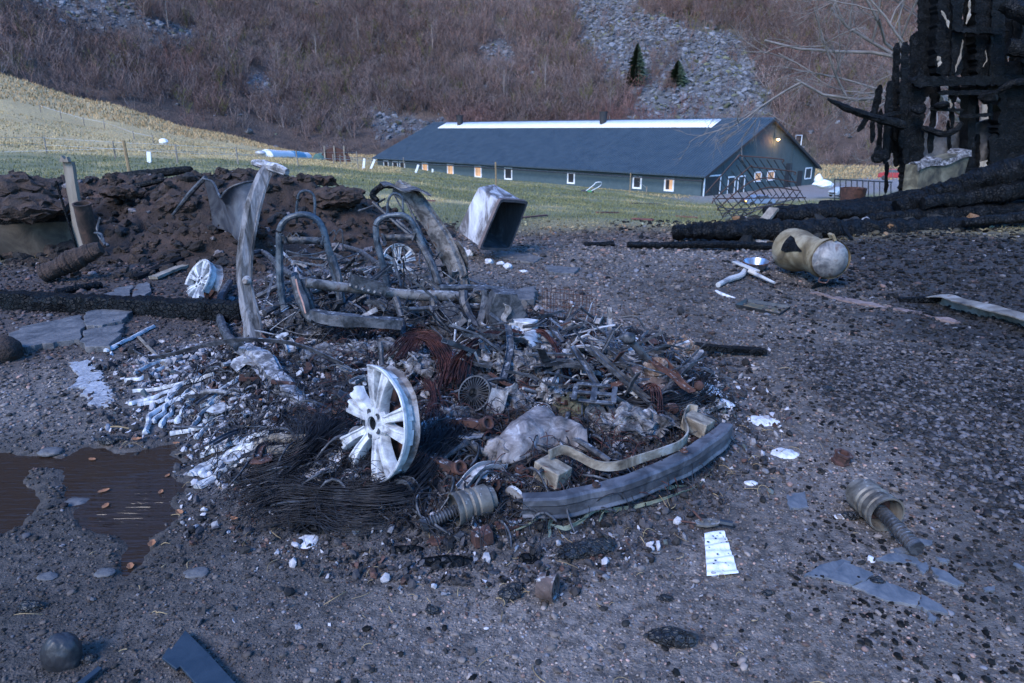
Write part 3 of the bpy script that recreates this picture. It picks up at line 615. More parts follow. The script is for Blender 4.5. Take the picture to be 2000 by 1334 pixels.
def window(c, wv, hv, ax, lit, fr=.13, name='window'):   # ax 0: on long wall (faces -x), 1: gable (faces -y)
    f = MB(); X = (0, 1, 0) if ax == 0 else (1, 0, 0); n_ = np.array((-1, 0, 0) if ax == 0 else (0, -1, 0)); c = np.array(c, float); X = np.array(X, float); Z = np.array((0, 0, 1.))
    def bx(u, v, a, b, dep, off): 
        s_ = np.abs(X) * a + np.abs(n_) * dep + Z * b; f.box(c + X * u + Z * v + n_ * off, s_)
    for sg in (-1, 1): bx(sg * (wv / 2 - fr / 2), 0, fr, hv, .07, .035); bx(0, sg * (hv / 2 - fr / 2), wv - 2 * fr, fr, .07, .034)
    fo = f.build(name, M['white'], barn, local=True)
    f = MB(); bx(0, 0, wv - 2 * fr + .01, hv - 2 * fr + .01, .02, .012); f.build('pane', M['litpane'] if lit else M['dark'], fo, local=True)
    if lit:
        f = MB(); bx((wv / 2 - fr) * .45, 0, (wv / 2 - fr) * .95 if lit == 2 else .05, hv - 2 * fr - .02, .02, .03); f.build('blind' if lit == 2 else 'mullion', M['dark'], fo, local=True)
for px, lit in ((1314, 2), (1250, 0), (1118, 0), (993, 0), (933, 1), (878, 1), (828, 1), (783, 0), (769, 0), (751, 0), (1060, 0)):
    if px == 1060: continue
    t = wt(px); window((0, t, 1.02), 1.35 * (1 if px > 1000 else 1.25), 1.5 if px > 1000 else 1.7, 0, lit, .2)
for px0, px1, z0, z1, lit, nm in ((1379, 1412, -.3, 2.25, 0, 'door'), (1426, 1441, -.2, 1.95, 0, 'door'), (1446, 1460, -.2, 1.95, 0, 'door'), (1478, 1492, 1.05, 2.25, 1, 'window'), (1503, 1518, 1.05, 2.25, 1, 'window'), (1578, 1591, .8, 2.3, 0, 'window')):
    a, b = gt(px0), gt(px1); window(((a + b) / 2, -.25, (z0 + z1) / 2), b - a, z1 - z0, 1, lit, .15, nm)
a, b = gt(1539), gt(1551); MB().box(((a + b) / 2, -.27, 1.4), (b - a, .05, 3.2)).build('barn_door', M['dark'], barn, local=True)
a, b = gt(1563), gt(1573); MB().box(((a + b) / 2, -.28, .9), (b - a, .06, 2.1)).build('door', M['dark'], barn, local=True)
tt_ = gt(1510)
l_ = MB(); l_.tube([(tt_, -.2, 6.0), (tt_, -.5, 6.15), (tt_, -.7, 6.05)], .03, 6).rock((tt_, -.72, 6.05), .16, 1, (1, 1, .7), 0); lm = l_.build('lamp_bracket', M['dark'], barn, local=True)
MB().rock((tt_, -.78, 5.92), .17, 2, (1, 1, .7), 0).build('lamp_bulb', M['warm'], lm, local=True)
ld = bpy.data.lights.new('barn_lamp', 'POINT'); ld.energy = 26; ld.color = (1, .45, .16); ld.shadow_soft_size = .15
lo = bpy.data.objects.new('barn_lamp', ld); sc.collection.objects.link(lo); lo.parent = barn; lo.location = (tt_, -1.15, 5.8)
for px in (899, 1178):
    t = wt(px); 
    # chimney near the ridge: find y along barn so that it projects at px
    for yy in np.linspace(0, BL, 400):
        wx = BC + BG * (cx - 1.2) + BD * yy
        if 1000 + 1395 * wx[0] / wx[1] < px: break
    ch = MB(); zb = EV + (cx - 1.2) * slope - .2; ch.lathe([(.48, 0), (.50, 1.0), (.62, 1.95), (.66, 2.1), (.55, 2.1), (.4, 1.7), (.0, 1.7)], (cx - 1.2, yy, zb), n=20); ch.build('chimney', M['dark'], roof, local=True)
hp = MB(); X = BW - 5.2; hp.tube([(X, .4, EV + 5.2 * slope), (X, .4, EV + 5.2 * slope + 1.7), (X + 1.6, .4, EV + 5.2 * slope + 1.7), (X + 1.6, .4, EV + 3.6 * slope + .8)], .06, 6).build('ladder_hoop', M['white'], roof, local=True)
# ================================================================ SOIL HEAP on the left
HP = [(-12.5, 9.0), (-8.4, 9.3), (-6.5, 9.4), (-5.4, 8.7), (-3.6, 8.6), (-1.6, 9.6), (-1.3, 11.2), (-3.5, 12.6), (-9, 13.2), (-16, 13.5), (-17, 9)]
def heap_h(x, y):
    d = poly_sd(x, y, HP) + .25 * fbm(x * 1.1, y * 1.1, 0, 111, 3)
    h = sstep(.25, -2.0, d) * (.80 + .12 * fbm(x * .45, y * .45, 0, 112, 3)) * (1 - .12 * sstep(-3, -1.6, x))
    b = 1 - np.abs(fbm(x * 1.6, y * 1.6, 0, 113, 3)) * 1.6; c = 1 - np.abs(fbm(x * 4, y * 4, 0, 115, 3)) * 1.5
    return h + sstep(.2, -.4, d) * (.14 * np.clip(b, 0, 1) ** 1.5 + .08 * np.clip(c, 0, 1) + .07 * fbm(x * 9, y * 9, 0, 117, 4)) - .1 * sstep(.1, .5, d)
xs, ys = np.meshgrid(np.linspace(-17.5, -.8, 420), np.linspace(6.8, 13.8, 240)); X_, Y_ = xs.ravel(), ys.ravel()
hh = heap_h(X_, Y_); Z_ = H(X_, Y_) + hh; V = np.stack([X_, Y_, Z_], 1); nr, na = xs.shape
i, j = np.meshgrid(np.arange(nr - 1), np.arange(na - 1), indexing='ij'); T = np.stack([i * na + j, i * na + j + 1, (i + 1) * na + j + 1, (i + 1) * na + j], -1).reshape(-1, 4)
T = T[(hh[T].max(1) > -.08)]
n = fbm(X_ * 1.2, Y_ * 1.2, 0, 119, 4)[:, None]; u = sstep(.0, .5, fbm(X_ * .7, Y_ * .7, 0, 121, 3))[:, None]
C = np.array([.034, .021, .017]) * (1 + .6 * n); C = C * (1 - .6 * u) + np.array([.020, .015, .014]) * .6 * u
hp_ = tri_mesh('soil_heap', V, T, M['soil'], np.clip(C, .004, 1), True, None, True)
tag(hp_, 'long mound of scorched brown soil behind the wreck on the left', 'soil heap')
def top(x, y): x = np.atleast_1d(x); y = np.atleast_1d(y); return H(x, y) + np.maximum(heap_h(x, y), 0) * ((x > -17.5) & (x < -.8) & (y > 6.8) & (y < 13.8))
def hz(p, dz=0): return np.array([p[0], p[1], float(top(p[0], p[1])[0]) + dz])
# clods of earth over the heap and its foot
V0, F0 = ico(1); base = [V0 * (1 + .9 * fbm(V0[:, 0] * 1.5 + q * 5, V0[:, 1] * 1.5, V0[:, 2] * 1.5, q)[:, None]) * np.array([1.2, .9, .7]) for q in range(8)]
g = np.random.default_rng(41); n_ = 17000; x = g.uniform(-16, -.9, n_); y = 6.0 + 7.2 * g.random(n_); d = poly_sd(x, y, HP); k = (d < .5 + .7 * g.random(n_)) & (d > -4); x, y = x[k], y[k]
s = .010 + .085 * g.random(len(x)) ** 5; z = top(x, y) + s * .2; V, T, m_ = scatter(base, F0, np.stack([x, y, z], 1), s, tilt=.6, seed=42)
C = np.array([.030, .020, .016]) * (.4 + 1.0 * g.random((len(x), 1))); C[g.random(len(x)) < .25] = [.013, .012, .013]; C[g.random(len(x)) < .05] = [.12, .11, .12]
tri_mesh('soil_clods', V, T, M['soil'], np.repeat(C, m_, 0), False, 'stuff')
big = MB()
def clod(px, py, r_, Y, s3, seed):
    p = W(px, py, Y); big_ = MB().rock(p, r_, 3, s3, .45, seed, 1.7); v = big_.v[0]; big_.v[0] = v + np.stack([fbm(v[:, 0] * 16, v[:, 1] * 16, v[:, 2] * 16, seed + k, 4) for k in (1, 2, 3)], 1) * .075
    o = big_.build('soil_clod', M['clod']); return o
M['clod'] = mat('charred_turf', [(.010, .008, .008), (.035, .022, .018), (.06, .038, .03)], 9, .95, bump=1, bs=45, bd=.02)
for q, (px, py, r_, Y, s3, lab) in enumerate([(30, 372, .42, 9.2, (1.3, .9, .45), 'flat dark lump of scorched turf on the heap at the left edge of the photo'), (60, 405, .34, 8.9, (1.4, .9, .5), 'overhanging brown lump of turf above the concrete kerb'), (350, 400, .22, 9.6, (1.2, .8, .6), 'brown clod in the middle of the heap left of the bent sheet metal'), (490, 345, .16, 10.6, (1.2, .8, .6), 'rounded clod on the crest of the heap behind the pillar top'),
        (570, 365, .26, 10.6, (1.4, .9, .5), 'clod with hollow shadow on the heap behind the left seat hoop'), (655, 385, .28, 10.2, (1.5, .9, .5), 'dark split clod at the right end of the heap'), (240, 375, .2, 10, (1.4, .9, .5), 'dark clod just right of the grey wooden post'), (620, 352, .18, 11, (1.6, .8, .45), 'straw covered clod on the heap crest between the two pillars')]):
    tag(clod(px, py, r_, Y, s3, 200 + q), lab, 'clod')
# charred logs and sticks lying on the heap
def log(name, pts, r, lab, cat='log', seed=1, n=90, amp=None, sq=1.0, group=None, m='char', m_ang=14):
    mb = MB(); P = cr(pts, n); an = np.linspace(0, 2 * math.pi, m_ang, endpoint=False); pr = [(math.cos(a) * (1 + .08 * math.sin(3 * a + seed)), math.sin(a) * sq) for a in an]
    rr = np.interp(np.linspace(0, 1, n), np.linspace(0, 1, len(r)), r) if np.ndim(r) else np.full(n, r); rr = rr * (1 + .1 * fbm(np.arange(n) * .35, seed * 7.0, 0, seed, 2)); rr[0] *= .8; rr[-1] *= .75
    mb.sweep(pr, P, sc_=rr); a_ = amp if amp is not None else float(np.mean(rr)) * .22
    v = mb.v[0]; mb.v[0] = wob(v, a_, 6, seed); ax = nrm(P[-1] - P[0])
    al = (mb.v[0] - P[0]) @ ax; mb.v[0] += (0 if m != 'char' else 1) *  ((vnoise(v[:, 0] * 13, v[:, 1] * 13, v[:, 2] * 13, seed) > .5) * float(np.mean(rr)) * .10)[:, None] * nrm(np.array([.1, -.3, 1.]))
    return tag(mb.build(name, M[m]), lab, cat, group)
def HW(px, py, Y, dz=0): return W(px, py, Y)
log('charred_log', [W(205, 352, 11.6), W(290, 342, 11.4), (W(375, 330, 11.3))], [.07, .09, .05], 'charred branch with ragged end on the heap crest left of the sheet metal', 'log', 2)
log('charred_log', [W(215, 385, 10.2), W(255, 368, 10.3), W(320, 352, 10.3)], [.04, .05, .03], 'thin charred stick lying in a hollow of the heap', 'log', 3)
log('charred_log', [W(82, 537, 7.3), W(140, 510, 7.4), W(200, 482, 7.5)], [.09, .12, .08], 'brown crumbling log lying beside the concrete kerb', 'log', 4, m='clod')
log('charred_log', [G(110, 578) + [0, 0, .03], G(200, 562) + [0, 0, .03]], [.04, .04], 'short burnt stick on the brown soil behind the long charred beam', 'log', 5)
# long charred beam coming in from the left
bp = [G(-160, 588), G(0, 600), G(120, 606), G(250, 612), G(370, 618), G(480, 622)]; bp = [p + [0, 0, .07] for p in bp]
mb = MB(); mb.sweep([(-1, -.8), (-.3, -1), (.6, -.9), (1, -.5), (1, .4), (.7, .95), (0, 1), (-.8, .85), (-1, .2)], cr(bp, 150), sc_=.085 * (1 + .12 * fbm(np.arange(150) * .3, 2.2, 0, 5, 3))); mb.v[0] = wob(mb.v[0], .03, 14, 5)
tag(mb.build('charred_beam', M['char']), 'long square charred beam running in from the left edge to the wreck', 'beam')
# concrete kerb with burnt timber and turf on it
k = thing('concrete_wall', 'low concrete foundation wall with burnt timber on top at the left edge', 'wall', G(70, 500))
A = G(-260, 522); B = G(155, 490); A[2] = B[2] = 0; hgt = .42; mb = MB(); d_ = nrm(B - A)
mb.bar(A + [0, 0, hgt / 2 - .1], B + [0, 0, hgt / 2 - .1], .22, hgt + .2, seg=30, amp=.012, seed=3); mb.bar(A + (B - A) * .78 + [0, 0, .1] - np.array([.1, .13, 0]), A + (B - A) * .999 + [0, 0, .1] - np.array([.1, .13, 0]), .02, .45); mb.build('wall', M['concrete'], k)
mb = MB(); mb.bar(A + [0, .05, hgt + .045], B + [0, .05, hgt + .045], .3, .09, seg=40, amp=.03, seed=4); mb.build('burnt_plank', M['char'], k)
# grey post and rusty pipe
b_ = hz(W(143, 415, 8.6)); b_[2] -= .25; t_ = W(134, 316, 8.6)
P = thing('wooden_post', 'pale grey broken wooden post sticking up from the heap', 'post', b_); mb = MB(); mb.sweep([(-.055, -.035), (.055, -.035), (.055, .035), (-.055, .035)], cr([b_, (b_ + t_) / 2 + [.01, 0, 0], t_], 14), amp=.012, seed=6, up=(0, 1, 0)); mb.prism([(-.055, 0), (.055, 0), (.045, .06), (.01, .03), (-.02, .075), (-.05, .02)], .06, t_ - [0, .03, 0], (1, 0, 0), (0, 0, 1)); mb.build('post', M['timber'], P); MB().bar(b_ + [.02, -.05, .15], t_ + [-.16, -.06, -.22], .02, .02).build('splinter', M['char'], P)
p0, p1 = W(178, 474, 7.9), W(160, 400, 7.8); mb = MB(); ax = nrm(p1 - p0); L_ = np.linalg.norm(p1 - p0); mb.lathe([(0, .02), (.088, .0), (.092, L_ * .5), (.09, L_), (.098, L_), (.098, L_ + .015), (.08, L_ + .015), (.08, .05), (0, .05)], p0, ax, 28, amp=.01)
pt = thing('rusty_pipe', 'open rusty stove pipe standing beside the concrete wall', 'pipe', p0); mb.build('pipe', M['dark_rust'], pt)
mb = MB(); mb.tube([W(196, 425, 7.8), W(190, 450, 7.75), W(200, 470, 7.7), W(212, 480, 7.6)], .015, 6, 12).tube([W(185, 455, 7.7), W(198, 458, 7.6), W(205, 478, 7.5)], .012, 6, 12); tag(mb.build('bent_strap', M['steel']), 'tangle of thin bent metal strap at the foot of the rusty pipe', 'strap')
# bent sheet metal standing in the heap with its bar
def sheet(u, v):    # u across 0..1, v up 0..1
    a = W(408 + u * 84, 448 + 22 * u, 9.0 - .5 * u); b = W(402 + u * 96, 347 + 4 * u + 36 * math.exp(-abs(u - .52) / .17), 9.0 - .5 * u)
    p = a * (1 - v) + b * v; p[1] += .10 * math.sin(u * 5.5) + .12 * math.cos(v * 2 + u * 3) - .25 * v ** 4 * math.exp(-((u - .5) / .3) ** 2); return p
sm = thing('sheet_metal', 'bent grey blue steel sheet standing in the heap left of the pillar', 'sheet metal', W(445, 450, 8.7)); MB().grid(sheet, 30, 24, .006).build('sheet', M['sheet'] if 'sheet' in M else M['steel'], sm)
tp = [sheet(u, 1.0) for u in np.linspace(0, 1, 16)]; MB().tube(tp, .014, 6).build('rolled_edge', M['steel'], sm)
mb = MB(); mb.tube([W(338, 420, 9.1), W(372, 378, 9.0), W(402, 346, 8.95)], [.02, .035, .03], 8, 20); tag(mb.build('steel_bar', M['steel']), 'thin steel bar leaning on the top of the bent sheet', 'bar')
for q, pts in enumerate([[(870, 570), (905, 545), (1190, 505)]]): pass
# slate slabs on the left foreground
def slab(poly, th, lab, dz=.0, tilt=0, seed=0, m='slate', cat='slab', name='slate_slab', group=None, amp=.012):
    P = [G(*q) for q in poly]; c = np.mean(P, 0); z0 = c[2] + dz; mb = MB(); n_ = len(P); Q = []
    for a, b in zip(P, P[1:] + P[:1]):
        for t in np.linspace(0, 1, 5, endpoint=False): Q.append(a + (b - a) * t)
    Q = np.array(Q) + np.random.default_rng(seed).normal(0, amp, (len(Q), 3)); lo = Q.copy(); hi = Q.copy(); lo[:, 2] = z0 + tilt * (Q[:, 1] - c[1]); hi[:, 2] = lo[:, 2] + th; hi[:, :2] = c[:2] + (hi[:, :2] - c[:2]) * .985; n_ = len(Q)
    lo[:, 2] = np.minimum(lo[:, 2], top(lo[:, 0], lo[:, 1]) - .005)
    # keep the outline where the photograph has it once raised
    mb.add(np.vstack([lo, hi]), [tuple(range(n_)), tuple(range(2 * n_ - 1, n_ - 1, -1))] + [(i, (i + 1) % n_, n_ + (i + 1) % n_, n_ + i)[::-1] for i in range(n_)])
    o = mb.build(name, M[m], sharp=25, bevel=th * .12); bpy.context.view_layer.update(); return tag(o, lab, cat, group)
for q, a in enumerate([([(18, 662), (60, 645), (160, 622), (165, 640), (162, 672), (90, 682), (45, 692)], .045, 'largest grey slate slab lying below the charred beam', .01),
        ([(165, 632), (172, 618), (225, 612), (262, 614), (240, 636), (200, 646), (168, 648)], .05, 'dark slate slab half under the charred beam'), ([(164, 655), (245, 640), (238, 662), (215, 688), (166, 690)], .045, 'small square slate slab beside the largest one'),
        ([(192, 588), (232, 565), (262, 560), (256, 590), (235, 600), (196, 602)], .03, 'flat slate piece behind the charred beam, left of its neighbour'), ([(258, 592), (266, 560), (290, 556), (298, 570), (270, 598)], .035, 'flat slate piece behind the charred beam, nearest the leaning wheel')]):
    slab(a[0], a[1], a[2], seed=q)
tag(MB().rock(G(14, 700) + [-.05, 0, .05], .15, 3, (1.1, .9, .8), .2, 5).build('boulder', M['clod']), 'rounded brown boulder at the left edge before the slate slabs', 'boulder')
for q, (a, b, r_, lab) in enumerate([((262, 548), (355, 512), .035, 'flat charred lath behind the leaning rear wheel'), ((300, 548), (352, 530), .03, 'short ash grey lath beside the charred lath'), ((350, 528), (470, 496), .028, 'grey lath running from the leaning wheel to the pillar')]):
    A, B = G(*a), G(*b); mb = MB(); mb.bar(A + [0, 0, .03], B + [0, 0, .05], .10, .03, seg=16, amp=.012, seed=q); tag(mb.build('lath', M['char'] if q == 0 else M['timber']), lab, 'lath')

# ================================================================ BURNT LOGS on the right
LG = [([(1312, 454, 10.3), (1400, 452, 10.2), (1600, 450, 10.1), (1800, 450, 10.0), (2050, 446, 9.9), (2300, 440, 9.8)], [.11, .17, .19, .21, .23], 'front log of the burnt pile, reaching furthest left'),
      ([(1510, 425, 11.2), (1600, 418, 11.2), (1760, 414, 11.1), (1900, 402, 11.0), (2250, 380, 10.9)], [.10, .15, .17, .19, .2], 'charred log lying directly behind the front log'),
      ([(1490, 412, 11.6), (1640, 406, 11.5), (1800, 404, 11.4), (2250, 400, 11.3)], [.08, .1, .12, .12], 'thin charred log at the back of the pile'),
      ([(1750, 408, 10.8), (1850, 375, 10.7), (1950, 345, 10.6), (2150, 290, 10.4)], [.15, .21, .24, .24], 'thick charred log sloping up to the right over the pile'),
      ([(1690, 432, 10.6), (1800, 425, 10.5), (1950, 418, 10.4), (2250, 412, 10.3)], [.10, .14, .16, .17], 'charred log squeezed between the front log and the next'),
      ([(1800, 398, 10.5), (1900, 385, 10.5), (2000, 372, 10.4), (2250, 350, 10.3)], [.10, .14, .17, .17], 'charred log under the sloping one'), ([(1880, 436, 9.7), (1960, 428, 9.6), (2050, 420, 9.5), (2300, 400, 9.4)], [.06, .09, .1, .1], 'thin charred log at the right edge before the others'), ([(1600, 398, 11.9), (1700, 394, 11.8), (1800, 380, 11.7), (2100, 350, 11.6)], [.05, .09, .12, .12], 'charred log half seen at the very back of the pile'),
      ([(1140, 479, 9.8), (1200, 477, 9.8)], [.05, .05], 'short charred stub lying on the bare soil before the grass'), ([(1225, 478, 9.6), (1300, 480, 9.6), (1420, 478, 9.5), (1600, 486, 9.4)], [.05, .06, .06, .07], 'low charred log lying along the soil before the front log')]
for q, (pts, r_, lab) in enumerate(LG): log('charred_log', [W(*p) for p in pts], r_, lab, 'log', 60 + q, n=int(60 + 45 * len(pts)), group='charred logs of the burnt pile' if q not in (8, 9) else None, sq=.85, m_ang=30)
tag(MB().bar(W(1492, 432, 11.0), W(1512, 408, 11.2), .16, .05, seg=6, amp=.01).build('plank_end', M['timber']), 'grey splintered plank end leaning at the left of the logs', 'plank')
tag(MB().tube([W(1642, 432, 9.9), W(1652, 452, 9.7), W(1664, 468, 9.5)], [.015, .03, .02], 7, 12).build('bent_rod', M['char']), 'thin charred rod leaning on the front log behind the cylinder', 'rod')

# ================================================================ BURNT TIMBER BUILDING on the right
def board(px0, py0, px1, py1, wpx, Y, th=.035, seed=0, jag=True, m='char'):
    a, b = W(px0, py0, Y), W(px1, py1, Y); wd = wpx * Y / 1395.; n_ = max(6, int(np.linalg.norm(b - a) / .045)); mb = MB()
    g2 = np.random.default_rng(seed); sx = 1 + .30 * (g2.random(n_) - .5) + .05 * np.sin(np.linspace(0, 9, n_) + seed)
    if jag: sx[-1] *= .35; sx[-2] *= .7; sx[0] *= .3; sx[1] *= .75
    mb.sweep([(-wd / 2, -th / 2), (wd / 2, -th / 2), (wd / 2, th / 2), (-wd / 2, th / 2)], cr([a, b], n_), up=(0, 1, 0), sc_=[(q, 1) for q in sx], amp=.022, seed=seed, nsc=14); return mb
TB = G(1790, 430); TB = np.array([W(1850, 380, 14)[0], 14.0, H(W(1850, 380, 14)[0], 14.0)[0]])
tower = thing('burnt_building', 'charred remains of a timber wall towering over the logs', 'burnt building', TB)
def part(nm, *a, **k): return board(*a, **k).build(nm, M[k.get('m', 'char')], tower)
for q, (a, b, c, d, w_) in enumerate([(1779, 150, 1780, 400, 36), (1842, -60, 1838, 150, 34), (1975, 120, 1965, 400, 58), (1915, -60, 1922, 180, 40), (1890, 160, 1888, 395, 13), (2075, -60, 2070, 400, 60)]): part('post', a, b, c, d, w_, 14.0, .26, q)
for q, (a, b, c, d, w_) in enumerate([(1812, -60, 1806, 190, 30), (1870, -60, 1868, 148, 20), (1893, -60, 1890, 170, 22), (1950, -60, 1946, 160, 26), (1792, 62, 1790, 235, 28), (1768, 82, 1762, 290, 14), (1752, 84, 1744, 300, 12),
        (1738, 158, 1728, 320, 12), (1720, 212, 1716, 312, 9), (1706, 205, 1703, 280, 8), (1756, 232, 1750, 325, 13), (1772, 240, 1768, 322, 11), (1719, 165, 1706, 232, 12), (1705, 214, 1675, 258, 9), (1732, 315, 1730, 378, 6), (1716, 285, 1712, 318, 16),
        (1825, 140, 1822, 250, 10), (1856, 140, 1860, 250, 8), (1905, 150, 1908, 240, 9), (1930, 150, 1935, 235, 8), (1852, 235, 1856, 320, 6), (1820, 236, 1816, 300, 10), (1885, 225, 1880, 290, 10), (2010, -60, 2016, 150, 34), (1985, 30, 1992, 140, 18),
        (2030, 100, 2026, 390, 30), (1795, 235, 1792, 380, 12), (1940, 262, 1944, 390, 18), (1908, 262, 1906, 335, 12)]): part('board', a, b, c, d, w_, 13.82 if q % 2 else 14.15, .04, 30 + q)
for q, (a, b, c, d, w_) in enumerate([(1782, 160, 2060, 156, 18), (1830, 182, 1960, 180, 8), (1860, 58, 1960, 62, 10), (1816, 212, 1880, 216, 6), (1875, 228, 1935, 224, 6), (1725, 225, 1760, 220, 7), (1800, 345, 2060, 318, 12)]): part('rail', a, b, c, d, w_, 13.7, .1, 70 + q)
mb = MB(); mb.tube([W(1616, 193, 13.3), W(1650, 210, 13.35), W(1700, 228, 13.4), W(1765, 245, 13.5)], [.02, .06, .07, .09], 8, 26); mb.v[0] = wob(mb.v[0], .03, 9, 3); mb.build('pole', M['char'], tower)
for q, pts in enumerate([[(1960, 5, 13.2), (2010, 30, 13), (2120, 90, 12.8)], [(1968, 92, 13.3), (2010, 95, 13.2), (2120, 92, 13)], [(1945, 182, 13.3), (1970, 165, 13.2), (2010, 155, 13.1)], [(1800, 250, 13.8), (1850, 262, 13.5), (1880, 240, 13.4)]]):
    mb = MB(); mb.tube([W(*p) for p in pts], [.14, .16, .13] if q < 2 else [.05, .06, .04], 9, 20); mb.v[0] = wob(mb.v[0], .04, 8, q); mb.build('beam', M['char'], tower)
MB().grid(lambda u, v: W(1800 + u * 150, 245 + v * 80 + 14 * math.sin(u * 5), 14.35 + .1 * math.sin(u * 9 + v * 4)), 16, 10, .02).build('sagging_sheet', M['slate'], tower)
g5 = np.random.default_rng(55)
for q in range(30):
    xx = g5.uniform(1796, 2070); y0_ = g5.choice([-60, -60, 150, 60]); y1_ = y0_ + g5.uniform(80, 200); y1_ = min(y1_, 200) if 1810 < xx < 1940 else y1_; part('board', xx, y0_, xx + g5.normal(0, 12), min(y1_, 385), g5.uniform(6, 20), 14.2 + .3 * g5.random(), .03, 200 + q)
for q in range(14):
    xx = g5.uniform(1735, 1800); y0_ = 110 + (1800 - xx) * 1.6 + g5.uniform(0, 60); part('board', xx + 4, y0_, xx - 4, y0_ + g5.uniform(60, 130), g5.uniform(5, 10), 13.9 + .3 * g5.random(), .025, 260 + q)
mb = MB()       # unburnt pale wood showing through
for q, (a, b, c, d, w_) in enumerate([(1838, 22, 1853, 56, 5), (1894, 0, 1886, 48, 5), (1831, 112, 1834, 130, 7), (1880, 78, 1864, 142, 4), (1926, 96, 1921, 132, 2), (1853, 192, 1856, 214, 4)]):
    P_ = cr([W(a, b, 13.74), W((a + c) / 2 + 3, (b + d) / 2, 13.76), W(c, d, 13.74)], 14); m2 = MB().sweep([(-.5, -.2), (.1, -.3), (.5, 0), (.2, .3), (-.4, .2)], P_, up=(0, 1, 0), sc_=w_ * 13.76 / 1395 * np.interp(np.linspace(0, 1, 14), [0, .2, .45, .6, 1], [.2, 1, .5, 1.1, .1]), amp=.03, seed=q, nsc=12); m2.build('pale_splinter', M['timber'], tower)
for q, (px, py, r_, s3) in enumerate([(1716, 305, .12, (1.1, 1, 1)), (1722, 235, .06, (1, 1, 1)), (1795, 215, .1, (1.2, 1, .8)), (1930, 190, .14, (1.2, 1, .8)), (1840, 205, .1, (1.3, 1, .7))]): MB().rock(W(px, py, 13.6), r_, 2, s3, .5, q).build('charred_lump', M['char'], tower)
# mossy green panel at the right edge behind the tower
tag(MB().bar(W(1992, 335, 15.4), W(2002, 235, 15.4), .5, .05, up=(0, 1, 0), seg=6, amp=.01).build('green_panel', M['timber']), 'weathered greenish panel at the right edge behind the burnt building', 'panel')
# charred heap around its foot
g = np.random.default_rng(77); n_ = 5200; x = g.uniform(3.2, 12.5, n_); y = g.uniform(9.9, 15, n_); x = x + (y - 10) * .35; s = .03 + .12 * g.random(n_) ** 3
z = H(x, y) + .35 * sstep(4.5, 7.5, x) * sstep(10, 12, y) * g.random(n_); base2 = [V0 * (1 + .6 * fbm(V0[:, 0] * 1.7 + q * 5, V0[:, 1] * 1.7, V0[:, 2] * 1.7, q + 30)[:, None]) * np.array([1.5, .8, .6]) for q in range(8)]
V, T, m_ = scatter(base2, F0, np.stack([x, y, z], 1), s, tilt=.8, seed=78); C = np.full((n_, 3), .016) * (.4 + 1.2 * g.random((n_, 1))); C[g.random(n_) < .04] = [.2, .2, .22]; C[g.random(n_) < .03] = [.16, .09, .05]
tri_mesh('charred_rubble', V, T, M['soot'], np.repeat(C, m_, 0), False, 'stuff')
# rusty bin at its foot
bn = thing('container', 'dirty yellowish plastic tub full of burnt rubbish inside the ruin', 'tub', W(1835, 385, 12.6)); 
A, B = W(1790, 376, 12.6), W(1880, 352, 13.0); up = np.array([0, 0, .50]); X = (B - A); dpt = np.array([-.1, .7, 0]); mb = MB()
mb.prism([(0, -.2), (1, -.2), (1.06, .98), (.7, 1), (.4, .97), (-.02, .98)], -.3, A, X, up, amp=.02, seed=3, nsc=4); mb.build('tub', M['bin'], bn)
mb = MB(); mb.grid(lambda u, v: A + X * (-.06 + 1.14 * u) + up * (1.0 + .06 * math.sin(u * 9)) + np.array([0, -.04 + v * .36, .07 * math.sin(u * 14 + v * 3) * v]) + np.array([0, 0, -.1 if v < .1 else 0]), 26, 8, .03); mb.build('burnt_cover', M['ash_rub'] if 'ash_rub' in M else M['steel'], bn)
tb = W(1665, 384, 16); mb = MB(); mb.lathe([(0, 0), (.26, 0), (.28, .32), (.25, .32), (.24, .03), (0, .03)], [tb[0], tb[1], tb[2] - .12], n=26); 
tag(mb.build('metal_bucket', M['rust']), 'rusty low drum standing on the grass behind the logs', 'drum'); MB()
# ================================================================ large bare tree behind the ruin
def branchy(o, seedpts, seed, r0, depth=4):
    g2 = np.random.default_rng(seed); mb = MB()
    def br(p, d, L_, r, k):
        n_ = 6; P = [p]; q = d.copy()
        for i in range(n_): q = nrm(q + g2.normal(0, .13, 3)); P.append(P[-1] + q * L_ / n_)
        mb.tube(P, list(np.linspace(r, r * .45, n_ + 1)), 4 if k > 1 else 5, caps=False)
        if k < depth:
            for i in range(3 + (k > 0) * 2):
                f = .2 + .78 * g2.random(); i0 = int(f * n_); pp = P[i0] + (P[min(i0 + 1, n_)] - P[i0]) * (f * n_ - i0)
                br(pp, nrm(q * .8 + g2.normal(0, .48, 3) * [1, .8, 1]), L_ * (.42 + .22 * g2.random()), r * .5, k + 1)
    for p, q in seedpts: p = np.array(p); q = np.array(q); br(p, nrm(q - p), np.linalg.norm(q - p), r0, 0)
    return mb
bt = W(1900, 385, 26); bt[2] = H(bt[0], bt[1])[0]; tree = thing('bare_tree', 'big leafless grey tree spreading its branches left behind the burnt building', 'tree', bt)
MB().tube([bt, bt + [.1, 0, 2.5], bt + [-.2, 0, 5]], [.34, .28, .2], 12, 12).build('trunk', M['timber'], tree)
S = [((1885, 250), (1640, 70)), ((1880, 200), (1560, 80)), ((1890, 230), (1680, 130)), ((1880, 190), (1660, -30)), ((1890, 160), (1730, -80)), ((1960, 120), (2060, -40)), ((1900, 150), (1560, -20)), ((1950, 190), (2080, 80))]
M['bark'] = mat('grey_bark', [(.10, .09, .085), (.2, .18, .175)], 3, .9, bump=0)
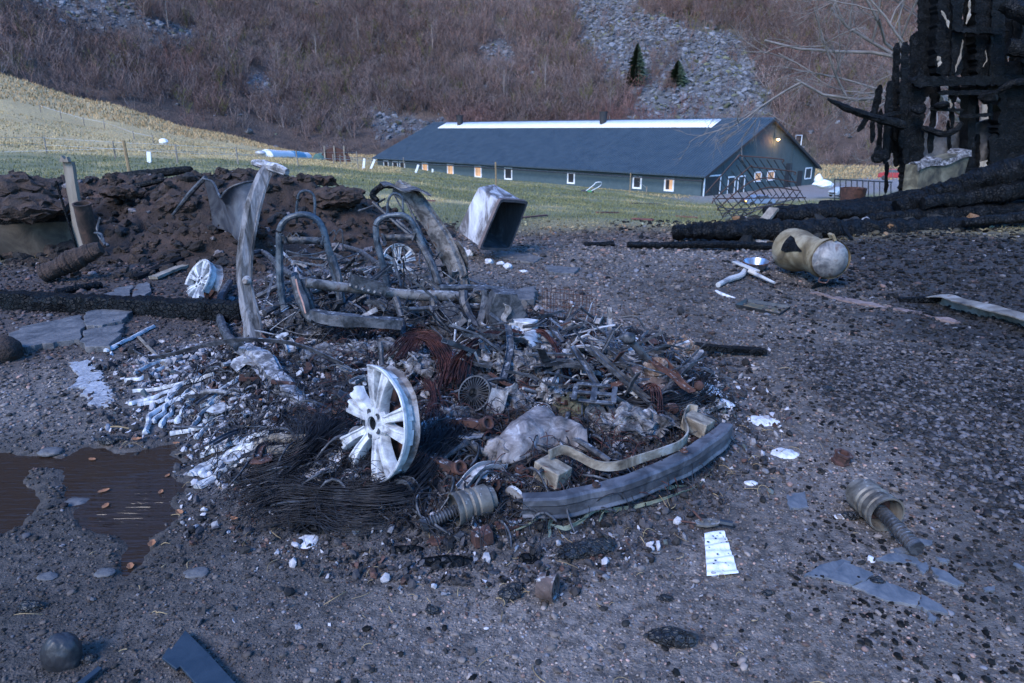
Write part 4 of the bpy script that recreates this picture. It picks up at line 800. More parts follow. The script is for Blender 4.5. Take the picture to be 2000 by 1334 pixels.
branchy(tree, [(W(a[0], a[1], 26), W(b[0], b[1], 25 - (q % 3))) for q, (a, b) in enumerate(S)], 4, .085, 4).build('crown', M['bark'], tree, sharp=180)
# ================================================================ THINGS IN THE FIELD AND FARMYARD
def gz(p, dz=0): return np.array([p[0], p[1], float(H(p[0], p[1])[0]) + dz])
M['postwood'] = mat('post_wood', [(.16, .11, .06), (.3, .21, .12)], 5, .9, bump=0)
M['galv'] = mat('galvanised', [(.3, .31, .33), (.45, .46, .48)], 8, .5, .4, bump=0)
def fence(name, lab, pts, hpx, r_, mat_, wires=2, cat='fence'):
    L_ = [G(*p) for p in pts]; f = thing(name, lab, cat, L_[0]); tops = []
    for (px, py), p, hp in zip(pts, L_, hpx if np.ndim(hpx) else [hpx] * len(pts)):
        h = hp * p[1] / 1395.; lean = rng.normal(0, .03, 2) * h; t = p + [lean[0], lean[1], h]; tops.append((p, t))
        MB().tube([p - [0, 0, .05], t], [r_, r_ * .9], 6).build('post', M[mat_], f)
    for k in range(wires):
        u = .55 + .38 * k / max(1, wires - 1) if wires > 1 else .8
        MB().tube([a + (b - a) * u + [0, -.02, 0] for a, b in tops], .006 * max(1, L_[0][1] / 22), 3, caps=False).build('wire', M['galv'], f)
    return f
fence('wooden_fence', 'fence of stout brown posts and wire crossing the near grass', [(-120, 350), (255, 348), (969, 367), (1230, 378)], [60, 72, 50, 40], .055, 'postwood', 1)
fence('wire_fence', 'thin wire fence running along the foot of the dry slope', [(-40, 305), (92, 302), (226, 310), (347, 318), (466, 322), (583, 326), (700, 330)], [38, 34, 34, 36, 34, 30, 34], .05, 'timber', 2)
fence('paddock_fence', 'pale post and wire fence along the long wall of the barn', [(652, 321), (665, 321), (677, 322), (789, 330), (887, 334), (915, 337), (955, 342), (1057, 352), (1150, 358), (1191, 362), (1235, 370), (1262, 378)], [19, 19, 19, 22, 28, 25, 18, 26, 20, 18, 30, 14], .07, 'timber', 1)
fence('slope_fence', 'faint wire fence climbing the dry slope on the left', [(80, 220), (120, 232), (165, 245), (205, 252), (262, 272), (300, 280)], 16, .06, 'timber', 1)
for q, (px, py, tx, h) in enumerate([(292, 318, 2, 21), (710, 330, 3, 20), (724, 330, 9, 18), (812, 337, 6, 15), (845, 337, 0, 7)]):
    p = G(px, py); s = p[1] / 1395.; tag(MB().bar(p, p + [tx * s, 0, h * s], .22, .08, up=(0, 1, 0)).build('marker_post', M['white']), ['white post in the dry field left of the pillar', 'white upright post left of the barn', 'white leaning post left of the barn', 'white leaning post before the left end of the barn wall', 'short white stub below the first lit windows'][q], 'post')
# white wrapped bales, green tunnel shed, with a brown shed end each
p = G(562, 308); s = p[1] / 1395.; A = G(520, 306); B = G(598, 309); ax = nrm(B - A); rad = 13 * s
th = thing('polytunnel', 'white plastic covered half round tunnel in the dry field', 'tunnel', p); an = np.linspace(0, math.pi, 12)
def tunnel(mb, A, B, r, n=14): mb.sweep([(math.cos(a) * r, math.sin(a) * r) for a in an], cr([A, B], n), caps=True, amp=.08, nsc=1); return mb
tunnel(MB(), A, B, rad).build('cover', M['white'], th); tunnel(MB(), A + (B - A) * .52 + [0, 0, .05], A + (B - A) * .84 + [0, 0, .05], rad * 1.01, 4).build('blue_sheet', M['bluesheet'] if 'bluesheet' in M else M['galv'], th); MB().rock(A + [-.6, 0, rad * .5], rad * .55, 2, (1.4, 1, .6), .2, 3).build('bale_wrap', M['galv'], th)
A, B = G(632, 314), G(664, 317); th = thing('tunnel_shed', 'low green roofed half round shed with an open brown end', 'shed', G(650, 318)); tunnel(MB(), A + [0, 3, 0], A + (B - A) * .25 + [-1, -1, 0], 17 * A[1] / 1395 * .9, 6).build('roof', M['greenroof'] if 'greenroof' in M else M['barnroof'], th)
pA = A + (B - A) * .3 + [1.2, -1, 0]; MB().prism([(math.cos(a) * 1.9, math.sin(a) * 1.7) for a in an], .2, pA + [0, -.4, 0], (1, 0, 0), (0, 0, 1)).build('end_wall', M['rust'], th)
for i_ in (-1, 0, 1): MB().bar(pA + [i_ * 1.2, -.7, 0], pA + [i_ * 1.2, -.7, 1.9], .18, .1, up=(0, 1, 0)).build('post', M['timber'], th)
p = G(320, 281); tag(MB().rock(p + [0, 0, .2], .42, 2, (1.2, .8, .9), .3, 8).build('feed_bag', M['white']), 'small white sack lying on the dry slope', 'sack')
# lawn mower with steel handle
p = G(1152, 377); s = p[1] / 1395.; mw = thing('lawn_mower', 'old lawn mower with a pale tube handle on the grass before the barn', 'lawn mower', p)
MB().rock(p + [-.45, 0, .13], .2, 2, (1.3, 1, .6), .2, 2).build('engine', M['dark'], mw); MB().box(p + [-.1, 0, .12], (.5, .5, .12)).build('deck', M['green'] if 'green' in M else M['leaf'], mw, bevel=.03)
MB().tube([p + np.array(q) for q in [(-.35, -.2, .15), (.25, -.2, .62), (.42, -.2, .80), (.8, -.1, .82), (.88, .1, .66), (.7, .2, .45), (.05, .25, .1)]], .03, 6, 40).build('handle', M['white'], mw)
for q in ((-.3, -.28, .1), (.2, -.28, .1)): MB().lathe([(0, -.03), (.1, -.03), (.1, .03), (0, .03)], p + np.array(q), (0, 1, 0), 14).build('wheel', M['dark'], mw)
# red hose pieces in the grass
M['redpipe'] = mat('faded_red', [(.09, .035, .035), (.15, .06, .055)], 6, .8, bump=0)
for q, (a, b, lab) in enumerate([((1012, 429), (1068, 424), 'reddish board lying in the grass right of the tipped tub'), ((1232, 398), (1290, 400), 'reddish lath in the grass nearest the barn corner'), ((1235, 430), (1275, 433), 'short reddish lath on the grass before the logs'), ((1165, 417), (1208, 418), 'reddish lath in the grass between tub and logs'), ((1320, 424), (1362, 428), 'reddish lath beside the hay rack'), ((820, 393), (850, 395), 'reddish lath on the grass behind the right pillar')]):
    A, B = G(*a), G(*b); tag(MB().bar(A + [0, 0, .03], B + [0, 0, .04], .06, .03, seg=4, amp=.01).build('lath', M['redpipe']), lab, 'lath', 'reddish laths in the grass')
# hay rack of welded rods lying on its side
r_ = thing('hay_rack', 'rusty hay rack of crossed steel rods tilted beside the logs', 'hay rack', W(1480, 430, 13.5))
Yr = 13.4
hoops = [[(1378, 378), (1440, 308), (1452, 305), (1525, 311), (1528, 318)], [(1390, 398), (1400, 385), (1462, 328), (1475, 327), (1548, 335), (1552, 342)], [(1402, 412), (1408, 402), (1478, 350), (1555, 356)], [(1412, 425), (1420, 414), (1490, 368), (1560, 372)], [(1392, 388), (1574, 386)], [(1420, 440), (1500, 402), (1570, 402)]]
for q, h in enumerate(hoops): MB().tube([W(a, b, Yr + q * .14) for a, b in h], .013, 6, 26).build('frame_rod', M['rackrust'] if 'rackrust' in M else M['steel'], r_)
mb = MB()
def rod(a, b, y0=0, y1=.7): mb.tube([W(a[0], a[1], Yr + y0), W(b[0], b[1], Yr + y1)], .009, 5)
for k in range(7): u = k / 6; rod((1440 + 86 * u, 306 + 8 * u), (1494 + 82 * u, 370 + 34 * u * .5 + 10)); 
for k in range(7): u = k / 6; rod((1386 + 62 * u, 372 - 60 * u), (1440 + 56 * u, 436 - 50 * u))
for k in range(8): u = k / 7; rod((1405 + 130 * u, 440 - 100 * u * .2 - 8), (1452 + 112 * u, 386 - 14 * u), .6, .2)
for k in range(7): u = k / 6; rod((1395 + 20 * u, 392 + 8 * u + 30 * u), (1412 + 150 * u, 425 - 20 * u * 2), .1, .5)
mb.build('lattice', M['steel'], r_)
# railing pen with uprights
rp = thing('pen_railing', 'dark steel railing pen on the gravel behind the logs', 'railing', G(1680, 398)); Yp = 26
for q, (y_, yd) in enumerate(((350, 0), (382, 0), (400, 0))): MB().tube([W(1630, y_, Yp), W(1742, y_ + 6, Yp + .6)], .028, 6).build('rail', M['steel'], rp)
for k in range(11): MB().tube([W(1630 + k * 11, 350 + k * .5, Yp + k * .05), W(1630 + k * 11, 402, Yp + k * .05)], .022, 5).build('upright', M['steel'], rp)
# cars on the farmyard
def car(name, px, py, Y, wpx, col, lab, az=0.3, lit=False):
    p = W(px, py, Y); s = wpx * Y / 1395. / 4.2; c = thing(name, lab, 'car', p, az); m = mat(name + '_paint', [gray(.9, col), col], 2, .35, .1, bump=0, spec=.5); sc_ = s
    prof = [(-2.1, .35), (-2.15, .8), (-1.95, .98), (-1.2, 1.02), (-.75, 1.45), (.9, 1.48), (1.55, 1.0), (2.05, .9), (2.12, .6), (2.1, .35)]
    mb = MB(); mb.prism([(a * sc_, b * sc_) for a, b in prof], -1.6 * sc_, (0, -.8 * sc_, 0), (1, 0, 0), (0, 0, 1)); mb.v[0][:, 1] *= 1
    mb.build('body', m, c, local=True, bevel=.06 * sc_, sharp=40)
    for a in (-1.3, 1.3):
        for b in (-.82, .82):
            wh = MB(); wh.lathe([(0, -.1), (.2, -.1), (.33, -.08), (.33, .08), (.2, .1), (0, .1)], (a * sc_, b * sc_, .33 * sc_), (0, 1, 0), 18); wh.v[0] = (wh.v[0] - [a * sc_, b * sc_, .33 * sc_]) * sc_ + [a * sc_, b * sc_, .33 * sc_]; wh.build('wheel', M['dark'], c, local=True)
    gl = MB(); gl.prism([(a * sc_, b * sc_) for a, b in [(-1.12, 1.04), (-.72, 1.38), (.86, 1.40), (1.4, 1.04)]], -1.64 * sc_, (0, -.82 * sc_, 0), (1, 0, 0), (0, 0, 1)); gl.build('window_band', M['glass'] if 'glass' in M else M['dark'], c, local=True)
    fr = MB(); fr.box((-2.15 * sc_, 0, .62 * sc_), (.05, 1.0 * sc_, .22 * sc_)); fr.build('grille', M['dark'], c, local=True)
    for b in (-.62, .62): MB().rock((-2.14 * sc_, b * sc_, .72 * sc_), .13 * sc_, 1, (.5, 1.4, .8), 0).build('headlight', M['amber'] if lit else M['galv'], c, local=True)
    return c
M['amber'] = emit('amber_light', (1, .42, .06), 1.6); M['glass'] = mat('car_glass', [(.05, .06, .08), (.08, .1, .13)], 2, .15, bump=0, spec=.6)
car('parked_car', 1480, 402, 46, 62, (.16, .22, .32), 'small blue grey car with lit amber front light seen through the hay rack', .15, True)
car('parked_car', 1642, 384, 70, 54, (.32, .38, .45), 'dark fronted grey blue car parked right of the barn gable', .5)
car('parked_car', 1748, 352, 60, 62, (.30, .03, .04), 'red car mostly hidden behind the burnt building', 2.6)
p = G(1605, 358); s = 58 / 1395.; q0 = W(1608, 362, 70); mb = MB(); mb.rock(q0 + [0, 0, .1], .6, 3, (1.6, 1, .7), .35, 6); mb.rock(q0 + [-.5, 0, .5], .45, 2, (.9, .8, 1.2), .4, 9); tag(mb.build('tarpaulin', M['white']), 'crumpled white tarpaulin heap behind the barn corner', 'tarpaulin')

# ================================================================ LOOSE THINGS between wreck and logs
M['tub'] = mat('scorched_tub', [(.05, .042, .045), (.09, .08, .085), (.36, .36, .40), (.55, .55, .6)], 4.5, .8, bump=.5, bs=30, bd=.006, stops=[.3, .44, .56, .7], det=9, stretch=(1.6, 1, .35))
# tipped tub: open mouth faces right and slightly towards the camera
tb = thing('tipped_tub', 'scorched rectangular plastic tub tipped on its end with its mouth to the right', 'tub', G(930, 490))
Yt = 8.6
bot = [W(892, 452, Yt), W(935, 366, Yt + .0), W(968, 360, Yt + .5), W(925, 430, Yt + .75)]      # small (closed) end: near-low, near-high, far-high, far-low
mou = [W(938, 486, Yt - .15), W(978, 392, Yt - .1), W(1030, 396, Yt + .45), W(995, 486, Yt + .45)]
def tubshape(mb, k=1.0, inner=False):
    cb, cm = np.mean(bot, 0), np.mean(mou, 0); rings = []
    for t in np.linspace(0, 1, 9):
        t_ = t if not inner else .06 + .94 * t
        q = [np.array(b) * (1 - t_) + np.array(m_) * t_ for b, m_ in zip(bot, mou)]; c = np.mean(q, 0); q = [c + (a - c) * k for a in q]; R_ = []
        for a, b in zip(q, q[1:] + q[:1]):
            nx = q[(q.index(b) if False else 0)]
            for f in (.0, .1, .5, .9): R_.append(a + (b - a) * f)
        R2 = []
        for i in range(len(R_)):
            R2.append(c + (R_[i] - c) * (.965 if i % 4 == 0 else 1))
        rings.append(R2)
    V = np.array([v for r in rings for v in r]); m_ = len(rings[0]); V = wob(V, .012, 3, 4)
    Fc = [(i * m_ + j, i * m_ + (j + 1) % m_, (i + 1) * m_ + (j + 1) % m_, (i + 1) * m_ + j) for i in range(8) for j in range(m_)] + [tuple(range(m_))[::-1]]
    if inner: Fc = [f[::-1] for f in Fc]
    mb.add(V, Fc); return V[-m_:]
mb = MB(); ro = tubshape(mb); mb.build('shell', M['tub'], tb, sharp=50)
mb = MB(); ri = tubshape(mb, .95, True); mb.build('inside', M['tubin'], tb, sharp=50)
mb = MB(); ax_ = nrm(np.mean(mou, 0) - np.mean(bot, 0)); c_ = np.mean(ro, 0); n_ = len(ro); out = c_ + (ro - c_) * 1.06
mb.add(np.vstack([out, ri, out - ax_ * .035, ro - ax_ * .035]), [(i, (i + 1) % n_, n_ + (i + 1) % n_, n_ + i) for i in range(n_)] + [(i, 2 * n_ + i, 2 * n_ + (i + 1) % n_, (i + 1) % n_) for i in range(n_)] + [(2 * n_ + i, 3 * n_ + i, 3 * n_ + (i + 1) % n_, 2 * n_ + (i + 1) % n_) for i in range(n_)]); mb.build('rim', M['tubrim'] if 'tubrim' in M else M['steel'], tb)
# white lumps and slabs at its foot
for q, (px, py, r_, s3, lab) in enumerate([(955, 515, .045, (1.1, 1, .9), 'white melted lump left of the cup shaped one'), (992, 524, .05, (1, 1, .8), 'white cup shaped melted lump below the tub'), (978, 518, .04, (1.3, .9, .7), 'white crumbly lump between two others below the tub'), (916, 500, .055, (1, .9, 1), 'pale lump leaning under the closed end of the tub'), (905, 494, .05, (1, 1, .9), 'grey pot like lump nearest the right pillar'), (1022, 532, .03, (1.6, 1, .5), 'flat white crumb at the right of the lumps')]):
    mb = MB().rock(G(px, py) + [0, 0, r_ * .5], r_, 3, s3, .4, q + 20); tag(mb.build('melted_lump', M['ash']), lab, 'lump', 'white melted lumps below the tub')
for q, a in enumerate([([(980, 492), (1030, 498), (1062, 506), (1040, 516), (990, 508), (960, 500)], .02, 'grey crumpled sheet lying under the mouth of the tub'), ([(1068, 522), (1130, 527), (1122, 538), (1082, 538), (1064, 530)], .03, 'dark flat lump right of the white melted lumps'), ([(1000, 578), (1045, 570), (1046, 580), (1044, 598), (1002, 600)], .07, 'dark grey box like slab behind the wreck corner')]): slab(a[0], a[1], a[2], seed=q + 40, name='flat_scrap', cat='scrap')
# rusty hot water cylinder
M['cyl'] = mat('scorched_enamel', [(.045, .035, .025), (.17, .13, .075), (.32, .27, .185), (.13, .075, .032)], 3.4, .5, .15, bump=.3, bs=40, bd=.004, det=8, stops=[.3, .45, .58, .7])
M['cylend'] = mat('scorched_dark_enamel', [(.05, .05, .055), (.12, .12, .13), (.26, .25, .25), (.10, .055, .04)], 6, .6, .3, bump=.4, bs=50, bd=.004, det=9)
wc = thing('water_cylinder', 'scorched yellowish grey hot water cylinder lying on its side', 'water cylinder', G(1580, 548))
A = W(1622, 507, 7.05); B = W(1543, 488, 7.95); ax = nrm(B - A); L_ = np.linalg.norm(B - A); ra, rb = .205, .245
mb = MB(); mb.lathe([(ra, 0), (ra * 1.0, .12), (ra * .93, .14), (ra * .9, L_ * .35), (ra * 1.0, L_ * .6), (rb * .98, L_ * .8), (rb, L_ * .96), (rb * .9, L_ * 1.02), (rb * .5, L_ * 1.06), (0, L_ * 1.07)], A, ax, 44, amp=.03, nsc=2.2, seed=4); mb.build('jacket', M['cyl'], wc, sharp=30)
mb = MB(); mb.lathe([(ra * 1.02, .0), (ra * 1.03, .1), (ra * .98, .1), (ra * .98, 0)], A, ax, 44, amp=.012, nsc=4); mb.build('band', M['cyl'], wc)
mb = MB(); mb.lathe([(0, -.10), (ra * .4, -.09), (ra * .75, -.055), (ra * .95, -.0), (ra * .97, .02)], A, ax, 44, amp=.012, nsc=6); mb.build('domed_end', M['cylend'], wc)
sd, u_, a_ = frame(ax)
def tear(u, v):
    h = L_ * (.30 + .42 * u); an = .30 + (.85 - .7 * abs(u - .75)) * (v - .5) * (.25 + u) + .25 * u; rr_ = np.interp(h / L_, [.14, .35, .6, .8], [.93, .9, 1.0, 1.17]) * ra + .006; return A + ax * h + rr_ * (math.cos(an) * sd + math.sin(an) * u_)
MB().grid(tear, 14, 8, .003).build('scorched_tear', M['char'], wc)
tp_ = A + ax * .03 + np.array([0, 0, ra * .96]) 
mb = MB(); mb.bar(tp_ + ax * .0 + [.02, 0, .0], tp_ + ax * .0 + [-.02, 0, .07], .11, .03); mb.build('bracket', M['cyl'], wc, bevel=.006)
mb = MB(); mb.tube([A + np.array([-.10, -.05, -ra * .86]), A + np.array([-.14, -.1, -ra * 1.02]), A + np.array([-.07, -.12, -ra * 1.08]), A + np.array([-.02, -.07, -ra * .95])], .006, 5, 14); mb.build('loop', M['rust'], wc)
# bowl
p = G(1475, 528) + [0, 0, .0]; b_ = thing('metal_bowl', 'heat blued steel bowl standing beside the cylinder', 'bowl', p); M['bowl'] = mat('heat_blued_steel', [(.12, .16, .24), (.35, .4, .48), (.05, .05, .06)], 5, .3, .8, bump=.05)
mb = MB(); mb.lathe([(0, .0), (.075, .0), (.12, .045), (.15, .11), (.157, .113), (.15, .118), (.142, .11), (.112, .05), (.07, .012), (0, .012)], p + [0, 0, .0], nrm([-.05, -.12, 1]), 40); mb.build('bowl', M['bowl'], b_)
mb = MB(); mb.lathe([(.148, .108), (.160, .108), (.160, .118), (.148, .118), (.148, .108)], p, nrm([-.05, -.12, 1]), 40); mb.build('rim', M['rust'], b_)
# pale pipe fitting with plate
p = G(1460, 552); pf = thing('pipe_fitting', 'pale bent drain pipe fitting with a flat arm beside the bowl', 'pipe fitting', p); pm = mat('pale_scorched_pipe', [(.2, .2, .22), (.42, .42, .43), (.5, .44, .38)], 5, .6, .2, bump=.2)
a = [G(1402, 562) + [0, 0, .03], G(1425, 553) + [0, 0, .045], G(1447, 546) + [0, 0, .05], G(1455, 536) + [0, 0, .07]]; MB().tube(a, [.028, .034, .033, .026], 10, 24).build('elbow', pm, pf)
MB().bar(G(1432, 532) + [0, 0, .13], G(1478, 545) + [0, 0, .09], .07, .02, seg=6, amp=.005).build('plate', pm, pf, bevel=.004); MB().tube([G(1462, 543) + [0, 0, .08], G(1512, 558) + [0, 0, .03]], [.024, .015], 8, 10).build('arm', pm, pf)
tag(MB().tube([G(1398, 570) + [0, 0, .01], G(1412, 578) + [0, 0, .012], G(1436, 584) + [0, 0, .01]], [.012, .02, .006], 6, 12).build('melted_strip', M['ash']), 'white melted strip on the gravel left of the baking tray', 'strip')
# baking tray
c = [G(1434, 602), G(1458, 591), G(1545, 603), G(1522, 618)]; tr_ = thing('baking_tray', 'rectangular dark baking tray lying on the gravel', 'tray', np.mean(c, 0))
zt = np.mean(c, 0)[2]; c = [np.array([q[0], q[1], zt + .035]) for q in c]; cc = np.mean(c, 0); inn = [cc + (q - cc) * .90 - [0, 0, .03] for q in c]; inn2 = [cc + (q - cc) * .98 for q in c]; out = [cc + (q - cc) * .92 - [0, 0, .035] for q in c]
mb = MB(); V = c + inn2 + inn + out; mb.add(V, [(i, (i + 1) % 4, 4 + (i + 1) % 4, 4 + i) for i in range(4)] + [(4 + i, 4 + (i + 1) % 4, 8 + (i + 1) % 4, 8 + i) for i in range(4)] + [(8, 9, 10, 11)] + [(i, 12 + i, 12 + (i + 1) % 4, (i + 1) % 4) for i in range(4)] + [(15, 14, 13, 12)]); mb.build('tray', M['tray'] if 'tray' in M else M['plastic'], tr_, bevel=.004)
MB().grid(lambda u, v: inn[0] + (inn[1] - inn[0]) * (.08 + .84 * v) + (inn[3] - inn[0]) * (.06 + .88 * u) + np.array([0, 0, .004 + .003 * math.sin(u * 20)]), 20, 8).build('residue', M['sheetrust'] if 'sheetrust' in M else M['steel'], tr_)
# long bent flashing at the right edge, and the pink brown plank before it
M['flash'] = mat('scorched_flashing', [(.05, .045, .045), (.17, .15, .13), (.28, .27, .26), (.14, .08, .045)], 3.5, .6, .3, bump=.3, bs=40, bd=.004, det=9, stops=[.32, .45, .58, .7])
pts = [W(1765, 592, 6.6), W(1830, 588, 6.2), W(1870, 600, 5.9), W(1930, 616, 5.6), W(2010, 640, 5.2), W(2180, 690, 4.7)]
mb = MB(); mb.sweep([(-.02, .05), (.09, .07), (.115, .05), (.12, -.09), (.11, -.09), (.105, .04), (.085, .058), (-.02, .04)], cr(pts, 60), sc_=np.interp(np.linspace(0, 1, 60), [0, .15, .3, 1], [.35, .8, 1, 1.1]), amp=.02, nsc=4, seed=2); tag(mb.build('metal_flashing', M['flash']), 'long bent metal flashing lying at the right edge', 'flashing')
mb = MB(); mb.bar(G(1755, 590) + [0, 0, .02], G(1870, 592) + [0, 0, .06], .09, .04, seg=16, amp=.015); tag(mb.build('charred_lath', M['char']), 'charred lath lying behind the long metal flashing', 'lath')
M['pinkwood'] = mat('scorched_pink_wood', [(.06, .045, .045), (.16, .115, .11), (.22, .17, .16)], 8, .9, bump=.4)
for q, (a, b, w_, lab) in enumerate([((1588, 572), (1730, 604), .11, 'reddish grey plank half buried in front of the cylinder'), ((1752, 604), (1870, 632), .09, 'reddish grey plank end pointing at the metal flashing')]):
    mb = MB(); mb.bar(G(*a) + [0, 0, .0], G(*b) + [0, 0, .0], w_, .03, seg=24, amp=.02, seed=q); tag(mb.build('buried_plank', M['pinkwood']), lab, 'plank')
tag(MB().tube([G(1585, 566) + [0, 0, .02], G(1605, 558) + [0, 0, .03], G(1632, 556) + [0, 0, .02]], [.012, .03, .012], 7, 14).build('charred_piece', M['char']), 'small charred bent piece under the cylinder end', 'charcoal')
# wire basket and dark bar behind the wreck
p0, p1, p2, p3 = G(1062, 622), G(1162, 628), G(1150, 660), G(1075, 650); wb = thing('wire_basket', 'thin wire basket standing behind the front right of the wreck', 'basket', (p0 + p1) / 2); hb = .26
mb = MB()
for u in np.linspace(0, 1, 17): a = p0 + (p1 - p0) * u; mb.tube([a, a + [0, -.03, hb * (1 - .1 * u)]], .0022, 4); 
for v in np.linspace(0, 1, 5): mb.tube([p0 + [0, -.03 * v, hb * v], p1 + [0, -.03 * v, hb * .9 * v]], .0028, 4)
mb.build('front_grid', M['rust'], wb); mb = MB()
for u in np.linspace(0, 1, 12): a = p0 + (p1 - p0) * u + [0, .3, 0]; mb.tube([a, a + [0, .02, hb * .85]], .0022, 4)
mb.tube([p0 + [0, .3, hb * .8], p1 + [0, .3, hb * .8]], .0028, 4); mb.build('back_grid', M['rust'], wb)
slab([(1062, 610), (1105, 612), (1104, 624), (1066, 624)], .03, 'dark flat tile inside the wire basket', seed=51, name='tile', cat='tile')
pts = [G(990, 614), G(1100, 630), G(1230, 655), G(1350, 682), G(1495, 694)]; mb = MB(); mb.sweep([(-.03, -.015), (.03, -.015), (.03, .015), (-.03, .015)], cr([p + [0, 0, .03] for p in pts], 70), sc_=np.interp(np.linspace(0, 1, 70), [0, .6, .7, 1], [.8, .8, 1.3, 1.2]), amp=.012, nsc=12)
tag(mb.build('trim_strip', M['char']), 'long dark trim strip lying along the far side of the wreck', 'trim')
# ================================================================ THE BURNT-OUT CAR (frame still standing)
car0 = thing('car_wreck', 'burnt out car shell with two standing pillars, two bare seat frames and a cross beam', 'car wreck', G(700, 660))
def cp(mb, nm, m='steel', **k): return mb.build(nm, M[m], car0, **k)
def taper(n, ks, vs): return np.interp(np.linspace(0, 1, n), ks, vs)
hat = [(-1, -.5), (-.55, -.62), (-.45, .0), (-.15, .12), (-.05, -.1), (.1, -.1), (.2, .2), (.55, .05), (.72, -.45), (1, -.4), (1, -.25), (.82, -.25), (.66, .28), (.2, .48), (-.2, .42), (-.6, .28), (-.74, -.35), (-1, -.3)]
# left pillar
PL = [(530, 322, 5.02), (512, 345, 4.96), (495, 395, 4.9), (481, 460, 4.86), (475, 520, 4.83), (479, 580, 4.8), (491, 640, 4.76), (490, 700, 4.72)]
n_ = 60; s_ = taper(n_, [0, .06, .3, .55, .7, .86, 1], [.052, .068, .076, .078, .076, .092, .12]); mb = MB()
mb.sweep(hat, cr([W(*p) for p in PL], n_), up=(-.75, -.6, .1), sc_=[(a, a * 1.35) for a in s_], amp=.010, nsc=7, seed=3); pl = cp(mb, 'pillar', 'pillar', sharp=28)
mb = MB(); mb.tube([W(497, 318, 5.1), W(520, 322, 5.0), W(545, 330, 4.9), W(561, 336, 4.85)], [.026, .032, .028, .02], 9, 22, amp=.012, nsc=10).grid(lambda u, v: W(498 + 60 * u, 314 + 20 * u + 10 * v, 5.05 - .15 * u) + np.array([0, -.04 * math.sin(v * 3), 0]), 12, 5, .005); mb.build('roof_rail_stub', M['pale_steel'], pl)
mb = MB(); mb.lathe([(0, .03), (.02, .03), (.03, .015), (.035, 0)], W(483, 548, 4.72), (-.3, -1, .1), 14); mb.build('belt_bolt', M['pale_steel'], pl)
# sill running forward from the pillar
n_ = 50; SL = [G(468, 690) + [0, 0, .07], G(500, 712) + [0, 0, .08], G(545, 752) + [0, 0, .05], G(590, 790) + [0, 0, .03], G(645, 825) + [0, 0, .0]]
mb = MB(); mb.sweep(hat, cr(SL, n_), sc_=[(a, a * .7) for a in taper(n_, [0, .3, 1], [.06, .075, .05])], amp=.035, nsc=8, seed=8); cp(mb, 'sill', 'ash_metal')
# rear door sill, other floor rails
for q, (pts, r_) in enumerate([([(470, 700, .08), (440, 660, .05), (430, 600, .04), (450, 560, .05)], .035), ([(520, 640, .12), (600, 600, .12), (700, 585, .1), (800, 600, .08)], .03), ([(480, 545, .28), (520, 530, .22), (560, 560, .16), (640, 590, .12)], .028), ([(520, 500, .14), (600, 487, .12), (690, 500, .1), (745, 530, .06)], .03), ([(505, 610, .14), (560, 590, .16), (620, 575, .15)], .022), ([(640, 505, .1), (700, 540, .1), (760, 590, .06)], .022)]):
    mb = MB(); mb.tube([G(a, b) + [0, 0, c] for a, b, c in pts], r_, 8, 30, amp=.012, nsc=9, seed=q); cp(mb, 'floor_rail')
# right pillar with its inner blade and roof plate
PR = [(772, 364, 6.35), (800, 382, 6.3), (826, 412, 6.25), (850, 450, 6.2), (872, 490, 6.15), (888, 530, 6.1), (896, 572, 6.05)]
n_ = 50; s_ = taper(n_, [0, .2, .5, .8, 1], [.085, .085, .095, .11, .10]); mb = MB()
mb.sweep(hat, cr([W(*p) for p in PR], n_), up=(-.5, -.8, .3), sc_=[(a, a * .6) for a in s_], amp=.02, nsc=6, seed=13); pr_ = cp(mb, 'pillar', 'rusty_pale', sharp=28)
mb = MB(); mb.grid(lambda u, v: W(742 + 92 * u + 8 * v, 358 + 16 * u + 7 * v, 6.5 - .35 * v - .2 * u) + np.array([0, 0, .015 * math.sin(u * 11)]), 24, 5, .012); mb.build('roof_plate', M['steel'], pr_)
MB().tube([W(738, 392, 6.4), W(728, 380, 6.45), (W(748, 362, 6.5)), W(775, 366, 6.4)], [.02, .03, .03, .02], 7, 18, amp=.01, nsc=12).build('torn_edge', M['char'], pr_)
mb = MB(); mb.grid(lambda u, v: W(866 + 30 * v + 34 * u, 470 + 100 * u, 6.25 - .1 * v) + np.array([.03 * math.sin(u * 6), -.04 * v, 0]), 16, 5, .008); mb.build('inner_blade', M['rusty_pale'], pr_)
mb = MB(); mb.bar(W(866, 520, 5.98), W(872, 540, 5.98), .05, .02, up=(0, -1, 0)); mb.build('belt_slot', M['char'], pr_)
for q, (a, b, r_) in enumerate([((728, 395, 6.5), (836, 486, 6.1), .014), ((700, 412, 6.6), (752, 388, 6.5), .010), ((775, 430, 6.3), (842, 480, 6.0), .012), ((770, 380, 6.4), (800, 430, 6.2), .008), ((796, 398, 6.2), (846, 500, 6.0), .012)]): MB().tube([W(*a), W((a[0] + b[0]) / 2, (a[1] + b[1]) / 2 + 3, (a[2] + b[2]) / 2), W(*b)], r_, 6, 10).build('stay', M['steel'], pr_)
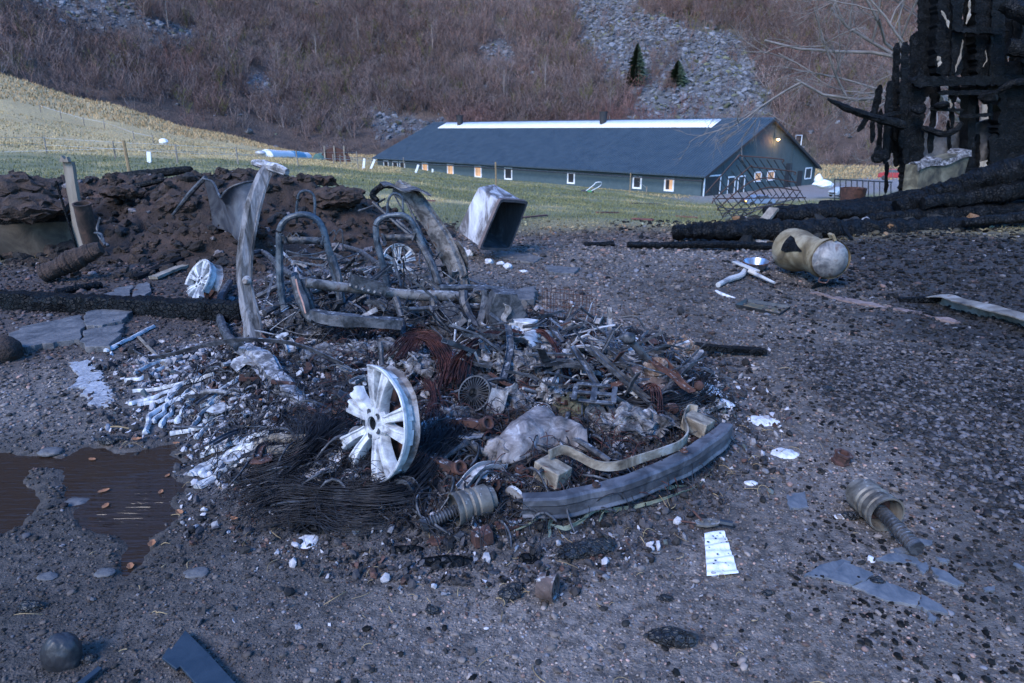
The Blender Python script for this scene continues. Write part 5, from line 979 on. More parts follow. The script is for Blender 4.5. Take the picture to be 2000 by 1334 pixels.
# seat frames
def seat(Y, hoop, head, plate, springs, extra=[]):
    mb = MB(); mb.tube([W(a, b, Y + (c if len(t_) else 0)) for (a, b, *t_), c in zip(hoop, [q[2] if len(q) > 2 else 0 for q in hoop])], [.031, .029, .026, .025, .026, .029, .035], 10, 90, amp=.006, nsc=8); s = cp(mb, 'seat_frame', 'seatsteel')
    MB().tube([W(a, b, Y + .03) for a, b in head], .0105, 7, 50, amp=.004, nsc=10).build('headrest_loop', M['seatsteel'], s)
    (x0, y0), (x1, y1), h = plate; mb = MB(); mb.grid(lambda u, v: W(x0 + (x1 - x0) * u, y0 + (y1 - y0) * u + h * v, Y + .01) + np.array([0, -.015 * math.sin(v * math.pi) + .006 * math.sin(u * 20), 0]), 22, 5, .005)
    mb.build('back_plate', M['steel'], s)
    for a in plate[:2]: MB().tube([W(a[0], a[1] - 3, Y - .02), W(a[0] + (6 if a is plate[0] else -6), a[1] + h, Y - .02)], .012, 6).build('plate_lug', M['steel'], s)
    mb = MB()
    for pts in springs: mb.tube([W(a, b, Y) for a, b in pts], .006, 5, 26)
    mb.build('spring_wire', M['steel'], s)
    for pts, r_ in extra: MB().tube([W(*p) for p in pts], r_, 8, 26, amp=.01, nsc=10).build('side_rail', M['steel'], s)
seat(5.35, [(556, 606, -.05), (548, 560, -.02), (546, 500, 0), (547, 452, 0), (560, 428, 0), (585, 420, 0), (612, 424, 0), (630, 445, 0), (643, 490, 0), (656, 540, .02), (668, 592, -.02)], [(580, 436), (580, 400), (584, 380), (594, 373), (608, 376), (615, 392), (614, 436)], ((553, 462), (634, 464), 13),
     [[(556, 506), (585, 500), (640, 508)], [(558, 490), (600, 498), (648, 488)], [(645, 456), (652, 450), (656, 458), (652, 470), (660, 452), (668, 452), (670, 490)], [(562, 462), (566, 456), (572, 462), (578, 456), (584, 462)]],
     [([(575, 535, 5.2), (580, 560, 5.1), (594, 600, 5.0), (606, 612, 4.95)], .03), ([(648, 500, 5.35), (662, 545, 5.3), (664, 590, 5.25)], .03), ([(556, 600, 5.3), (556, 640, 5.2), (575, 655, 5.1)], .02)])
seat(5.95, [(758, 560, 0), (748, 515, 0), (736, 470, 0), (735, 440, 0), (746, 426, 0), (766, 421, 0), (790, 422, 0), (808, 440, 0), (826, 480, 0), (842, 520, 0), (856, 562, 0)], [(757, 430), (757, 400), (762, 384), (772, 378), (784, 384), (787, 400), (786, 430)], ((746, 459), (812, 458), 11),
     [[(768, 476), (768, 500), (776, 505)], [(788, 480), (792, 510)], [(768, 483), (796, 480)], [(770, 540), (800, 530), (815, 540), (812, 560)]], [([(812, 455, 6.0), (840, 510, 5.9), (858, 556, 5.85)], .035), ([(768, 505, 5.9), (784, 560, 5.8)], .014)])
# dashboard cross beam
mb = MB(); mb.tube([W(598, 552, 4.62), W(660, 560, 4.7), W(720, 566, 4.78), W(800, 576, 4.85), W(880, 578, 4.9), W(955, 586, 4.95)], [.036, .034, .033, .038, .038, .034], 12, 70, amp=.008, nsc=8); cb = cp(mb, 'cross_beam', 'rusty_pale')
mb = MB(); mb.bar(W(684, 538, 4.66), W(752, 560, 4.74), .12, .09, seg=1); 
mb = MB(); a, b = W(682, 548, 4.7), W(752, 568, 4.78); mb.sweep([(-.055, -.035), (.055, -.035), (.055, .045), (.048, .045), (.048, -.028), (-.048, -.028), (-.048, .045), (-.055, .045)], cr([a, b], 14), amp=.006, seed=2); br = mb.build('airbag_bracket', M['steel'], cb)
for k in range(6): MB().lathe([(0, .012), (.008, .012), (.009, 0)], a + (b - a) * (k + .5) / 6 + [0, -.058, -.012], (0, -1, .1), 8).build('bolt', M['pale_steel'], br)
for nm, pts, r_, m in [('support_leg', [(574, 540, 4.6), (590, 580, 4.58), (604, 615, 4.55), (612, 626, 4.5)], [.03, .045, .04, .02], 'steel'), ('support_leg', [(592, 545, 4.65), (604, 590, 4.62), (618, 620, 4.6)], [.03, .035, .03], 'steel'), ('support_leg', [(772, 582, 4.8), (782, 615, 4.7), (790, 660, 4.55)], [.03, .026, .022], 'steel'),
        ('support_leg', [(845, 582, 4.85), (852, 620, 4.75), (872, 655, 4.6)], [.028, .03, .022], 'steel'), ('support_leg', [(870, 590, 4.8), (880, 620, 4.7), (862, 650, 4.6)], [.02, .022, .014], 'steel'), ('column_leg', [(905, 570, 4.85), (912, 610, 4.75), (930, 640, 4.65), (938, 665, 4.6)], [.035, .036, .034, .04], 'steel'),
        ('column_leg', [(948, 568, 4.8), (946, 600, 4.75), (938, 635, 4.68), (930, 655, 4.62)], [.028, .034, .036, .03], 'steel'), ('brace', [(840, 600, 4.7), (884, 655, 4.5)], [.012, .010], 'steel'), ('brace', [(800, 604, 4.7), (985, 598, 4.9)], .018, 'steel'), ('brace', [(860, 560, 5.0), (985, 566, 5.1)], .022, 'steel')]:
    MB().tube([W(*p) for p in pts], r_, 8, 26, amp=.012, nsc=9, seed=len(pts)).build(nm, M[m], cb)
# curved seat rail plate, instrument box, channel piece, end box
mb = MB(); P_ = cr([W(606, 612, 4.5), W(640, 622, 4.45), (W(700, 628, 4.45)), W(784, 632, 4.5)], 40); mb.sweep([(-.02, .045), (.06, .05), (.065, .035), (.0, .03), (-.01, -.05), (.02, -.055), (.018, -.065), (-.03, -.055)], P_, sc_=taper(40, [0, .2, 1], [.6, .75, .65]), amp=.014, nsc=7); cp(mb, 'seat_rail')
mb = MB(); mb.bar(W(806, 600, 5.0), W(806, 640, 4.95), .19, .12, up=(0, 1, 0), seg=3, amp=.008); bx_ = cp(mb, 'control_box', bevel=.006); mb = MB()
for k in range(5): mb.bar(W(790 + k * 8, 612, 4.9), W(790 + k * 8, 622, 4.89), .014, .01, up=(0, 1, 0))
mb.build('slots', M['char'], bx_)
mb = MB(); mb.sweep([(-.05, -.04), (.05, -.04), (.05, .04), (.044, .04), (.044, -.033), (-.044, -.033), (-.044, .04), (-.05, .04)], cr([W(866, 592, 4.7), W(900, 630, 4.5)], 12), up=(0, -1, .3), amp=.008); cp(mb, 'channel')
mb = MB(); mb.prism([(0, 0), (.22, -.02), (.26, .1), (.2, .24), (.04, .26), (-.02, .12)], .16, W(950, 632, 4.75), (.95, .2, 0), (0, 0, 1), amp=.03, nsc=5, seed=3); bb = cp(mb, 'crumpled_box', bevel=.004); MB().grid(lambda u, v: W(962 + 32 * u, 588 + 42 * v + 6 * u, 4.62) + np.array([.02 * math.sin(v * 7), .03 * math.sin(u * 5), 0]), 8, 8, .004).build('torn_skin', M['pale_steel'], bb)
mb = MB(); mb.grid(lambda u, v: W(925 + 70 * u, 564 + 8 * v + 4 * u, 5.0 - .2 * v) + np.array([0, 0, .02 * math.sin(u * 9)]), 14, 4, .006); cp(mb, 'scuttle_plate')
# hanging wires off the beam
mb = MB(); g = np.random.default_rng(9)
for k in range(60):
    a = W(g.uniform(560, 960), g.uniform(560, 640), g.uniform(4.5, 5.2)); P_ = [a]
    for _ in range(5): P_.append(P_[-1] + [g.normal(0, .07), g.normal(0, .05), -g.uniform(.01, .09)])
    P_ = np.array(P_); P_[:, 2] = np.maximum(P_[:, 2], .08); mb.tube(P_, .003 + .003 * g.random(), 4, 12, caps=False)
cp(mb, 'hanging_wires', 'wire')['kind'] = 'stuff'
mb = MB(); mb.tube([W(578, 545, 4.5), W(584, 570, 4.48), W(592, 592, 4.46), W(597, 612, 4.45)], .006, 5, 20); cp(mb, 'bare_copper_wire', 'pinkcopper')

# ================================================================ WHEELS
def wheel(c, axis, rad, present=(0, 360), spokes=5, label='', broken=(), wdt=.19, up=(0, 0, 1), disc=True, m='alloy'):
    """axis points out of the wheel's face"""
    c = np.array(c, float); sd, u_, a_ = frame(axis, up); w_ = thing('wheel_assembly', label, 'wheel', c)
    a0, a1 = R(present[0]), R(present[1]); full = present[1] - present[0] >= 360
    mb = MB(); prof = [(rad * .93, -.008), (rad * .985, .004), (rad, .0), (rad, -.012), (rad * .965, -.022), (rad * .94, -.05), (rad * .93, -wdt * .5), (rad * .92, -wdt * .55), (rad * .905, -wdt * .5), (rad * .91, -.05), (rad * .925, -.022), (rad * .93, -.008)]
    mb.lathe(prof, c, axis, 72, up, a0, a1 if not full else a0 + 2 * math.pi, amp=.004, nsc=9); mb.build('rim', M[m], w_)
    mb = MB(); bp_ = [(rad * .935, -wdt * .5), (rad * .93, -wdt * .8), (rad * .97, -wdt * .95), (rad * .985, -wdt), (rad * .965, -wdt), (rad * .91, -wdt * .8), (rad * .91, -wdt * .5)]
    mb.lathe(bp_, c, axis, 56, up, a0 + .25, (a1 if not full else a0 + 2 * math.pi) - .2, amp=.012, nsc=7); mb.build('barrel', M['barrel'], w_)
    mb = MB(); mb.lathe([(rad * .115, -.028), (rad * .12, -.018), (rad * .16, -.016), (rad * .27, -.026), (rad * .30, -.045), (rad * .27, -.075), (rad * .115, -.075), (rad * .115, -.028)], c, axis, 40, up); hb_ = mb.build('hub', M[m], w_)
    MB().lathe([(0, -.03), (rad * .115, -.03)], c, axis, 24, up).build('bore', M['char'], hb_)
    for k in range(5):
        an = k * 2 * math.pi / 5 + math.pi / 2 + math.pi / 5; p = c + (math.cos(an) * sd + math.sin(an) * u_) * rad * .205 + a_ * -.0185
        MB().lathe([(0, 0), (.0135, 0), (.0145, .0012)], p, axis, 14, up).build('bolt_hole', M['char'] if False else M['steel'], hb_)
    for k in range(5):
        base_a = k * 2 * math.pi / 5 + math.pi / 2
        for s_i, off in enumerate((-.24, .24)):
            idx = k * 2 + s_i; ln = .96
            for (i_, f_) in broken:
                if i_ == idx: ln = f_
            if ln <= .3: continue
            a_in, a_out = base_a + off * .9, base_a + off * .9
            P_ = []; 
            for t in np.linspace(0, 1, 16):
                rr_ = rad * (.22 + (ln - .22) * t); an = a_in + (a_out - a_in) * t ** .8 - 0; P_.append(c + (math.cos(an) * sd + math.sin(an) * u_) * rr_ + a_ * (-.026 + .022 * math.sin(t * 1.9) - .004))
            wv = np.interp(np.linspace(0, 1, 16), [0, .25, .7, 1], [.050, .040, .052, .068]) * rad / .27
            mb = MB(); mb.sweep([(-.5, -.9), (-.5, -.18), (-.42, 0), (-.28, .02), (-.2, -.14), (.16, -.14), (.26, .02), (.42, 0), (.5, -.18), (.5, -.9)], P_, up=tuple(a_), sc_=[(q, .052) for q in wv], amp=.003, nsc=9); mb.build('spoke', M[m], w_, sharp=40)
    if disc:
        mb = MB(); mb.lathe([(0, -.10), (rad * .35, -.10), (rad * .36, -.125), (rad * .66, -.125), (rad * .66, -.132), (rad * .6, -.138), (rad * .6, -.145), (rad * .66, -.148), (rad * .66, -.156), (rad * .3, -.156), (0, -.15)], c, axis, 48, up); mb.build('brake_disc', M['rust'], w_)
    return w_
M['rusty_alloy'] = mat('stained_alloy', [(.10, .08, .075), (.25, .24, .25), (.42, .43, .45), (.18, .10, .07)], 5, .6, .2, bump=.4, bs=50, stops=[.32, .45, .6, .7])
fc = G(719, 828, .235); ax = nrm([-.68, -.70, .20])
wheel(fc, ax, .262, (-104, 106), label='white alloy wheel at the near corner of the wreck, left half of rim melted away', broken=((2, .74), (3, .72), ), disc=True, up=(.09, 0, 1), wdt=.085)
rc_ = W(384, 548, 6.15); wheel(rc_, nrm([-.62, -.62, .55]), .215, (-20, 200), label='white alloy wheel leaning back with its rusty brake disc left of the pillar', broken=((5, .75), (4, .8)), up=(0, 0, 1), wdt=.13)
wheel(W(782, 512, 7.2), nrm([.55, -.75, .3]), .20, (20, 250), label='white alloy wheel seen through the right seat frame', up=(0, 0, 1), wdt=.12)
# melted alloy feet of the front wheel
def puddle_blob(px, py, rx, ry, lab, seed, m='ash', th=.012, name='melted_patch', group=None, rz=0):
    c = G(px, py); k = c[1] / 1395.; n_ = 40; an = np.linspace(0, 2 * math.pi, n_, endpoint=False); V = [c + [0, 0, th + (.022 if poly_sd(np.array([c[0]]), np.array([c[1]]), WRECK)[0] < 0 else 0)]]; 
    el = 1.0 / max(.25, math.sin(math.atan2(CAMH, np.hypot(c[0], c[1]))))
    rings = [.55, .85, 1.0]; rm = 1 + .28 * fbm(np.cos(an) * 1.3 + seed, np.sin(an) * 1.3, seed * 3.3, seed, 4)
    for q in rings:
        x = np.cos(an) * rx * k * rm * q; y = np.sin(an) * ry * k * el * rm * q; x, y = x * math.cos(rz) - y * math.sin(rz), x * math.sin(rz) + y * math.cos(rz)
        X, Y = c[0] + x, c[1] + y; V += list(np.stack([X, Y, H(X, Y) + (.022 if poly_sd(np.array([c[0]]), np.array([c[1]]), WRECK)[0] < 0 else 0) + th * (1 - q ** 3 * 1.4) + .004 * fbm(X * 30, Y * 30, 0, seed, 3)], 1))
    Fc = [(0, 1 + i, 1 + (i + 1) % n_) for i in range(n_)] + [(1 + r * n_ + i, 1 + (r + 1) * n_ + i, 1 + (r + 1) * n_ + (i + 1) % n_, 1 + r * n_ + (i + 1) % n_) for r in range(2) for i in range(n_)]
    return tag(MB().add(V, Fc).build(name, M[m], sharp=60), lab, 'patch', group)
for q, (px, py, rx, ry, lab) in enumerate([(662, 885, 22, 36, 'white crusty patch of melted metal against the left of the near wheel'), (690, 932, 26, 10, 'pale melted foot under the near wheel'), (608, 942, 42, 16, 'pale melted slab on the tyre wires left of the near wheel'), (660, 965, 34, 13, 'pale melted slab below the near wheel'),
        (940, 935, 40, 15, 'white melted patch between the near wheel and the bumper beam'), (600, 1058, 30, 15, 'pale ash patch on the gravel below the tyre wires'), (1410, 792, 30, 7, 'white melted patch right of the brake drum'), (1490, 822, 40, 12, 'grey melted slab on the gravel right of the bumper end'), (1385, 765, 30, 14, 'pale melted flakes beside the brake drum'), (1530, 885, 34, 12, 'pale melted flake right of the bumper end'), (1700, 1092, 10, 8, 'small pale chip near the panel shard'),
        (1130, 690, 70, 16, 'large white ash patch behind the engine'), (1200, 672, 60, 12, 'greenish white ash patch by the trim strip'), (1050, 800, 26, 10, 'white ash patch in the middle of the engine'), (1230, 830, 40, 16, 'pale ash patch inside the bumper beam'), (780, 940, 10, 6, 'small pale flake among the wires'), (1150, 690, 24, 10, 'bright white flake behind the engine'), (745, 1000, 8, 8, 'little square white flake on the wires')]): puddle_blob(px, py, rx, ry, lab, q + 1)
# grey layered ash sheet on the gravel left of the streams
P_ = [G(*q) for q in [(135, 710), (175, 705), (190, 722), (205, 730), (200, 750), (220, 760), (222, 785), (205, 797), (182, 793), (180, 780), (160, 775), (165, 762), (148, 758), (152, 735), (140, 722)]]
slab([(135, 710), (175, 705), (190, 722), (205, 730), (200, 750), (220, 760), (222, 785), (205, 797), (182, 793), (180, 780), (160, 775), (165, 762), (148, 758), (152, 735), (140, 722)], .012, 'grey layered ash sheet on the gravel left of the white trickles', seed=9, m='greyash', name='ash_sheet', cat='ash')
# trickles of molten aluminium
TRK = []
def trickle(pts, w0, lab, seed, group=None, m='alloy'):
    P_ = cr([G(*p) for p in pts], 10 * len(pts)); g2 = np.random.default_rng(seed); P_[:, :2] += np.stack([fbm(np.arange(len(P_)) * .2, seed, k, 5, 3) for k in (1, 2)], 1) * .02; t = np.linspace(0, 1, len(P_))
    wv = 1.05 * w0 * (.65 + .75 * vnoise(np.arange(len(P_)) * .17, seed, 0, 3)) * np.where(t > .86, 1.35, 1) * np.where(t > .97, .5, 1); mb = MB(); zz = H(P_[:, 0], P_[:, 1]); P_[:, 2] = np.convolve(np.pad(zz, 4, 'edge'), np.ones(9) / 9, 'valid') + .014; TRK.extend(P_[:, :2].tolist())
    mb.sweep([(-1, -.3), (-.9, .25), (-.4, .7), (.3, .75), (.85, .3), (1, -.3)], P_, sc_=[(q, .020) for q in wv]); return tag(mb.build('aluminium_trickle', M[m]), lab, 'melted metal', 'trickles of melted aluminium')
TK = [([(320, 722), (285, 740), (245, 748)], .010, 'short thin white trickle highest on the slope'), ([(385, 742), (340, 765), (290, 785), (250, 793)], .014, 'long white trickle just above the fork, ending nearest the ash sheet'), ([(345, 770), (310, 788), (268, 796)], .012, 'white trickle running parallel under the longest one'), ([(395, 760), (370, 775), (335, 790), (300, 812), (288, 835), (290, 850)], .013, 'white trickle bending down at its end'),
      ([(385, 765), (372, 790), (355, 812), (342, 832)], .015, 'broad white trickle down the middle of the fan'), ([(372, 765), (350, 790), (330, 815), (315, 838)], .010, 'thin white trickle in the middle of the fan'), ([(330, 775), (325, 800), (300, 830)], .010, 'thin broken trickle beside the bent one'), ([(455, 800), (430, 810), (400, 830)], .010, 'thin pale trickle high on the right of the fan'), ([(400, 835), (370, 845), (330, 853)], .012, 'flat trickle beside the blue strip'),
      ([(530, 850), (490, 860), (455, 885), (425, 905), (400, 915), (370, 935)], .020, 'thick white trickle ending by the tyre wires'), ([(500, 868), (470, 880), (440, 900), (420, 935), (385, 958)], .018, 'thick white trickle with the lowest rounded end'), ([(450, 850), (430, 870), (400, 885)], .014, 'short curved white trickle above the thick pair'), ([(560, 880), (520, 890), (480, 905), (450, 915)], .012, 'white trickle beside the driftwood like melted lump'), ([(425, 905), (400, 925), (392, 935)], .016, 'short white tongue between the thick pair'), ([(300, 640), (250, 668), (205, 690)], .016, 'pale flaky trickle running towards the slate slabs'), ([(470, 860), (440, 880), (410, 890), (395, 895)], .010, 'thin trickle joining the thick one'), ([(420, 735), (380, 750), (330, 760), (262, 768)], .008, 'faint thin trickle between the two highest ones'), ([(430, 780), (405, 800), (385, 825), (372, 845)], .009, 'thin trickle right of the broad middle one'), ([(440, 815), (410, 835), (385, 862)], .009, 'thin trickle crossing under the violet strip'),
      ([(540, 862), (500, 875), (470, 893), (440, 925), (412, 940)], .010, 'thin long trickle running between the thick pair'), ([(470, 740), (430, 770), (395, 800)], .007, 'narrow silvery trickle starting below the large leaf'), ([(355, 700), (300, 715), (262, 735)], .007, 'narrow trickle below the arching strip')]
for q, (pts, w_, lab) in enumerate(TK): trickle(pts, w_, lab, q)
# driftwood-like melted lumps next to them
for q, (pts, r_, lab) in enumerate([([(500, 878), (540, 868), (580, 868), (606, 862)], [.012, .022, .02, .01], 'tan grey melted bar like a root beside the tyre wires'), ([(505, 888), (545, 895), (575, 885), (600, 880)], [.02, .035, .026, .012], 'tan grey melted lump below the root like bar')]):
    mb = MB(); mb.tube([G(a, b) + [0, 0, .03] for a, b in pts], r_, 9, 30, amp=.012, nsc=14, seed=q); tag(mb.build('melted_bar', M['tanmelt']), lab, 'melted metal')

# ================================================================ BUNDLES OF WIRE
def bundle(name, pts, n, spread, r_, lab, m='wire', seed=0, seg=26, flatten=.4, fray=.5, cat='wire', group=None):
    g2 = np.random.default_rng(seed); C_ = cr([G(a, b) + [0, 0, c] for a, b, c in pts], seg); mb = MB(); t = np.linspace(0, 1, seg); T_ = np.gradient(C_, axis=0); S_ = np.cross(T_, [0, 0, 1.]); S_ /= np.linalg.norm(S_, axis=1)[:, None] + 1e-9
    for k in range(n):
        a, b = g2.normal(0, 1, 2); sp = spread * (.8 + 1.3 * fray * np.abs(t - .5) * 2 + .25 * np.sin(t * 6 + seed)); wv = .7 * fbm(t * 3 + k * 3.1, k * 1.7, seed, 7, 2)
        P_ = C_ + S_ * ((a + wv) * sp + g2.normal(0, 1.6) * spread * (t - .5) * 2 * fray)[:, None] + np.array([0, 0, 1]) * (abs(b) * spread * flatten + .02 * fbm(t * 5, k * 2.2, 1.5, 8, 2))[:, None]
        i0, i1 = int(g2.random() * seg * .25), seg - int(g2.random() * seg * .25); P_[:, 2] = np.maximum(P_[:, 2], H(P_[:, 0], P_[:, 1]) + .004); mb.tube(P_[i0:i1], r_, 3, caps=False)
    return tag(mb.build(name, M[m], sharp=180), lab, cat, group)
bundle('tyre_wires', [(470, 980, .02), (560, 965, .03), (640, 985, .04), (740, 985, .04), (830, 950, .03)], 190, .055, .0017, 'mat of black tyre wires spread on the ground before the near wheel', seed=1)
bundle('tyre_wires', [(480, 940, .02), (560, 925, .04), (610, 900, .06), (640, 860, .06), (660, 830, .04)], 170, .06, .0017, 'black tyre wires sweeping up behind the left of the near wheel', seed=2)
bundle('tyre_wires', [(760, 980, .02), (820, 940, .05), (860, 880, .06), (870, 830, .05)], 150, .05, .0017, 'black tyre wires curling up right of the near wheel', seed=3)
bundle('tyre_wires', [(520, 1010, .01), (620, 1005, .02), (700, 1010, .02), (760, 1000, .02)], 130, .06, .0016, 'lowest fringe of black tyre wires on the gravel', seed=4)
bundle('tyre_wires', [(1190, 770, .05), (1230, 800, .05), (1290, 805, .05), (1350, 780, .05), (1365, 750, .05)], 110, .045, .0022, 'black tyre wires draped round the lying brake drum', seed=5)
bundle('wire_loom', [(780, 735, .10), (815, 705, .16), (850, 715, .15), (875, 750, .12), (870, 790, .08)], 90, .028, .003, 'thick dark red copper loom arching left of the fan wheel', 'copper', 6)
bundle('wire_loom', [(890, 790, .12), (905, 755, .16), (935, 720, .18), (985, 700, .18), (1020, 695, .15)], 80, .022, .003, 'copper loom curving over the fan wheel', 'copper', 7)
bundle('wire_loom', [(1010, 700, .16), (1060, 708, .2), (1092, 745, .16), (1100, 780, .1)], 26, .012, .003, 'thin reddish cable arc at the top of the engine', 'copper', 8)
bundle('wire_loom', [(835, 770, .1), (850, 810, .1), (842, 850, .06)], 40, .018, .0025, 'reddish wires hanging down right of the near wheel', 'copper', 9)
bundle('steel_lines', [(1100, 720, .12), (1150, 740, .14), (1200, 755, .13)], 14, .03, .004, 'bunch of bent steel lines behind the slotted bracket', 'steel', 10, fray=.2)
bundle('steel_lines', [(1240, 800, .10), (1275, 800, .13), (1285, 830, .08), (1280, 850, .04)], 9, .02, .004, 'curved row of steel lines left of the strap end', 'copper', 11, fray=.1)

# ================================================================ ENGINE BAY PIECES
def lump(name, px, py, dz, r_, s3, lab, m='pale_steel', seed=0, amp=.4, sub=4, cat='engine part', nsc=2.2, fine=.02, rz=0):
    mb = MB().rock(G(px, py) + [0, 0, dz], r_, sub, s3, amp, seed, nsc, rz=rz); mb.v[0] = wob(mb.v[0], fine, 18, seed); return tag(mb.build(name, M[m]), lab, cat)
# large melted shell
SH = [G(975 + 165 * k / 40, 905 - 40 * math.sin(k / 40 * 2.6) - 4) for k in range(41)]
def shell(u, v):
    p = SH[int(round(u * 40))]; a = R(-70 + 200 * v); rr_ = .035 + .085 * math.sin(min(1, u * 1.3) * math.pi * .8 + .35) ; q = p + np.array([.25 * rr_ * math.cos(a), -math.cos(a) * rr_ * 1.2, .04 + math.sin(a) * rr_]); n3 = fbm(q[0] * 7, q[1] * 7, q[2] * 7, 3, 4); n4 = fbm(q[0] * 22, q[1] * 22, q[2] * 22, 5, 3); return q + np.array([n3 * .045 + n4 * .01, n3 * .04, n3 * .06 + n4 * .015])
o = MB().grid(shell, 40, 22, .008).build('melted_casing', M['melt'], sharp=75); tag(o, 'big pale melted casing shaped like a skull left of the strap', 'engine part')
lump('melted_lump', 985, 900, .05, .07, (1.1, .8, .9), 'lumpy grey end of the melted casing', 'melt', 4, .5, cat='lump'); lump('rusty_ball', 1010, 905, .05, .035, (1, 1, .9), 'round rusty lump under the melted casing', 'rust', 5, .25, 3, 'lump'); lump('rusty_ball', 1020, 930, .03, .03, (1.1, 1, .8), 'second rusty lump below the first, by the yellowish block', 'rust', 6, .3, 3, 'lump')
# engine block masses
for q, a in enumerate([(960, 720, .06, .13, (1.3, 1, .7), 'ash covered mound of engine with a copper loom on top', 'ash_rub'), (1030, 745, .06, .12, (1.2, 1, .9), 'dark jagged middle of the collapsed engine', 'ash_rub'), (1000, 800, .04, .09, (1.4, .9, .8), 'burnt alternator like lump below the fan wheel', 'ash_rub'), (1075, 790, .05, .07, (1, 1, 1), 'grey ribbed lump right of the fan wheel', 'pale_steel'), (1180, 720, .03, .12, (1.6, 1, .5), 'dark low heap behind the slotted bracket', 'ash_rub'),
        (1230, 840, .03, .13, (1.5, 1, .55), 'pale crusty heap inside the curve of the bumper beam', 'ash_rub'), (1130, 810, .03, .09, (1.4, .9, .7), 'mossy dark block under the slotted bracket', 'moss'), (880, 830, .02, .10, (1.4, 1, .5), 'low ash heap between near wheel and melted casing', 'ash_rub'), (1330, 700, .04, .10, (1, 1, .9), 'orange and white crust behind the brake drum', 'crust'), (760, 690, .0, .16, (1.8, 1, .45), 'dark ash heap under the cross beam', 'ash_rub'), (640, 700, .0, .16, (1.8, 1, .4), 'dark ash heap right of the pillar foot', 'ash_rub')]):
    lump('engine_lump', a[0], a[1], a[2], a[3], a[4], a[5], a[6], 20 + q, .6, 4, 'engine part', 3.0, .05)
for q, a in enumerate([(625, 640, .0, .20, (1.5, 1, .62), 'charred cushion remains under the left seat hoop', 'ash_dark'), (800, 625, .0, .19, (1.5, 1, .62), 'charred cushion remains under the right seat hoop', 'ash_dark'), (700, 600, .0, .16, (1.6, 1, .6), 'dark heap between the two seats behind the cross beam', 'ash_dark'), (900, 665, .0, .17, (1.4, 1, .7), 'dark heap under the column legs of the cross beam', 'ash_dark'), (1085, 735, .02, .16, (1.3, 1, .85), 'tall crusted hump of the engine behind the slotted bracket', 'ash_rub'), (950, 745, .02, .15, (1.3, 1, .8), 'crusted hump of the engine behind the fan wheel', 'ash_rub'), (820, 740, .0, .15, (1.5, 1, .6), 'low crusted hump behind the near wheel', 'ash_rub')]):
    lump('burnt_heap', a[0], a[1], a[2], a[3], a[4], a[5], a[6], 50 + q, .8, 5, 'burnt heap', 3.5, .09)
# fan wheel
c = G(925, 768, .12); ax = nrm([-.45, -.75, .5]); fw = thing('fan_wheel', 'small dark fan wheel with thin radial blades in the engine', 'fan', c - [0, 0, .08])
MB().lathe([(0, 0), (.022, 0), (.026, -.03), (0, -.03)], c, ax, 20).build('hub', M['char'], fw); sd, u_, a_ = frame(ax); mb = MB()
for k in range(30):
    an = k * math.pi / 15; e = math.cos(an) * sd + math.sin(an) * u_; mb.bar(c + e * .024, c + e * .092 - a_ * .012, .002, .018, up=tuple(a_))
mb.build('blades', M['steel'], fw); MB().lathe([(.09, -.03), (.098, -.03), (.098, -.004), (.09, -.004), (.09, -.03)], c, ax, 36).build('ring', M['steel'], fw)
mb = MB(); mb.grid(lambda u, v: c + sd * (-.10 - .10 * u) * -1 + u_ * (.05 - .14 * v) + a_ * (.0 - .04 * math.sin(u * 3)), 8, 8, .006); tag(mb.build('bent_shroud', M['pale_steel']), 'bent grey shroud piece right of the fan wheel', 'engine part')
# alloy housing with battery like box, ribbed hoses
hb2 = thing('alloy_housing', 'pale alloy housing with a flat topped box behind the engine', 'engine part', G(1040, 690)); mb = MB(); a = G(1000, 672) + [0, 0, .14]; mb.bar(a, a + [.16, -.08, -.0], .11, .10, seg=3, amp=.006); mb.build('box', M['alloy'], hb2, bevel=.006)
def hs(u, v): p = W(995 + 80 * u, 650 + 26 * u * u + 30 * v - 14 * math.sin(u * 3), 4.35 - .25 * v); return p + np.array([0, .06 * math.sin(u * 8), .03 * math.cos(u * 9 + v * 3)])
MB().grid(hs, 24, 12, .01).build('melted_cover', M['alloy'], hb2); mb = MB(); mb.tube([W(1066, 650, 4.3), W(1075, 690, 4.2), W(1085, 725, 4.05), W(1098, 760, 3.9)], [.04, .045, .035, .02], 10, 24, amp=.02, nsc=10); mb.build('melted_arm', M['pale_steel'], hb2)
# slotted bracket
mb = MB(); A, B = G(1118, 765, .15), G(1205, 772, .15); ax = nrm(B - A); wv = np.array([.02, .10, .07]); 
for k, (u0, u1) in enumerate([(0, .12), (.42, .56), (.88, 1)]): mb.bar(A + (B - A) * u0, A + (B - A) * u1, .12, .012, up=(0, -.4, 1))
for off in (-.052, 0, .052): mb.bar(A + (B - A) * .11 + np.array([0, off, off * .5]), A + (B - A) * .89 + np.array([0, off, off * .5]), .022, .0125, up=(0, -.4, 1))
tag(mb.build('slotted_bracket', M['steel'], bevel=.002), 'flat slotted grey steel bracket in the middle of the engine bay', 'bracket'); tag(MB().tube([G(1196, 776, .14), G(1240, 800, .06)], .018, 10).build('short_tube', M['steel']), 'short steel tube running from the slotted bracket', 'tube')
for xx, l_ in ((1118, 'left upright tab under the slotted bracket'), (1175, 'right upright tab under the slotted bracket')): tag(MB().bar(G(xx, 772, .14), G(xx, 804, .0), .03, .02, up=(0, 1, 0)).build('steel_tab', M['steel']), l_, 'bracket')
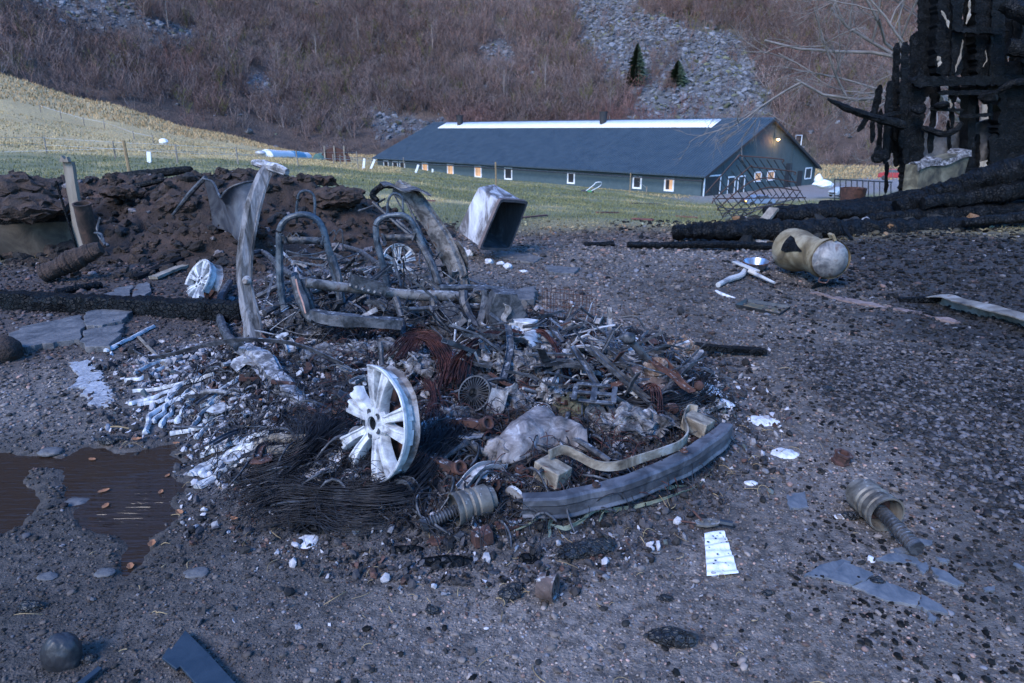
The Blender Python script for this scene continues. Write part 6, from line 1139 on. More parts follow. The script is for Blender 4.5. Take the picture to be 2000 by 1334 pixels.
# lying brake drum with strut
c = G(1280, 760) + [0, 0, .06]; ax = nrm([.12, -.25, 1]); bd_ = thing('brake_disc', 'rusty brake disc lying flat with a drive shaft rising from it', 'brake disc', c)
MB().lathe([(0, .05), (.06, .05), (.075, .02), (.165, .012), (.172, .005), (.172, -.03), (.1, -.04), (0, -.04)], c, ax, 56, amp=.006).build('disc', M['disc'], bd_); MB().lathe([(.045, .03), (.07, .05), (.07, .10), (.055, .12), (.04, .10), (.035, .05)], c + [.0, 0, .0], nrm([-.15, 0, 1]), 26, amp=.012, nsc=12).build('knuckle', M['crust'], bd_)
a, b = G(1277, 716, .13), G(1226, 660, .33); MB().tube([a, b], .022, 12, 10, amp=.004).build('shaft', M['steel'], bd_); MB().rock(b, .042, 2, (1.1, .8, .8), .3, 3).build('joint', M['steel'], bd_)
# bumper beam: curved pressed steel
P_ = cr([G(1020, 983, .075), G(1085, 983, .08), G(1150, 973, .085), G(1220, 953, .09), G(1290, 925, .09), G(1350, 893, .09), G(1395, 863, .09), G(1420, 838, .09)], 90)
mb = MB(); mb.sweep([(.040, .046), (-.028, .050), (-.042, .040), (-.046, .012), (-.040, .004), (-.040, -.040), (-.050, -.052), (-.050, -.057), (-.038, -.052), (-.033, -.040), (-.033, .004), (-.039, .013), (-.035, .036), (-.026, .043), (.040, .040)], P_, sc_=taper(90, [0, .05, .5, .9, 1], [.80, .82, .84, .88, .75]), amp=.010, nsc=6)
bb_ = thing('bumper_beam', 'long curved grey blue bumper beam lying at the front of the wreck', 'bumper', P_[45] * [1, 1, 0]); mb.build('beam', M['beam'], bb_, sharp=25)
for q, i in enumerate((28, 60)): MB().lathe([(0, .02), (.009, .02), (.009, .008), (.018, .006), (.018, 0)], P_[i] + [0, 0, .052], (0, 0, 1), 10).build('bolt', M['rust'], bb_)
# crumple blocks
for q, (px, py, z_, lab) in enumerate([(1078, 948, .06, 'yellowish pale crumple block behind the left end of the bumper beam'), (1360, 862, .09, 'yellowish brown crumple block behind the right end of the bumper beam')]):
    p = G(px, py) + [0, 0, z_]; mb = MB(); mb.bar(p + [-.05, .05, .01], p + [.05, -.04, -.01], .10, .085, seg=3, amp=.006); o = mb.build('crumple_block', M['tanmelt'], bevel=.005); tag(o, lab, 'block')
# S shaped strap
P_ = cr([G(a, b, .13) for a, b in [(1072, 888), (1100, 878), (1130, 890), (1165, 908), (1205, 910), (1260, 893), (1320, 872), (1343, 850), (1336, 818), (1345, 798), (1362, 800)]], 90)
mb = MB(); mb.sweep([(-.004, -.022), (.004, -.022), (.004, .022), (-.004, .022)], P_, amp=.005, nsc=6); tag(mb.build('steel_strap', M['tanmelt']), 'pale S bent steel strap standing on edge inside the bumper beam', 'strap')
# control arms with bushings, struts
for q, (pts, bp_, lab) in enumerate([([(818, 905, .04), (840, 915, .06), (862, 928, .06), (885, 935, .05)], (887, 930), 'perforated rusty red arm ending in a bushing before the tyre wires'), ([(850, 862, .06), (885, 858, .09), (915, 862, .10), (940, 862, .09)], (948, 865), 'rusty red arm with bushing behind the first one')]):
    a_ = thing('control_arm', lab, 'suspension arm', G(*bp_)); mb = MB(); Q_ = cr([G(x, y) + [0, 0, z] for x, y, z in pts], 30); mb.sweep([(-.024, -.02), (-.018, -.02), (-.016, .008), (.016, .008), (.018, -.02), (.024, -.02), (.022, .016), (-.022, .016)], Q_, sc_=taper(30, [0, .5, 1], [1.1, .8, 1]), amp=.004); mb.build('arm', M['rust'], a_); e = Q_[-1]
    MB().lathe([(0, -.028), (.028, -.028), (.030, -.03), (.034, -.025), (.034, .025), (.030, .03), (.022, .028), (.02, .01), (0, .01)], e + [.02, 0, 0], nrm([.5, -.5, .45]), 26).build('bushing', M['rust'], a_)
    for k in range(3): MB().lathe([(0, 0), (.007, 0), (.008, -.001)], Q_[6 + 6 * k] + [0, 0, .0165], (0, 0, 1), 10).build('hole', M['char'], a_)
tag(MB().tube([G(848, 925) + [0, 0, .05], G(880, 905) + [0, 0, .05], G(915, 885) + [0, 0, .06]], [.018, .015, .02], 10, 20, amp=.003).build('rod', M['steel']), 'grey ribbed tie rod lying across the ash', 'rod')
tag(MB().tube([G(915, 875) + [0, 0, .06], G(930, 895) + [0, 0, .055], G(958, 905) + [0, 0, .04]], [.016, .020, .018], 12, 22).build('elbow_pipe', M['steel']), 'blue grey elbow pipe joining the melted casing', 'pipe')
c = G(878, 868) + [0, 0, .075]; tag(MB().tube([c + [-.10, -.01, -.01], c + [.0, .0, .005]], .009, 8).lathe([(.009, -.01), (.018, -.01), (.018, .01), (.009, .01), (.009, -.01)], c + [.01, 0, 0], nrm([.3, -.8, .4]), 18).build('eye_bolt', M['steel']), 'small steel eye bolt between the two rusty arms', 'bolt')
lump('rusty_joint', 1362, 793, .12, .028, (1, 1, 1), 'dark rusty ball joint at the end of the strap', 'rust', 9, .15, 2, 'joint', fine=.003); lump('rusty_joint', 1310, 822, .07, .035, (1.2, .8, .9), 'dark rounded joint left of the strap end', 'rust', 10, .2, 2, 'joint', fine=.003)

# ================================================================ LOOSE PIECES ON THE NEAR GRAVEL
def cvjoint(c, ax, k, lab, blen=.17, mouth=True):
    c = np.array(c); ax = nrm(ax); t_ = thing('drive_joint', lab, 'drive joint', c - [0, 0, .04 * k]); mb = MB()
    mb.lathe([(.0, -.075), (.036, -.075), (.038, -.06), (.046, -.055), (.046, -.02), (.042, -.015), (.046, -.008), (.048, .0), (.043, .006), (.047, .014), (.049, .03), (.046, .034), (.05, .042), (.05, .052), (.045, .052), (.043, .0), (.0, -.01)], c, ax, 44) ; mb.v[0] = c + (mb.v[0] - c) * k; mb.build('cup', M['joint'], t_, sharp=30)
    mb = MB(); pr = [(0, 0)] ; L_ = blen; n_ = 13
    pr = [(.012, .01)]
    for i in range(n_): h = .02 + L_ * i / n_; pr += [(.013, h), (.0185, h + L_ / n_ * .3), (.0185, h + L_ / n_ * .6), (.013, h + L_ / n_ * .8)]
    pr += [(.019, .02 + L_), (.02, .035 + L_), (.0, .035 + L_)]
    mb.lathe(pr, c, nrm(ax + np.array([0, 0, -.12])), 22); mb.v[0] = c + (mb.v[0] - c) * k; mb.build('splined_shaft', M['steel'], t_, sharp=30)
    mb = MB(); mb.lathe([(0, .012), (.036, .012), (.036, .004), (0, .004)], c, ax, 30); mb.v[0] = c + (mb.v[0] - c) * k; mb.build('cage', M['rust'], t_); return t_
M['joint'] = mat('grey_brown_cast_steel', [(.05, .045, .04), (.13, .12, .11), (.2, .19, .17)], 9, .55, .3, bump=.4, bs=90, bd=.003, ash=.1)
cvjoint(G(918, 985, .07) , [-.88, -.46, -.06], 1.4, 'ribbed drive joint with its shaft pointing left, before the bumper beam', .12)
cvjoint(G(1708, 985, .08), [.14, -.98, -.03], 1.6, 'drive joint with ribbed shaft lying alone on the gravel at the right', .135); 
c = G(1068, 1145, .05); pu = thing('pulley', 'rusty pulley standing on its rim on the near gravel', 'pulley', c - [0, 0, .05]); ax = nrm([.93, -.36, .05])
MB().lathe([(0, -.03), (.036, -.03), (.045, -.028), (.046, .024), (.049, .026), (.049, .034), (.040, .034), (.038, .026), (0, .024)], c, ax, 40).build('drum', M['disc'], pu, sharp=30); sd, u_, a_ = frame(ax)
for k in range(6): e = math.cos(k * 1.047) * sd + math.sin(k * 1.047) * u_; MB().lathe([(0, .0255), (.007, .0255), (.0072, .025)], c + e * .024, ax, 10).build('hole', M['char'], pu)
MB().tube([c + [0, 0, .04], c + [.005, 0, .062]], .006, 6).build('pin', M['char'], pu)
c = G(1643, 905) + [0, 0, .03]; tag(MB().lathe([(.03, -.03), (.045, -.03), (.045, -.018), (.038, -.012), (.038, .012), (.045, .018), (.045, .03), (.03, .03), (.03, -.03)], c, nrm([.2, -.1, 1]), 6, amp=.004).build('rusty_collar', M['rust']), 'small rusty red collar on the gravel right of the bumper', 'collar')
# white card
P4 = [G(1375, 1047), G(1414, 1042), G(1442, 1126), G(1380, 1128)]; zc = .012
o = MB().grid(lambda u, v: (P4[0] * (1 - u) + P4[1] * u) * (1 - v) + (P4[3] * (1 - u) + P4[2] * u) * v + np.array([0, 0, zc + .004 * math.sin(v * 17 + u * 3) + .003 * math.sin(v * 41)]), 10, 40, .0015).build('paper_sheet', M['paper']); tag(o, 'crinkled white rectangular sheet with black specks on the near gravel', 'sheet')
g = np.random.default_rng(3)
mb = MB()
for k in range(16): u, v = g.random(2) * .9 + .05; p = (P4[0] * (1 - u) + P4[1] * u) * (1 - v) + (P4[3] * (1 - u) + P4[2] * u) * v; mb.rock(p + [0, 0, zc + .008], .002 + .006 * g.random() ** 3, 0, (1.3, 1, .5), .3, k)
mb.build('soot_specks', M['char'], o)['kind'] = 'stuff'
# bracket with black handle
c = G(1385, 1030) + [0, 0, .02]; kb = thing('lever', 'rusty hinge bracket with a short black handle above the white sheet', 'lever', c); MB().prism([(-.06, -.02), (-.02, -.032), (.03, -.02), (.05, .0), (.03, .022), (-.03, .026), (-.06, .01)], .008, c, amp=.002).build('plate', M['joint'], kb); MB().tube([c + [.04, -.005, .01], c + [.09, -.02, .008]], [.013, .015], 8, 8).build('grip', M['plastic'], kb)
MB().tube([c + [-.03, 0, .01], c + [-.06, .05, .03]], .005, 6).build('stub', M['rust'], kb); MB().tube([c + [-.05, .0, .0], c + [-.17, .03, .0]], .004, 6).build('wire', M['rust'], kb)
for k, e in enumerate([(-.03, 0), (0, .004), (.03, 0)]): MB().lathe([(0, .006), (.006, .006), (.007, 0)], c + [e[0], e[1], .008], (0, 0, 1), 10).build('rivet', M['joint'], kb)
# charred lumps
def charblock(px, py, r_, s3, lab, seed, groove=9, rz=0):
    mb = MB().rock(G(px, py) + [0, 0, r_ * s3[2] * .7], r_, 4, s3, .25, seed, 1.4, rz=rz); v = mb.v[0]; c = v.mean(0); d = (v - c); k = np.array([math.cos(rz), math.sin(rz)]); al = d[:, :2] @ k; ac = d[:, 0] * -k[1] + d[:, 1] * k[0]
    gr = np.minimum(np.abs(np.sin(al / r_ * groove * .5)), np.abs(np.sin(ac / r_ * groove * .45 + .6 * np.sign(np.sin(al * 40))))); v[:] = c + d * (1 - .16 * (gr < .22))[:, None]; return tag(mb.build('charred_block', M['chargloss'], sharp=30), lab, 'charcoal')
charblock(1312, 1254, .065, (1.25, .55, .4), 'cracked charcoal lump with parallel ridges on the near gravel', 3, 10, -.1); charblock(1145, 1078, .10, (1.3, .45, .25), 'flat charred piece with tread like cracks before the bumper beam', 4, 12, .35); charblock(1662, 1012, .03, (1.4, .8, .6), 'small charcoal lump left of the lone drive joint', 5)
charblock(1074, 1083, .03, (1, .8, .7), 'small charcoal lump above the pulley', 6) if False else None
for q, (px, py, r_) in enumerate([(212, 865, .035), (235, 860, .028), (995, 1165, .03), (170, 1290, .02), (1005, 1150, .022), (60, 1188, .028), (1300, 1170, .018), (1712, 1138, .02), (1615, 762, .03), (845, 1195, .018), (1500, 1160, .015)]): tag(MB().rock(G(px, py) + [0, 0, r_ * .3], r_, 3, (1.4, 1, .7), .5, 60 + q).build('charcoal_lump', M['chargloss']), 'black charcoal lump on the gravel ' + ['at the far edge of the puddle', 'at the puddle edge, right one of two', 'left of the pulley, nearer one', 'near the big dark stone', 'left of the pulley, farther one', 'near the left edge of the photo', 'right of the pulley', 'at the left tip of the grey panel shard', 'far right of the brake disc', 'left of the pulley, alone', 'below the white sheet'][q], 'charcoal')
# panel shards
PS = [([(1568, 1128), (1600, 1108), (1640, 1096), (1662, 1102), (1640, 1128), (1610, 1132)], 'blue dark tip of the broken grey panel'), ([(1612, 1132), (1650, 1104), (1700, 1122), (1705, 1130), (1665, 1148)], 'left half of the broken grey panel'), ([(1664, 1148), (1706, 1130), (1760, 1152), (1800, 1168), (1790, 1188), (1720, 1172)], 'middle of the broken grey panel'), ([(1800, 1166), (1840, 1188), (1852, 1204), (1812, 1198), (1790, 1188)], 'crumbling right end of the broken grey panel'),
      ([(1708, 1095), (1748, 1082), (1790, 1092), (1796, 1106), (1760, 1102), (1722, 1100)], 'grey flake behind the broken panel'), ([(1740, 1078), (1760, 1072), (1775, 1082), (1750, 1086)], 'small grey flake by the tip of the drive joint'), ([(1790, 1108), (1806, 1100), (1814, 1112), (1800, 1126)], 'small blue grey flake right of the broken panel'), ([(1815, 1110), (1850, 1122), (1880, 1146), (1868, 1150), (1830, 1136)], 'slim dark curved flake right of the broken panel'),
      ([(1755, 1062), (1790, 1055), (1822, 1060), (1818, 1068), (1770, 1068)], 'blue grey flake right of the drive joint'), ([(1826, 1092), (1852, 1098), (1850, 1106), (1832, 1100)], 'little grey flake at the far right'), ([(1920, 1150), (1942, 1148), (1940, 1158), (1924, 1158)], 'tiny blue grey flake near the right edge'), ([(1978, 1104), (2000, 1112), (2002, 1120), (1984, 1112)], 'pale flake at the right edge'), ([(1534, 970), (1572, 962), (1578, 994), (1544, 998)], 'purple grey square scrap on the gravel'), ([(1812, 1200), (1830, 1214), (1822, 1222), (1812, 1212)], 'small shard fallen below the right end of the panel')]
for q, (pl_, lab) in enumerate(PS): slab(pl_, .006 + .003 * (q % 2), lab, dz=.004, seed=70 + q, m='shard', name='panel_shard', cat='shard', amp=.003)
# dark panel, strip and stone in the near left corner
def flatpanel(px, th, lab, m, name, cat):
    P_ = [np.array([*flat(a, b, .03)[:2], .03]) for a, b in px]; mb = MB(); V = np.array(P_); V2 = V.copy(); V2[:, 2] -= th; n_ = len(V); mb.add(np.vstack([V, V2]), [tuple(range(n_)), tuple(range(2 * n_ - 1, n_ - 1, -1))] + [(i, n_ + i, n_ + (i + 1) % n_, (i + 1) % n_) for i in range(n_)]); return tag(mb.build(name, M[m], bevel=.0015), lab, cat)
flatpanel([(362, 1230), (410, 1278), (475, 1350), (400, 1350), (380, 1332), (352, 1300), (344, 1306), (316, 1284), (330, 1262), (334, 1268)], .012, 'dark blue notched plastic panel in the near left corner', 'panel', 'notched_sheet', 'sheet')
flatpanel([(192, 1300), (200, 1304), (150, 1345), (138, 1342)], .01, 'thin dark blue strip beside the big dark stone', 'panel', 'plastic_strip', 'strip')
tag(MB().rock(G(122, 1300) + [0, .01, .035], .070, 4, (.82, .6, 1.05), .30, 6, .9).build('stone', M['darkstone']), 'big smooth dark stone in the near left corner', 'stone')
for q, (px, py, r_, lab) in enumerate([(92, 1128, .028, 'smooth dark oval pebble left of the puddle tip'), (100, 884, .05, 'flat grey blue stone at the left far edge of the puddle'), (240, 890, .02, 'pinkish stone standing at the puddle edge'), (540, 748, .04, 'grey stone under the sill'), (150, 985, .05, 'flat grey stone on the spit in the puddle'), (385, 1120, .035, 'flat black slate piece right of the puddle tip'), (462, 822, .03, 'teal grey stone among the trickles'), (330, 820, .03, 'dark teal flat stone among the trickles'), (1640, 1010, .02, 'pale crumpled flake stone left of the drive joint'), (1466, 945, .025, 'pale stone right of the bumper end'), (965, 1118, .018, 'dark round pebble above the pulley'), (205, 1120, .03, 'flat grey pebble at the left bank of the puddle tip')]):
    tag(MB().rock(G(px, py) + [0, 0, r_ * .1], r_, 3, (1.3, .9, .38), .25, 90 + q).build('stone', M[['slate', 'slate', 'concrete', 'slate', 'slate', 'slate', 'slate', 'slate', 'ash', 'ash', 'darkstone', 'slate'][q]]), lab, 'stone')
# aluminium strip arching over the sill, strips on the ground
P_ = cr([G(262, 690) + [0, 0, .02], G(290, 706) + [0, 0, .03], G(340, 690, .08), G(400, 675, .14), G(470, 664, .2), G(540, 666, .2), G(600, 680, .16), G(672, 712, .1)], 80); mb = MB(); mb.sweep([(-.004, -.014), (.004, -.014), (.004, .014), (-.004, .014)], P_, up=(.2, -.5, 1), amp=.004); tag(mb.build('window_trim', M['steel']), 'long thin curved metal strip arching past the foot of the left pillar', 'trim')
for q, (a, b, w_, lab, m) in enumerate([((270, 660), (338, 735), .022, 'flat grey lath crossing under the arching strip', 'timber'), ((335, 838), (480, 845), .012, 'thin violet blue strip lying across the trickles', 'beam'), ((478, 722), (545, 775), .03, 'bent grey strip beside the sill', 'steel'), ((205, 838), (255, 842), .006, 'straw pale thin rod near the puddle', 'straw'), ((1220, 865), (1290, 850), .02, 'grey rod end inside the bumper beam', 'steel'), ((760, 780), (885, 745), .009, 'thin grey rod leaning right of the near wheel', 'steel'), ((1725, 866), (1762, 854), .006, 'thin dark rod on the far right gravel', 'steel'), ((905, 545), (985, 575), .04, 'flat steel bar behind the crumpled box', 'steel'), ((1100, 655), (1190, 640), .02, 'dark thin strip in front of the wire basket', 'char')]):
    mb = MB(); A, B = G(*a), G(*b); mb.sweep([(-w_ / 2, -.003), (w_ / 2, -.003), (w_ / 2, .003), (-w_ / 2, .003)], cr([A + [0, 0, .015], (A + B) / 2 + [0, 0, .022], B + [0, 0, .015]], 14), amp=.004, seed=q); tag(mb.build('metal_strip', M[m]), lab, 'strip')
# flower stems / reeds under the bumper
g = np.random.default_rng(14)
for q, pts in enumerate([[(1010, 1045), (1060, 1020), (1120, 1010), (1200, 1000), (1290, 985), (1350, 965), (1390, 925)], [(1070, 1060), (1075, 1025), (1100, 1005)], [(1120, 1045), (1170, 1010), (1240, 990)], [(1280, 970), (1340, 955)], [(1180, 1000), (1170, 1030)], [(1075, 1040), (1110, 1050), (1160, 1020)]]):
    mb = MB(); Q_ = cr([G(*p) + [0, 0, .02 + .01 * (q % 3)] for p in pts], 12 * len(pts)); mb.sweep([(-1, -.2), (0, -.35), (1, -.2), (1, .1), (0, -.05), (-1, .1)], wob(Q_, .02, 7, q), sc_=taper(len(Q_), [0, .5, 1], [.004, .010, .003]), twist=2.5); tag(mb.build('leek_stalk', M['stalk']), ['longest limp green grey stalk along the bumper beam', 'short upright stalk bent over at the left of the stalks', 'middle limp stalk under the bumper beam', 'short straight pale stalk against the bumper beam', 'short broad stalk hanging before the beam', 'curled stalk touching the charred tread'][q], 'stalk', 'limp stalks under the bumper beam')
# autumn leaves
for q, (px, py, lab) in enumerate([(208, 997, 'small tan leaf floating in the middle of the puddle'), (182, 905, 'tan leaf near the far end of the puddle'), (316, 970, 'curled orange leaf at the right of the puddle'), (328, 935, 'tiny orange leaf at the puddle\'s right bank'), (268, 864, 'pink orange leaf at the far bank of the puddle'), (298, 1068, 'round orange leaf near the puddle tip'), (256, 1112, 'pink pointed leaf at the puddle tip'), (352, 1007, 'pale orange twisted leaf right of the puddle'), (345, 870, 'pale leaf between puddle and trickles'), (440, 722, 'large orange leaf left of the sill'), (462, 850, 'bright orange leaf on the violet strip'), (438, 790, 'small orange leaf among the trickles'), (508, 785, 'orange leaf standing by the sill'), (570, 818, 'orange leaf below the sill'), (652, 812, 'orange leaf on the left spokes of the near wheel'), (668, 966, 'orange leaf on the melted slab below the near wheel'), (1212, 978, 'orange leaf before the bumper beam'), (570, 660, 'orange leaf beside the seat frame'), (545, 960, 'orange leaf on the tyre wires'), (458, 1018, 'brown leaf below the tyre wires'), (950, 882, 'orange leaf behind the elbow pipe'), (205, 968, 'tiny tan leaf in the puddle'), (785, 978, 'yellow brown leaf on the wires right of the near wheel'), (205, 975, '')]):
    if not lab: continue
    p = G(px, py) + [0, 0, .012]; inp = 150 < px < 340 and 880 < py < 1060; 
    if inp: p[2] = -.008
    g2 = np.random.default_rng(q); s = .016 + .012 * g2.random(); a = g2.random() * 6.28; cl = .3 + .8 * g2.random() * (0.4 if inp else 1)
    def lf(u, v): x = (u - .5) * 2; wd = max(0, 1 - x * x) ** .7 * .55 * (1 + .12 * math.sin(u * 17)); y = (v - .5) * 2 * wd; X = x * math.cos(a) - y * math.sin(a); Y = x * math.sin(a) + y * math.cos(a); return p + np.array([X * s, Y * s, s * cl * (abs(y) * .7 + .4 * x * x)])
    tag(MB().grid(lf, 10, 6, .0008).build('leaf', M['leaf']), lab, 'leaf', 'fallen autumn leaves')

# reddish and dark scraps in front of the wreck
for q, (px, py, sz, az_, lab, m) in enumerate([(940, 1062, (.075, .06, .05), .4, 'crushed reddish box before the ribbed drive joint', 'rust'), (850, 1058, (.06, .05, .012), -.3, 'small reddish plate left of the crushed box', 'rust'), (990, 1028, (.09, .05, .015), .2, 'dark red bent plate under the left end of the bumper beam', 'rust'), (900, 1052, (.04, .03, .02), .9, 'small grey block between red plate and crushed box', 'steel')]):
    p = G(px, py); mb = MB(); a = np.array([math.cos(az_), math.sin(az_), .1]) * sz[0] / 2; mb.bar(p - a + [0, 0, sz[2] * .6], p + a + [0, 0, sz[2] * .6], sz[1], sz[2], seg=6, amp=.014, seed=q, up=(.1, 0, 1)); tag(mb.build('bent_box' if q == 0 else 'metal_plate', M[m], bevel=.002), lab, 'scrap')
for q, (px, py, rx, ry, lab) in enumerate([(870, 1098, 85, 12, 'black charred crust along the lower edge of the debris'), (790, 1075, 50, 9, 'black charred crust left of the crushed box'), (1030, 1092, 30, 9, 'black charred crust right of the crushed box'), (620, 1035, 70, 9, 'black soot crust below the tyre wires')]): puddle_blob(px, py, rx, ry, lab, 40 + q, 'char', .022, 'charred_crust')
# ================================================================ GRAVEL AND DEBRIS (uncountable)
V0, F0 = ico(1); VI, FI = ico(0)
def stones(n, r0, r1, a0, a1, seed, size, base, faces, colf, sel=None, name='gravel', m='stone', lift=.25, tilt=.45, smooth=True):
    g = np.random.default_rng(seed); a = np.radians(g.uniform(a0, a1, n)); r = np.exp(g.uniform(math.log(r0), math.log(r1), n)); x, y = r * np.sin(a), r * np.cos(a)
    if sel is not None: k = sel(x, y, r, g); x, y, r = x[k], y[k], r[k]
    if not name.startswith(('coarse', 'charcoal')):
        T_ = np.array(TRK); q = np.where((x > T_[:, 0].min() - .05) & (x < T_[:, 0].max() + .05) & (y > T_[:, 1].min() - .05) & (y < T_[:, 1].max() + .05))[0]; dm = np.full(len(q), 9.)
        for a_ in T_: dm = np.minimum(dm, np.hypot(x[q] - a_[0], y[q] - a_[1]))
        kk = np.ones(len(x), bool); kk[q[dm < .028]] = False; x, y, r = x[kk], y[kk], r[kk]
    s = size(x, y, r, g); z = H(x, y) + s * lift; V, T, m_ = scatter(base, faces, np.stack([x, y, z], 1), s, tilt=tilt, seed=seed + 1)
    return tri_mesh(name, V, T, M[m], np.repeat(np.clip(colf(x, y, r, g), .004, 1), m_, 0), smooth)
sb = [V0 * (1 + .5 * fbm(V0[:, 0] * 1.4 + q * 5, V0[:, 1] * 1.4, V0[:, 2] * 1.4, q + 70)[:, None]) * np.array([1.2, .9, .6]) for q in range(10)]
sb0 = [VI * (1 + .45 * (np.random.default_rng(q + 90).random((12, 1)) - .5)) * np.array([1.25, .9, .6]) for q in range(12)]
def nopud(x, y): return poly_sd(x, y, PUD) + .11 * fbm(x * 4.5, y * 4.5, 0, 31, 5) > .02 - .09 * np.random.default_rng(len(x)).random(len(x)) ** 9
def scol(x, y, r, g):
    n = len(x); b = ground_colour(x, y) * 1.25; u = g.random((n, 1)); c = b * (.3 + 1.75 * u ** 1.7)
    w_ = g.random(n); c[w_ < .10] *= [1.5, 1.15, 1.05]; c[(w_ > .1) & (w_ < .2)] *= [.8, .95, 1.2]; k = (w_ > .2) & (w_ < .22); c[k] = np.array([.15, .145, .16]) * (.6 + .6 * g.random((k.sum(), 1))); k = (w_ > .24) & (w_ < .265); c[k] = .014; return c
yard = lambda x, y, r, g: (r < 13.5) & (grass_mask(x, y, r) < g.random(len(x))) & nopud(x, y)
stones(135000, 1.1, 13, -50, 52, 201, lambda x, y, r, g: (.0024 + .0065 * g.random(len(x)) ** 3) * np.maximum(r / 2.8, .6), sb0, FI, scol, yard, 'gravel')
stones(6500, 1.1, 12, -50, 52, 203, lambda x, y, r, g: (.006 + .013 * g.random(len(x)) ** 4) * np.maximum(r / 3.5, .75), sb, F0, scol, yard, 'pebbles')
# coarse round gravel patch at the right
CG = [flat(*p) for p in [(1560, 700), (1700, 650), (1900, 700), (2100, 760), (2200, 1100), (1960, 1050), (1800, 900), (1640, 800)]]
stones(26000, 2.6, 7.5, 8, 50, 205, lambda x, y, r, g: .008 + .011 * g.random(len(x)) ** 1.8, sb, F0, lambda x, y, r, g: np.array([.062, .059, .064]) * (.2 + 1.7 * g.random((len(x), 1)) ** 1.5) * np.where(g.random((len(x), 1)) < .25, .2, 1), lambda x, y, r, g: poly_sd(x, y, CG) + .35 * fbm(x * 2, y * 2, 0, 7, 3) < .0, 'coarse_gravel')
# black charcoal litter on the right and thinly everywhere
def charsel(x, y, r, g): d = poly_sd(x, y, CHAR) + .6 * fbm(x * 1.2, y * 1.2, 0, 8, 4); return (g.random(len(x)) < np.where(d < 0, .95, np.where(d < 1.2, .40, .015))) & nopud(x, y) & (r < 14)
stones(75000, 1.4, 14, -45, 52, 207, lambda x, y, r, g: (.004 + .017 * g.random(len(x)) ** 3) * np.maximum(r / 5, .7), sb0, FI, lambda x, y, r, g: np.full((len(x), 3), .010) * (.4 + 1.8 * g.random((len(x), 1)) ** 2) + np.array([.1, .1, .11]) * (g.random((len(x), 1)) < .03), charsel, 'charcoal_litter', 'soot', smooth=False)
# flakes: thin bent scraps, ash chips
fl = []
for q in range(12):
    g = np.random.default_rng(q + 400); n_ = 6; an = np.sort(g.random(n_) * 6.283); v = np.stack([np.cos(an) * (.6 + .6 * g.random(n_)), np.sin(an) * (.4 + .4 * g.random(n_)), .25 * g.normal(size=n_)], 1); fl.append(np.vstack([[0, 0, .15], v, [0, 0, .0], v * [1, 1, 1] - [0, 0, .12]]))
FF = [(0, 1 + i, 1 + (i + 1) % 6) for i in range(6)] + [(7, 8 + (i + 1) % 6, 8 + i) for i in range(6)] + [(1 + i, 8 + i, 8 + (i + 1) % 6) for i in range(6)] + [(1 + i, 8 + (i + 1) % 6, 1 + (i + 1) % 6) for i in range(6)]
def wsel(x, y, r, g): d = np.minimum(poly_sd(x, y, WRECK), poly_sd(x, y, FAN) + .05) + .18 * fbm(x * 2.5, y * 2.5, 0, 17, 3); return (g.random(len(x)) < np.where(d < -.05, 1, np.where(d < .3, .30, .012))) & nopud(x, y)
def wcol(x, y, r, g):
    n = len(x); w_ = g.random(n); c = np.array([.024, .023, .026]) * (.3 + 2.2 * g.random((n, 1)) ** 1.5); hot = fbm(x * 2.2, y * 2.2, 0, 55, 3); k = w_ < .17 + .35 * np.clip(hot, -.5, 1) + .22 * (poly_sd(x, y, FAN) < 0); c[k] = np.array([.30, .30, .33]) * (.35 + 1.1 * g.random((k.sum(), 1))); k = (w_ > .93); c[k] = np.array([.07, .038, .032]) * (.4 + g.random((k.sum(), 1))); k = (w_ > .90) & (w_ < .915); c[k] = [.07, .09, .095]; return c
stones(42000, 1.9, 7.2, -34, 24, 211, lambda x, y, r, g: (.006 + .020 * g.random(len(x)) ** 2.4) * np.maximum(r / 4, .8), fl, FF, wcol, wsel, 'debris_flakes', lift=.5, tilt=1.0, smooth=False)
stones(26000, 1.9, 7.2, -34, 24, 213, lambda x, y, r, g: (.005 + .022 * g.random(len(x)) ** 2.8) * np.maximum(r / 4, .8), sb0, FI, wcol, wsel, 'debris_crumbs', lift=.6, tilt=1.2, smooth=False)
# crumpled scraps of foil and sheet
def crumple(seed, n=5):
    g = np.random.default_rng(seed); u, v = np.meshgrid(np.linspace(-1, 1, n), np.linspace(-1, 1, n)); z = g.normal(0, .32, (n, n)); x = u * (.6 + .3 * g.random()) + g.normal(0, .12, (n, n)); y = v * (.4 + .3 * g.random()) + g.normal(0, .12, (n, n)); return np.stack([x, y, z + .25 * np.sin(u * 2 + seed)], -1).reshape(-1, 3)
cm = [crumple(q) for q in range(14)]; FC = []
for i in range(4):
    for j in range(4): a = i * 5 + j; FC += [(a, a + 1, a + 6), (a, a + 6, a + 5)]
stones(2600, 2.2, 6.8, -32, 22, 215, lambda x, y, r, g: (.015 + .045 * g.random(len(x)) ** 2.5), cm, FC, lambda x, y, r, g: wcol(x, y, r, g) * .8, lambda x, y, r, g: poly_sd(x, y, WRECK) < -.1, 'crumpled_scraps', lift=.5, tilt=1.0, smooth=False)
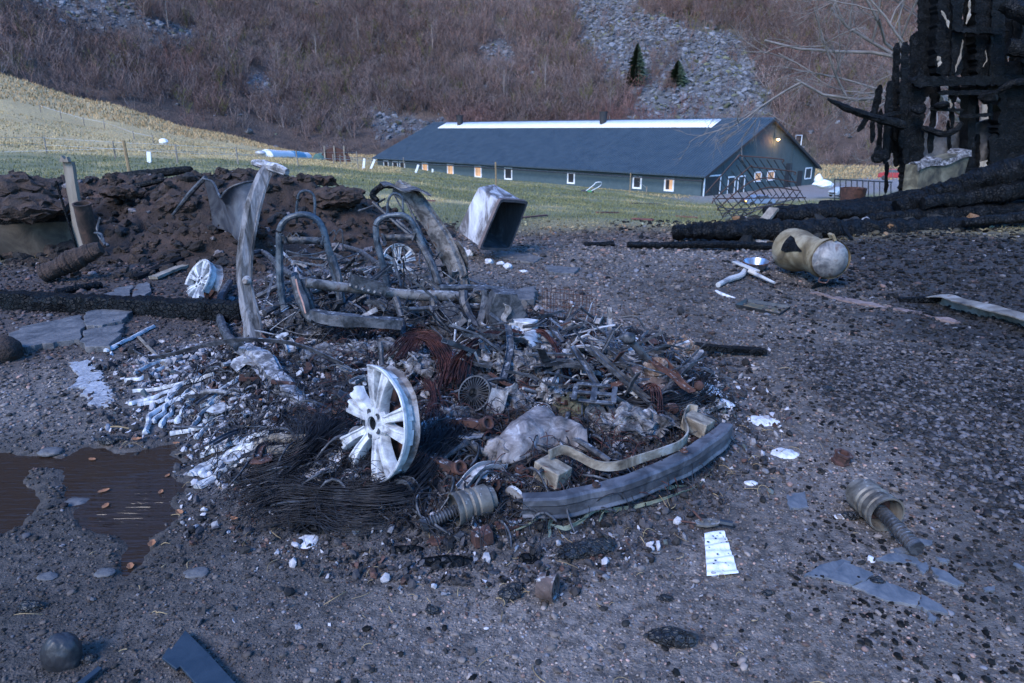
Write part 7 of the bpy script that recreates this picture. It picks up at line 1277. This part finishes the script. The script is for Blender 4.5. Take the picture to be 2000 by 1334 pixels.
# wire clutter and straw
def strands(name, n, r0, r1, a0, a1, ln, rad, m, seed, sel, lift=.02, up=.5):
    g = np.random.default_rng(seed); V = []; T = []; a = np.radians(g.uniform(a0, a1, n)); r = np.exp(g.uniform(math.log(r0), math.log(r1), n)); x, y = r * np.sin(a), r * np.cos(a); k = sel(x, y, r, g); x, y = x[k], y[k]; n = len(x); S = 7
    th = g.random(n) * 6.283; L_ = ln * (.3 + 1.2 * g.random(n) ** 2); cur = g.normal(0, 1.6, n); P = np.zeros((n, S, 3)); px_, py_ = x.copy(), y.copy()
    for s in range(S):
        t = s / (S - 1); P[:, s, 0] = px_; P[:, s, 1] = py_; px_ = px_ + np.cos(th + cur * t) * L_ / S; py_ = py_ + np.sin(th + cur * t) * L_ / S
    P[..., 2] = H(P[..., 0].ravel(), P[..., 1].ravel()).reshape(n, S) + lift + (g.random((n, 1)) * up * L_[:, None]) * np.sin(np.linspace(.1, 3, S))[None]
    dd = np.gradient(P, axis=1); sd = np.cross(dd, [0, 0, 1.]); sd /= np.linalg.norm(sd, axis=2)[..., None] + 1e-9; w_ = rad * (.6 + .8 * g.random((n, 1, 1)))
    A = P + sd * w_; B = P - sd * w_; C_ = P + np.array([0, 0, 1.4]) * w_; V = np.stack([A, B, C_], 2).reshape(-1, 3); T = []
    for s in range(S - 1):
        for e in range(3): T.append([s * 3 + e, s * 3 + (e + 1) % 3, s * 3 + 3 + (e + 1) % 3, s * 3 + 3 + e])
    T = (np.array(T)[None] + (np.arange(n) * S * 3)[:, None, None]).reshape(-1, 4); return tri_mesh(name, V, T, M[m], None, True, 'stuff', True)
inw = lambda x, y, r, g: poly_sd(x, y, WRECK) < -.02
strands('wire_clutter', 6500, 2.1, 7, -32, 22, .16, .0022, 'wire', 221, inw, .03, .5)
strands('copper_clutter', 700, 2.6, 5, -16, 16, .14, .0022, 'copper', 223, inw, .05, .4)
strands('metal_clutter', 500, 2.4, 7, -30, 20, .20, .006, 'steel', 225, inw, .04, .3)
strands('straw', 900, 1.4, 9, -42, 30, .09, .0014, 'straw', 227, lambda x, y, r, g: (g.random(len(x)) < np.where(np.abs(poly_sd(x, y, WRECK)) < .35, .9, .22)) & nopud(x, y), .008, .25)
strands('heap_straw', 500, 8, 12, -45, -8, .3, .004, 'straw', 229, lambda x, y, r, g: poly_sd(x, y, HP) < -1.2, .9, .3) if False else None
# medium broken parts in the engine bay: short tubes, brackets, plates
g = np.random.default_rng(301); k_ = 0; mbs = {'steel': MB(), 'pale_steel': MB(), 'rust': MB()}
while k_ < 230:
    x, y = g.uniform(-2.2, 1.5), g.uniform(2.3, 6.2)
    if poly_sd(np.array([x]), np.array([y]), WRECK)[0] > -.12: continue
    k_ += 1; p = np.array([x, y, Hs(x, y) + .02 + .05 * g.random()]); m = g.choice(['steel', 'steel', 'pale_steel', 'pale_steel', 'rust']); mb = mbs[m]; a = g.random() * 6.28; L_ = .05 + .12 * g.random(); d = np.array([math.cos(a), math.sin(a), g.normal(0, .35)]) * L_; t = g.integers(0, 4)
    if t == 0: mb.tube([p - d, p + d * .2 + g.normal(0, .015, 3), p + d], .006 + .012 * g.random(), 7, 10, amp=.004, nsc=14, seed=k_)
    elif t == 1: mb.sweep([(-.5, -.1), (.5, -.1), (.5, .35), (.42, .35), (.4, .0), (-.4, .0), (-.42, .35), (-.5, .35)], cr([p - d, p + g.normal(0, .02, 3), p + d], 9), sc_=.03 + .03 * g.random(), amp=.008, seed=k_)
    elif t == 2: mb.lathe([(.0, 0), (.5, 0), (.55, .1), (1, .12), (1, -.12), (.5, -.2), (0, -.2)], p, nrm(g.normal(0, 1, 3) + [0, 0, 1.2]), 20); v = mb.v[-1]; mb.v[-1] = p + (v - p) * (.02 + .035 * g.random())
    else: mb.prism([(math.cos(q * 1.05) * L_ * .5 * (.6 + .6 * g.random()), math.sin(q * 1.05) * L_ * .4 * (.6 + .6 * g.random())) for q in range(6)], .006, p, nrm(d), nrm(np.cross([.1, .2, 1], d)), amp=.015, seed=k_)
for m, mb in mbs.items(): tag(mb.build({'steel': 'steel_scrap', 'pale_steel': 'ashen_scrap', 'rust': 'rusty_scrap', 'alloy': 'alloy_scrap'}[m], M[m]), kind='stuff')

# dense tangle of thin rods, springs and strips under and around the cross beam, standing clear of the ground
TG = [flat(*p) for p in [(500, 690), (560, 720), (760, 720), (960, 690), (985, 640), (900, 590), (700, 560), (540, 560)]]; TG2 = [flat(*p) for p in [(860, 720), (1000, 690), (1180, 690), (1330, 740), (1370, 820), (1200, 880), (960, 850), (860, 800)]]
for nm, poly, cnt, hmax, m, sd_ in (('frame_tangle', TG, 210, .26, 'steel', 1), ('frame_tangle_ashen', TG, 60, .2, 'pale_steel', 2), ('engine_tangle', TG2, 230, .2, 'steel', 3), ('engine_tangle_ashen', TG2, 90, .16, 'pale_steel', 4), ('engine_tangle_rusty', TG2, 14, .16, 'rust', 5)):
    g = np.random.default_rng(500 + sd_); P0 = np.array(poly); lo, hi = P0.min(0), P0.max(0); mb = MB(); c_ = 0
    while c_ < cnt:
        x, y = g.uniform(lo, hi)
        if poly_sd(np.array([x]), np.array([y]), poly)[0] > -.05: continue
        c_ += 1; z0 = Hs(x, y); h = hmax * g.random() ** 1.6; a = g.random() * 6.283; L_ = .06 + .22 * g.random() ** 2; d = np.array([math.cos(a), math.sin(a), g.normal(0, .45)]) * L_; p = np.array([x, y, z0 + h]); q0 = p - d; q1 = p + d; q0[2] = max(q0[2], z0 - .02); q1[2] = max(q1[2], z0 - .02); t = g.integers(0, 4)
        if t < 2: mb.tube([q0, p + g.normal(0, .03, 3), q1], .003 + .009 * g.random() ** 2, 5, 10, amp=.006, nsc=12, seed=c_)
        elif t == 2: mb.sweep([(-.5, -.06), (.5, -.06), (.5, .06), (-.5, .06)], cr([q0, p + g.normal(0, .02, 3), q1], 9), sc_=.012 + .03 * g.random(), amp=.012, seed=c_, twist=g.normal(0, 1))
        else: mb.sweep([(-.5, -.1), (.5, -.1), (.5, .35), (.42, .35), (.4, .0), (-.4, .0), (-.42, .35), (-.5, .35)], cr([q0, p + g.normal(0, .02, 3), q1], 9), sc_=.02 + .035 * g.random(), amp=.012, seed=c_)
    tag(mb.build(nm, M[m]), kind='stuff')

TW = [flat(*p) for p in [(440, 990), (520, 900), (620, 850), (660, 930), (760, 960), (850, 900), (890, 930), (800, 1000), (640, 1030), (480, 1020)]]
strands('tyre_wire_fringe', 9000, 2.1, 4.2, -28, 0, .22, .0013, 'wire', 241, lambda x, y, r, g: poly_sd(x, y, TW) + .05 * fbm(x * 5, y * 5, 0, 3, 2) < 0, .02, .35)
strands('kinked_copper', 260, 2.8, 4.6, -12, 8, .16, .0018, 'copper', 243, lambda x, y, r, g: poly_sd(x, y, TG2) < 0, .09, .5)
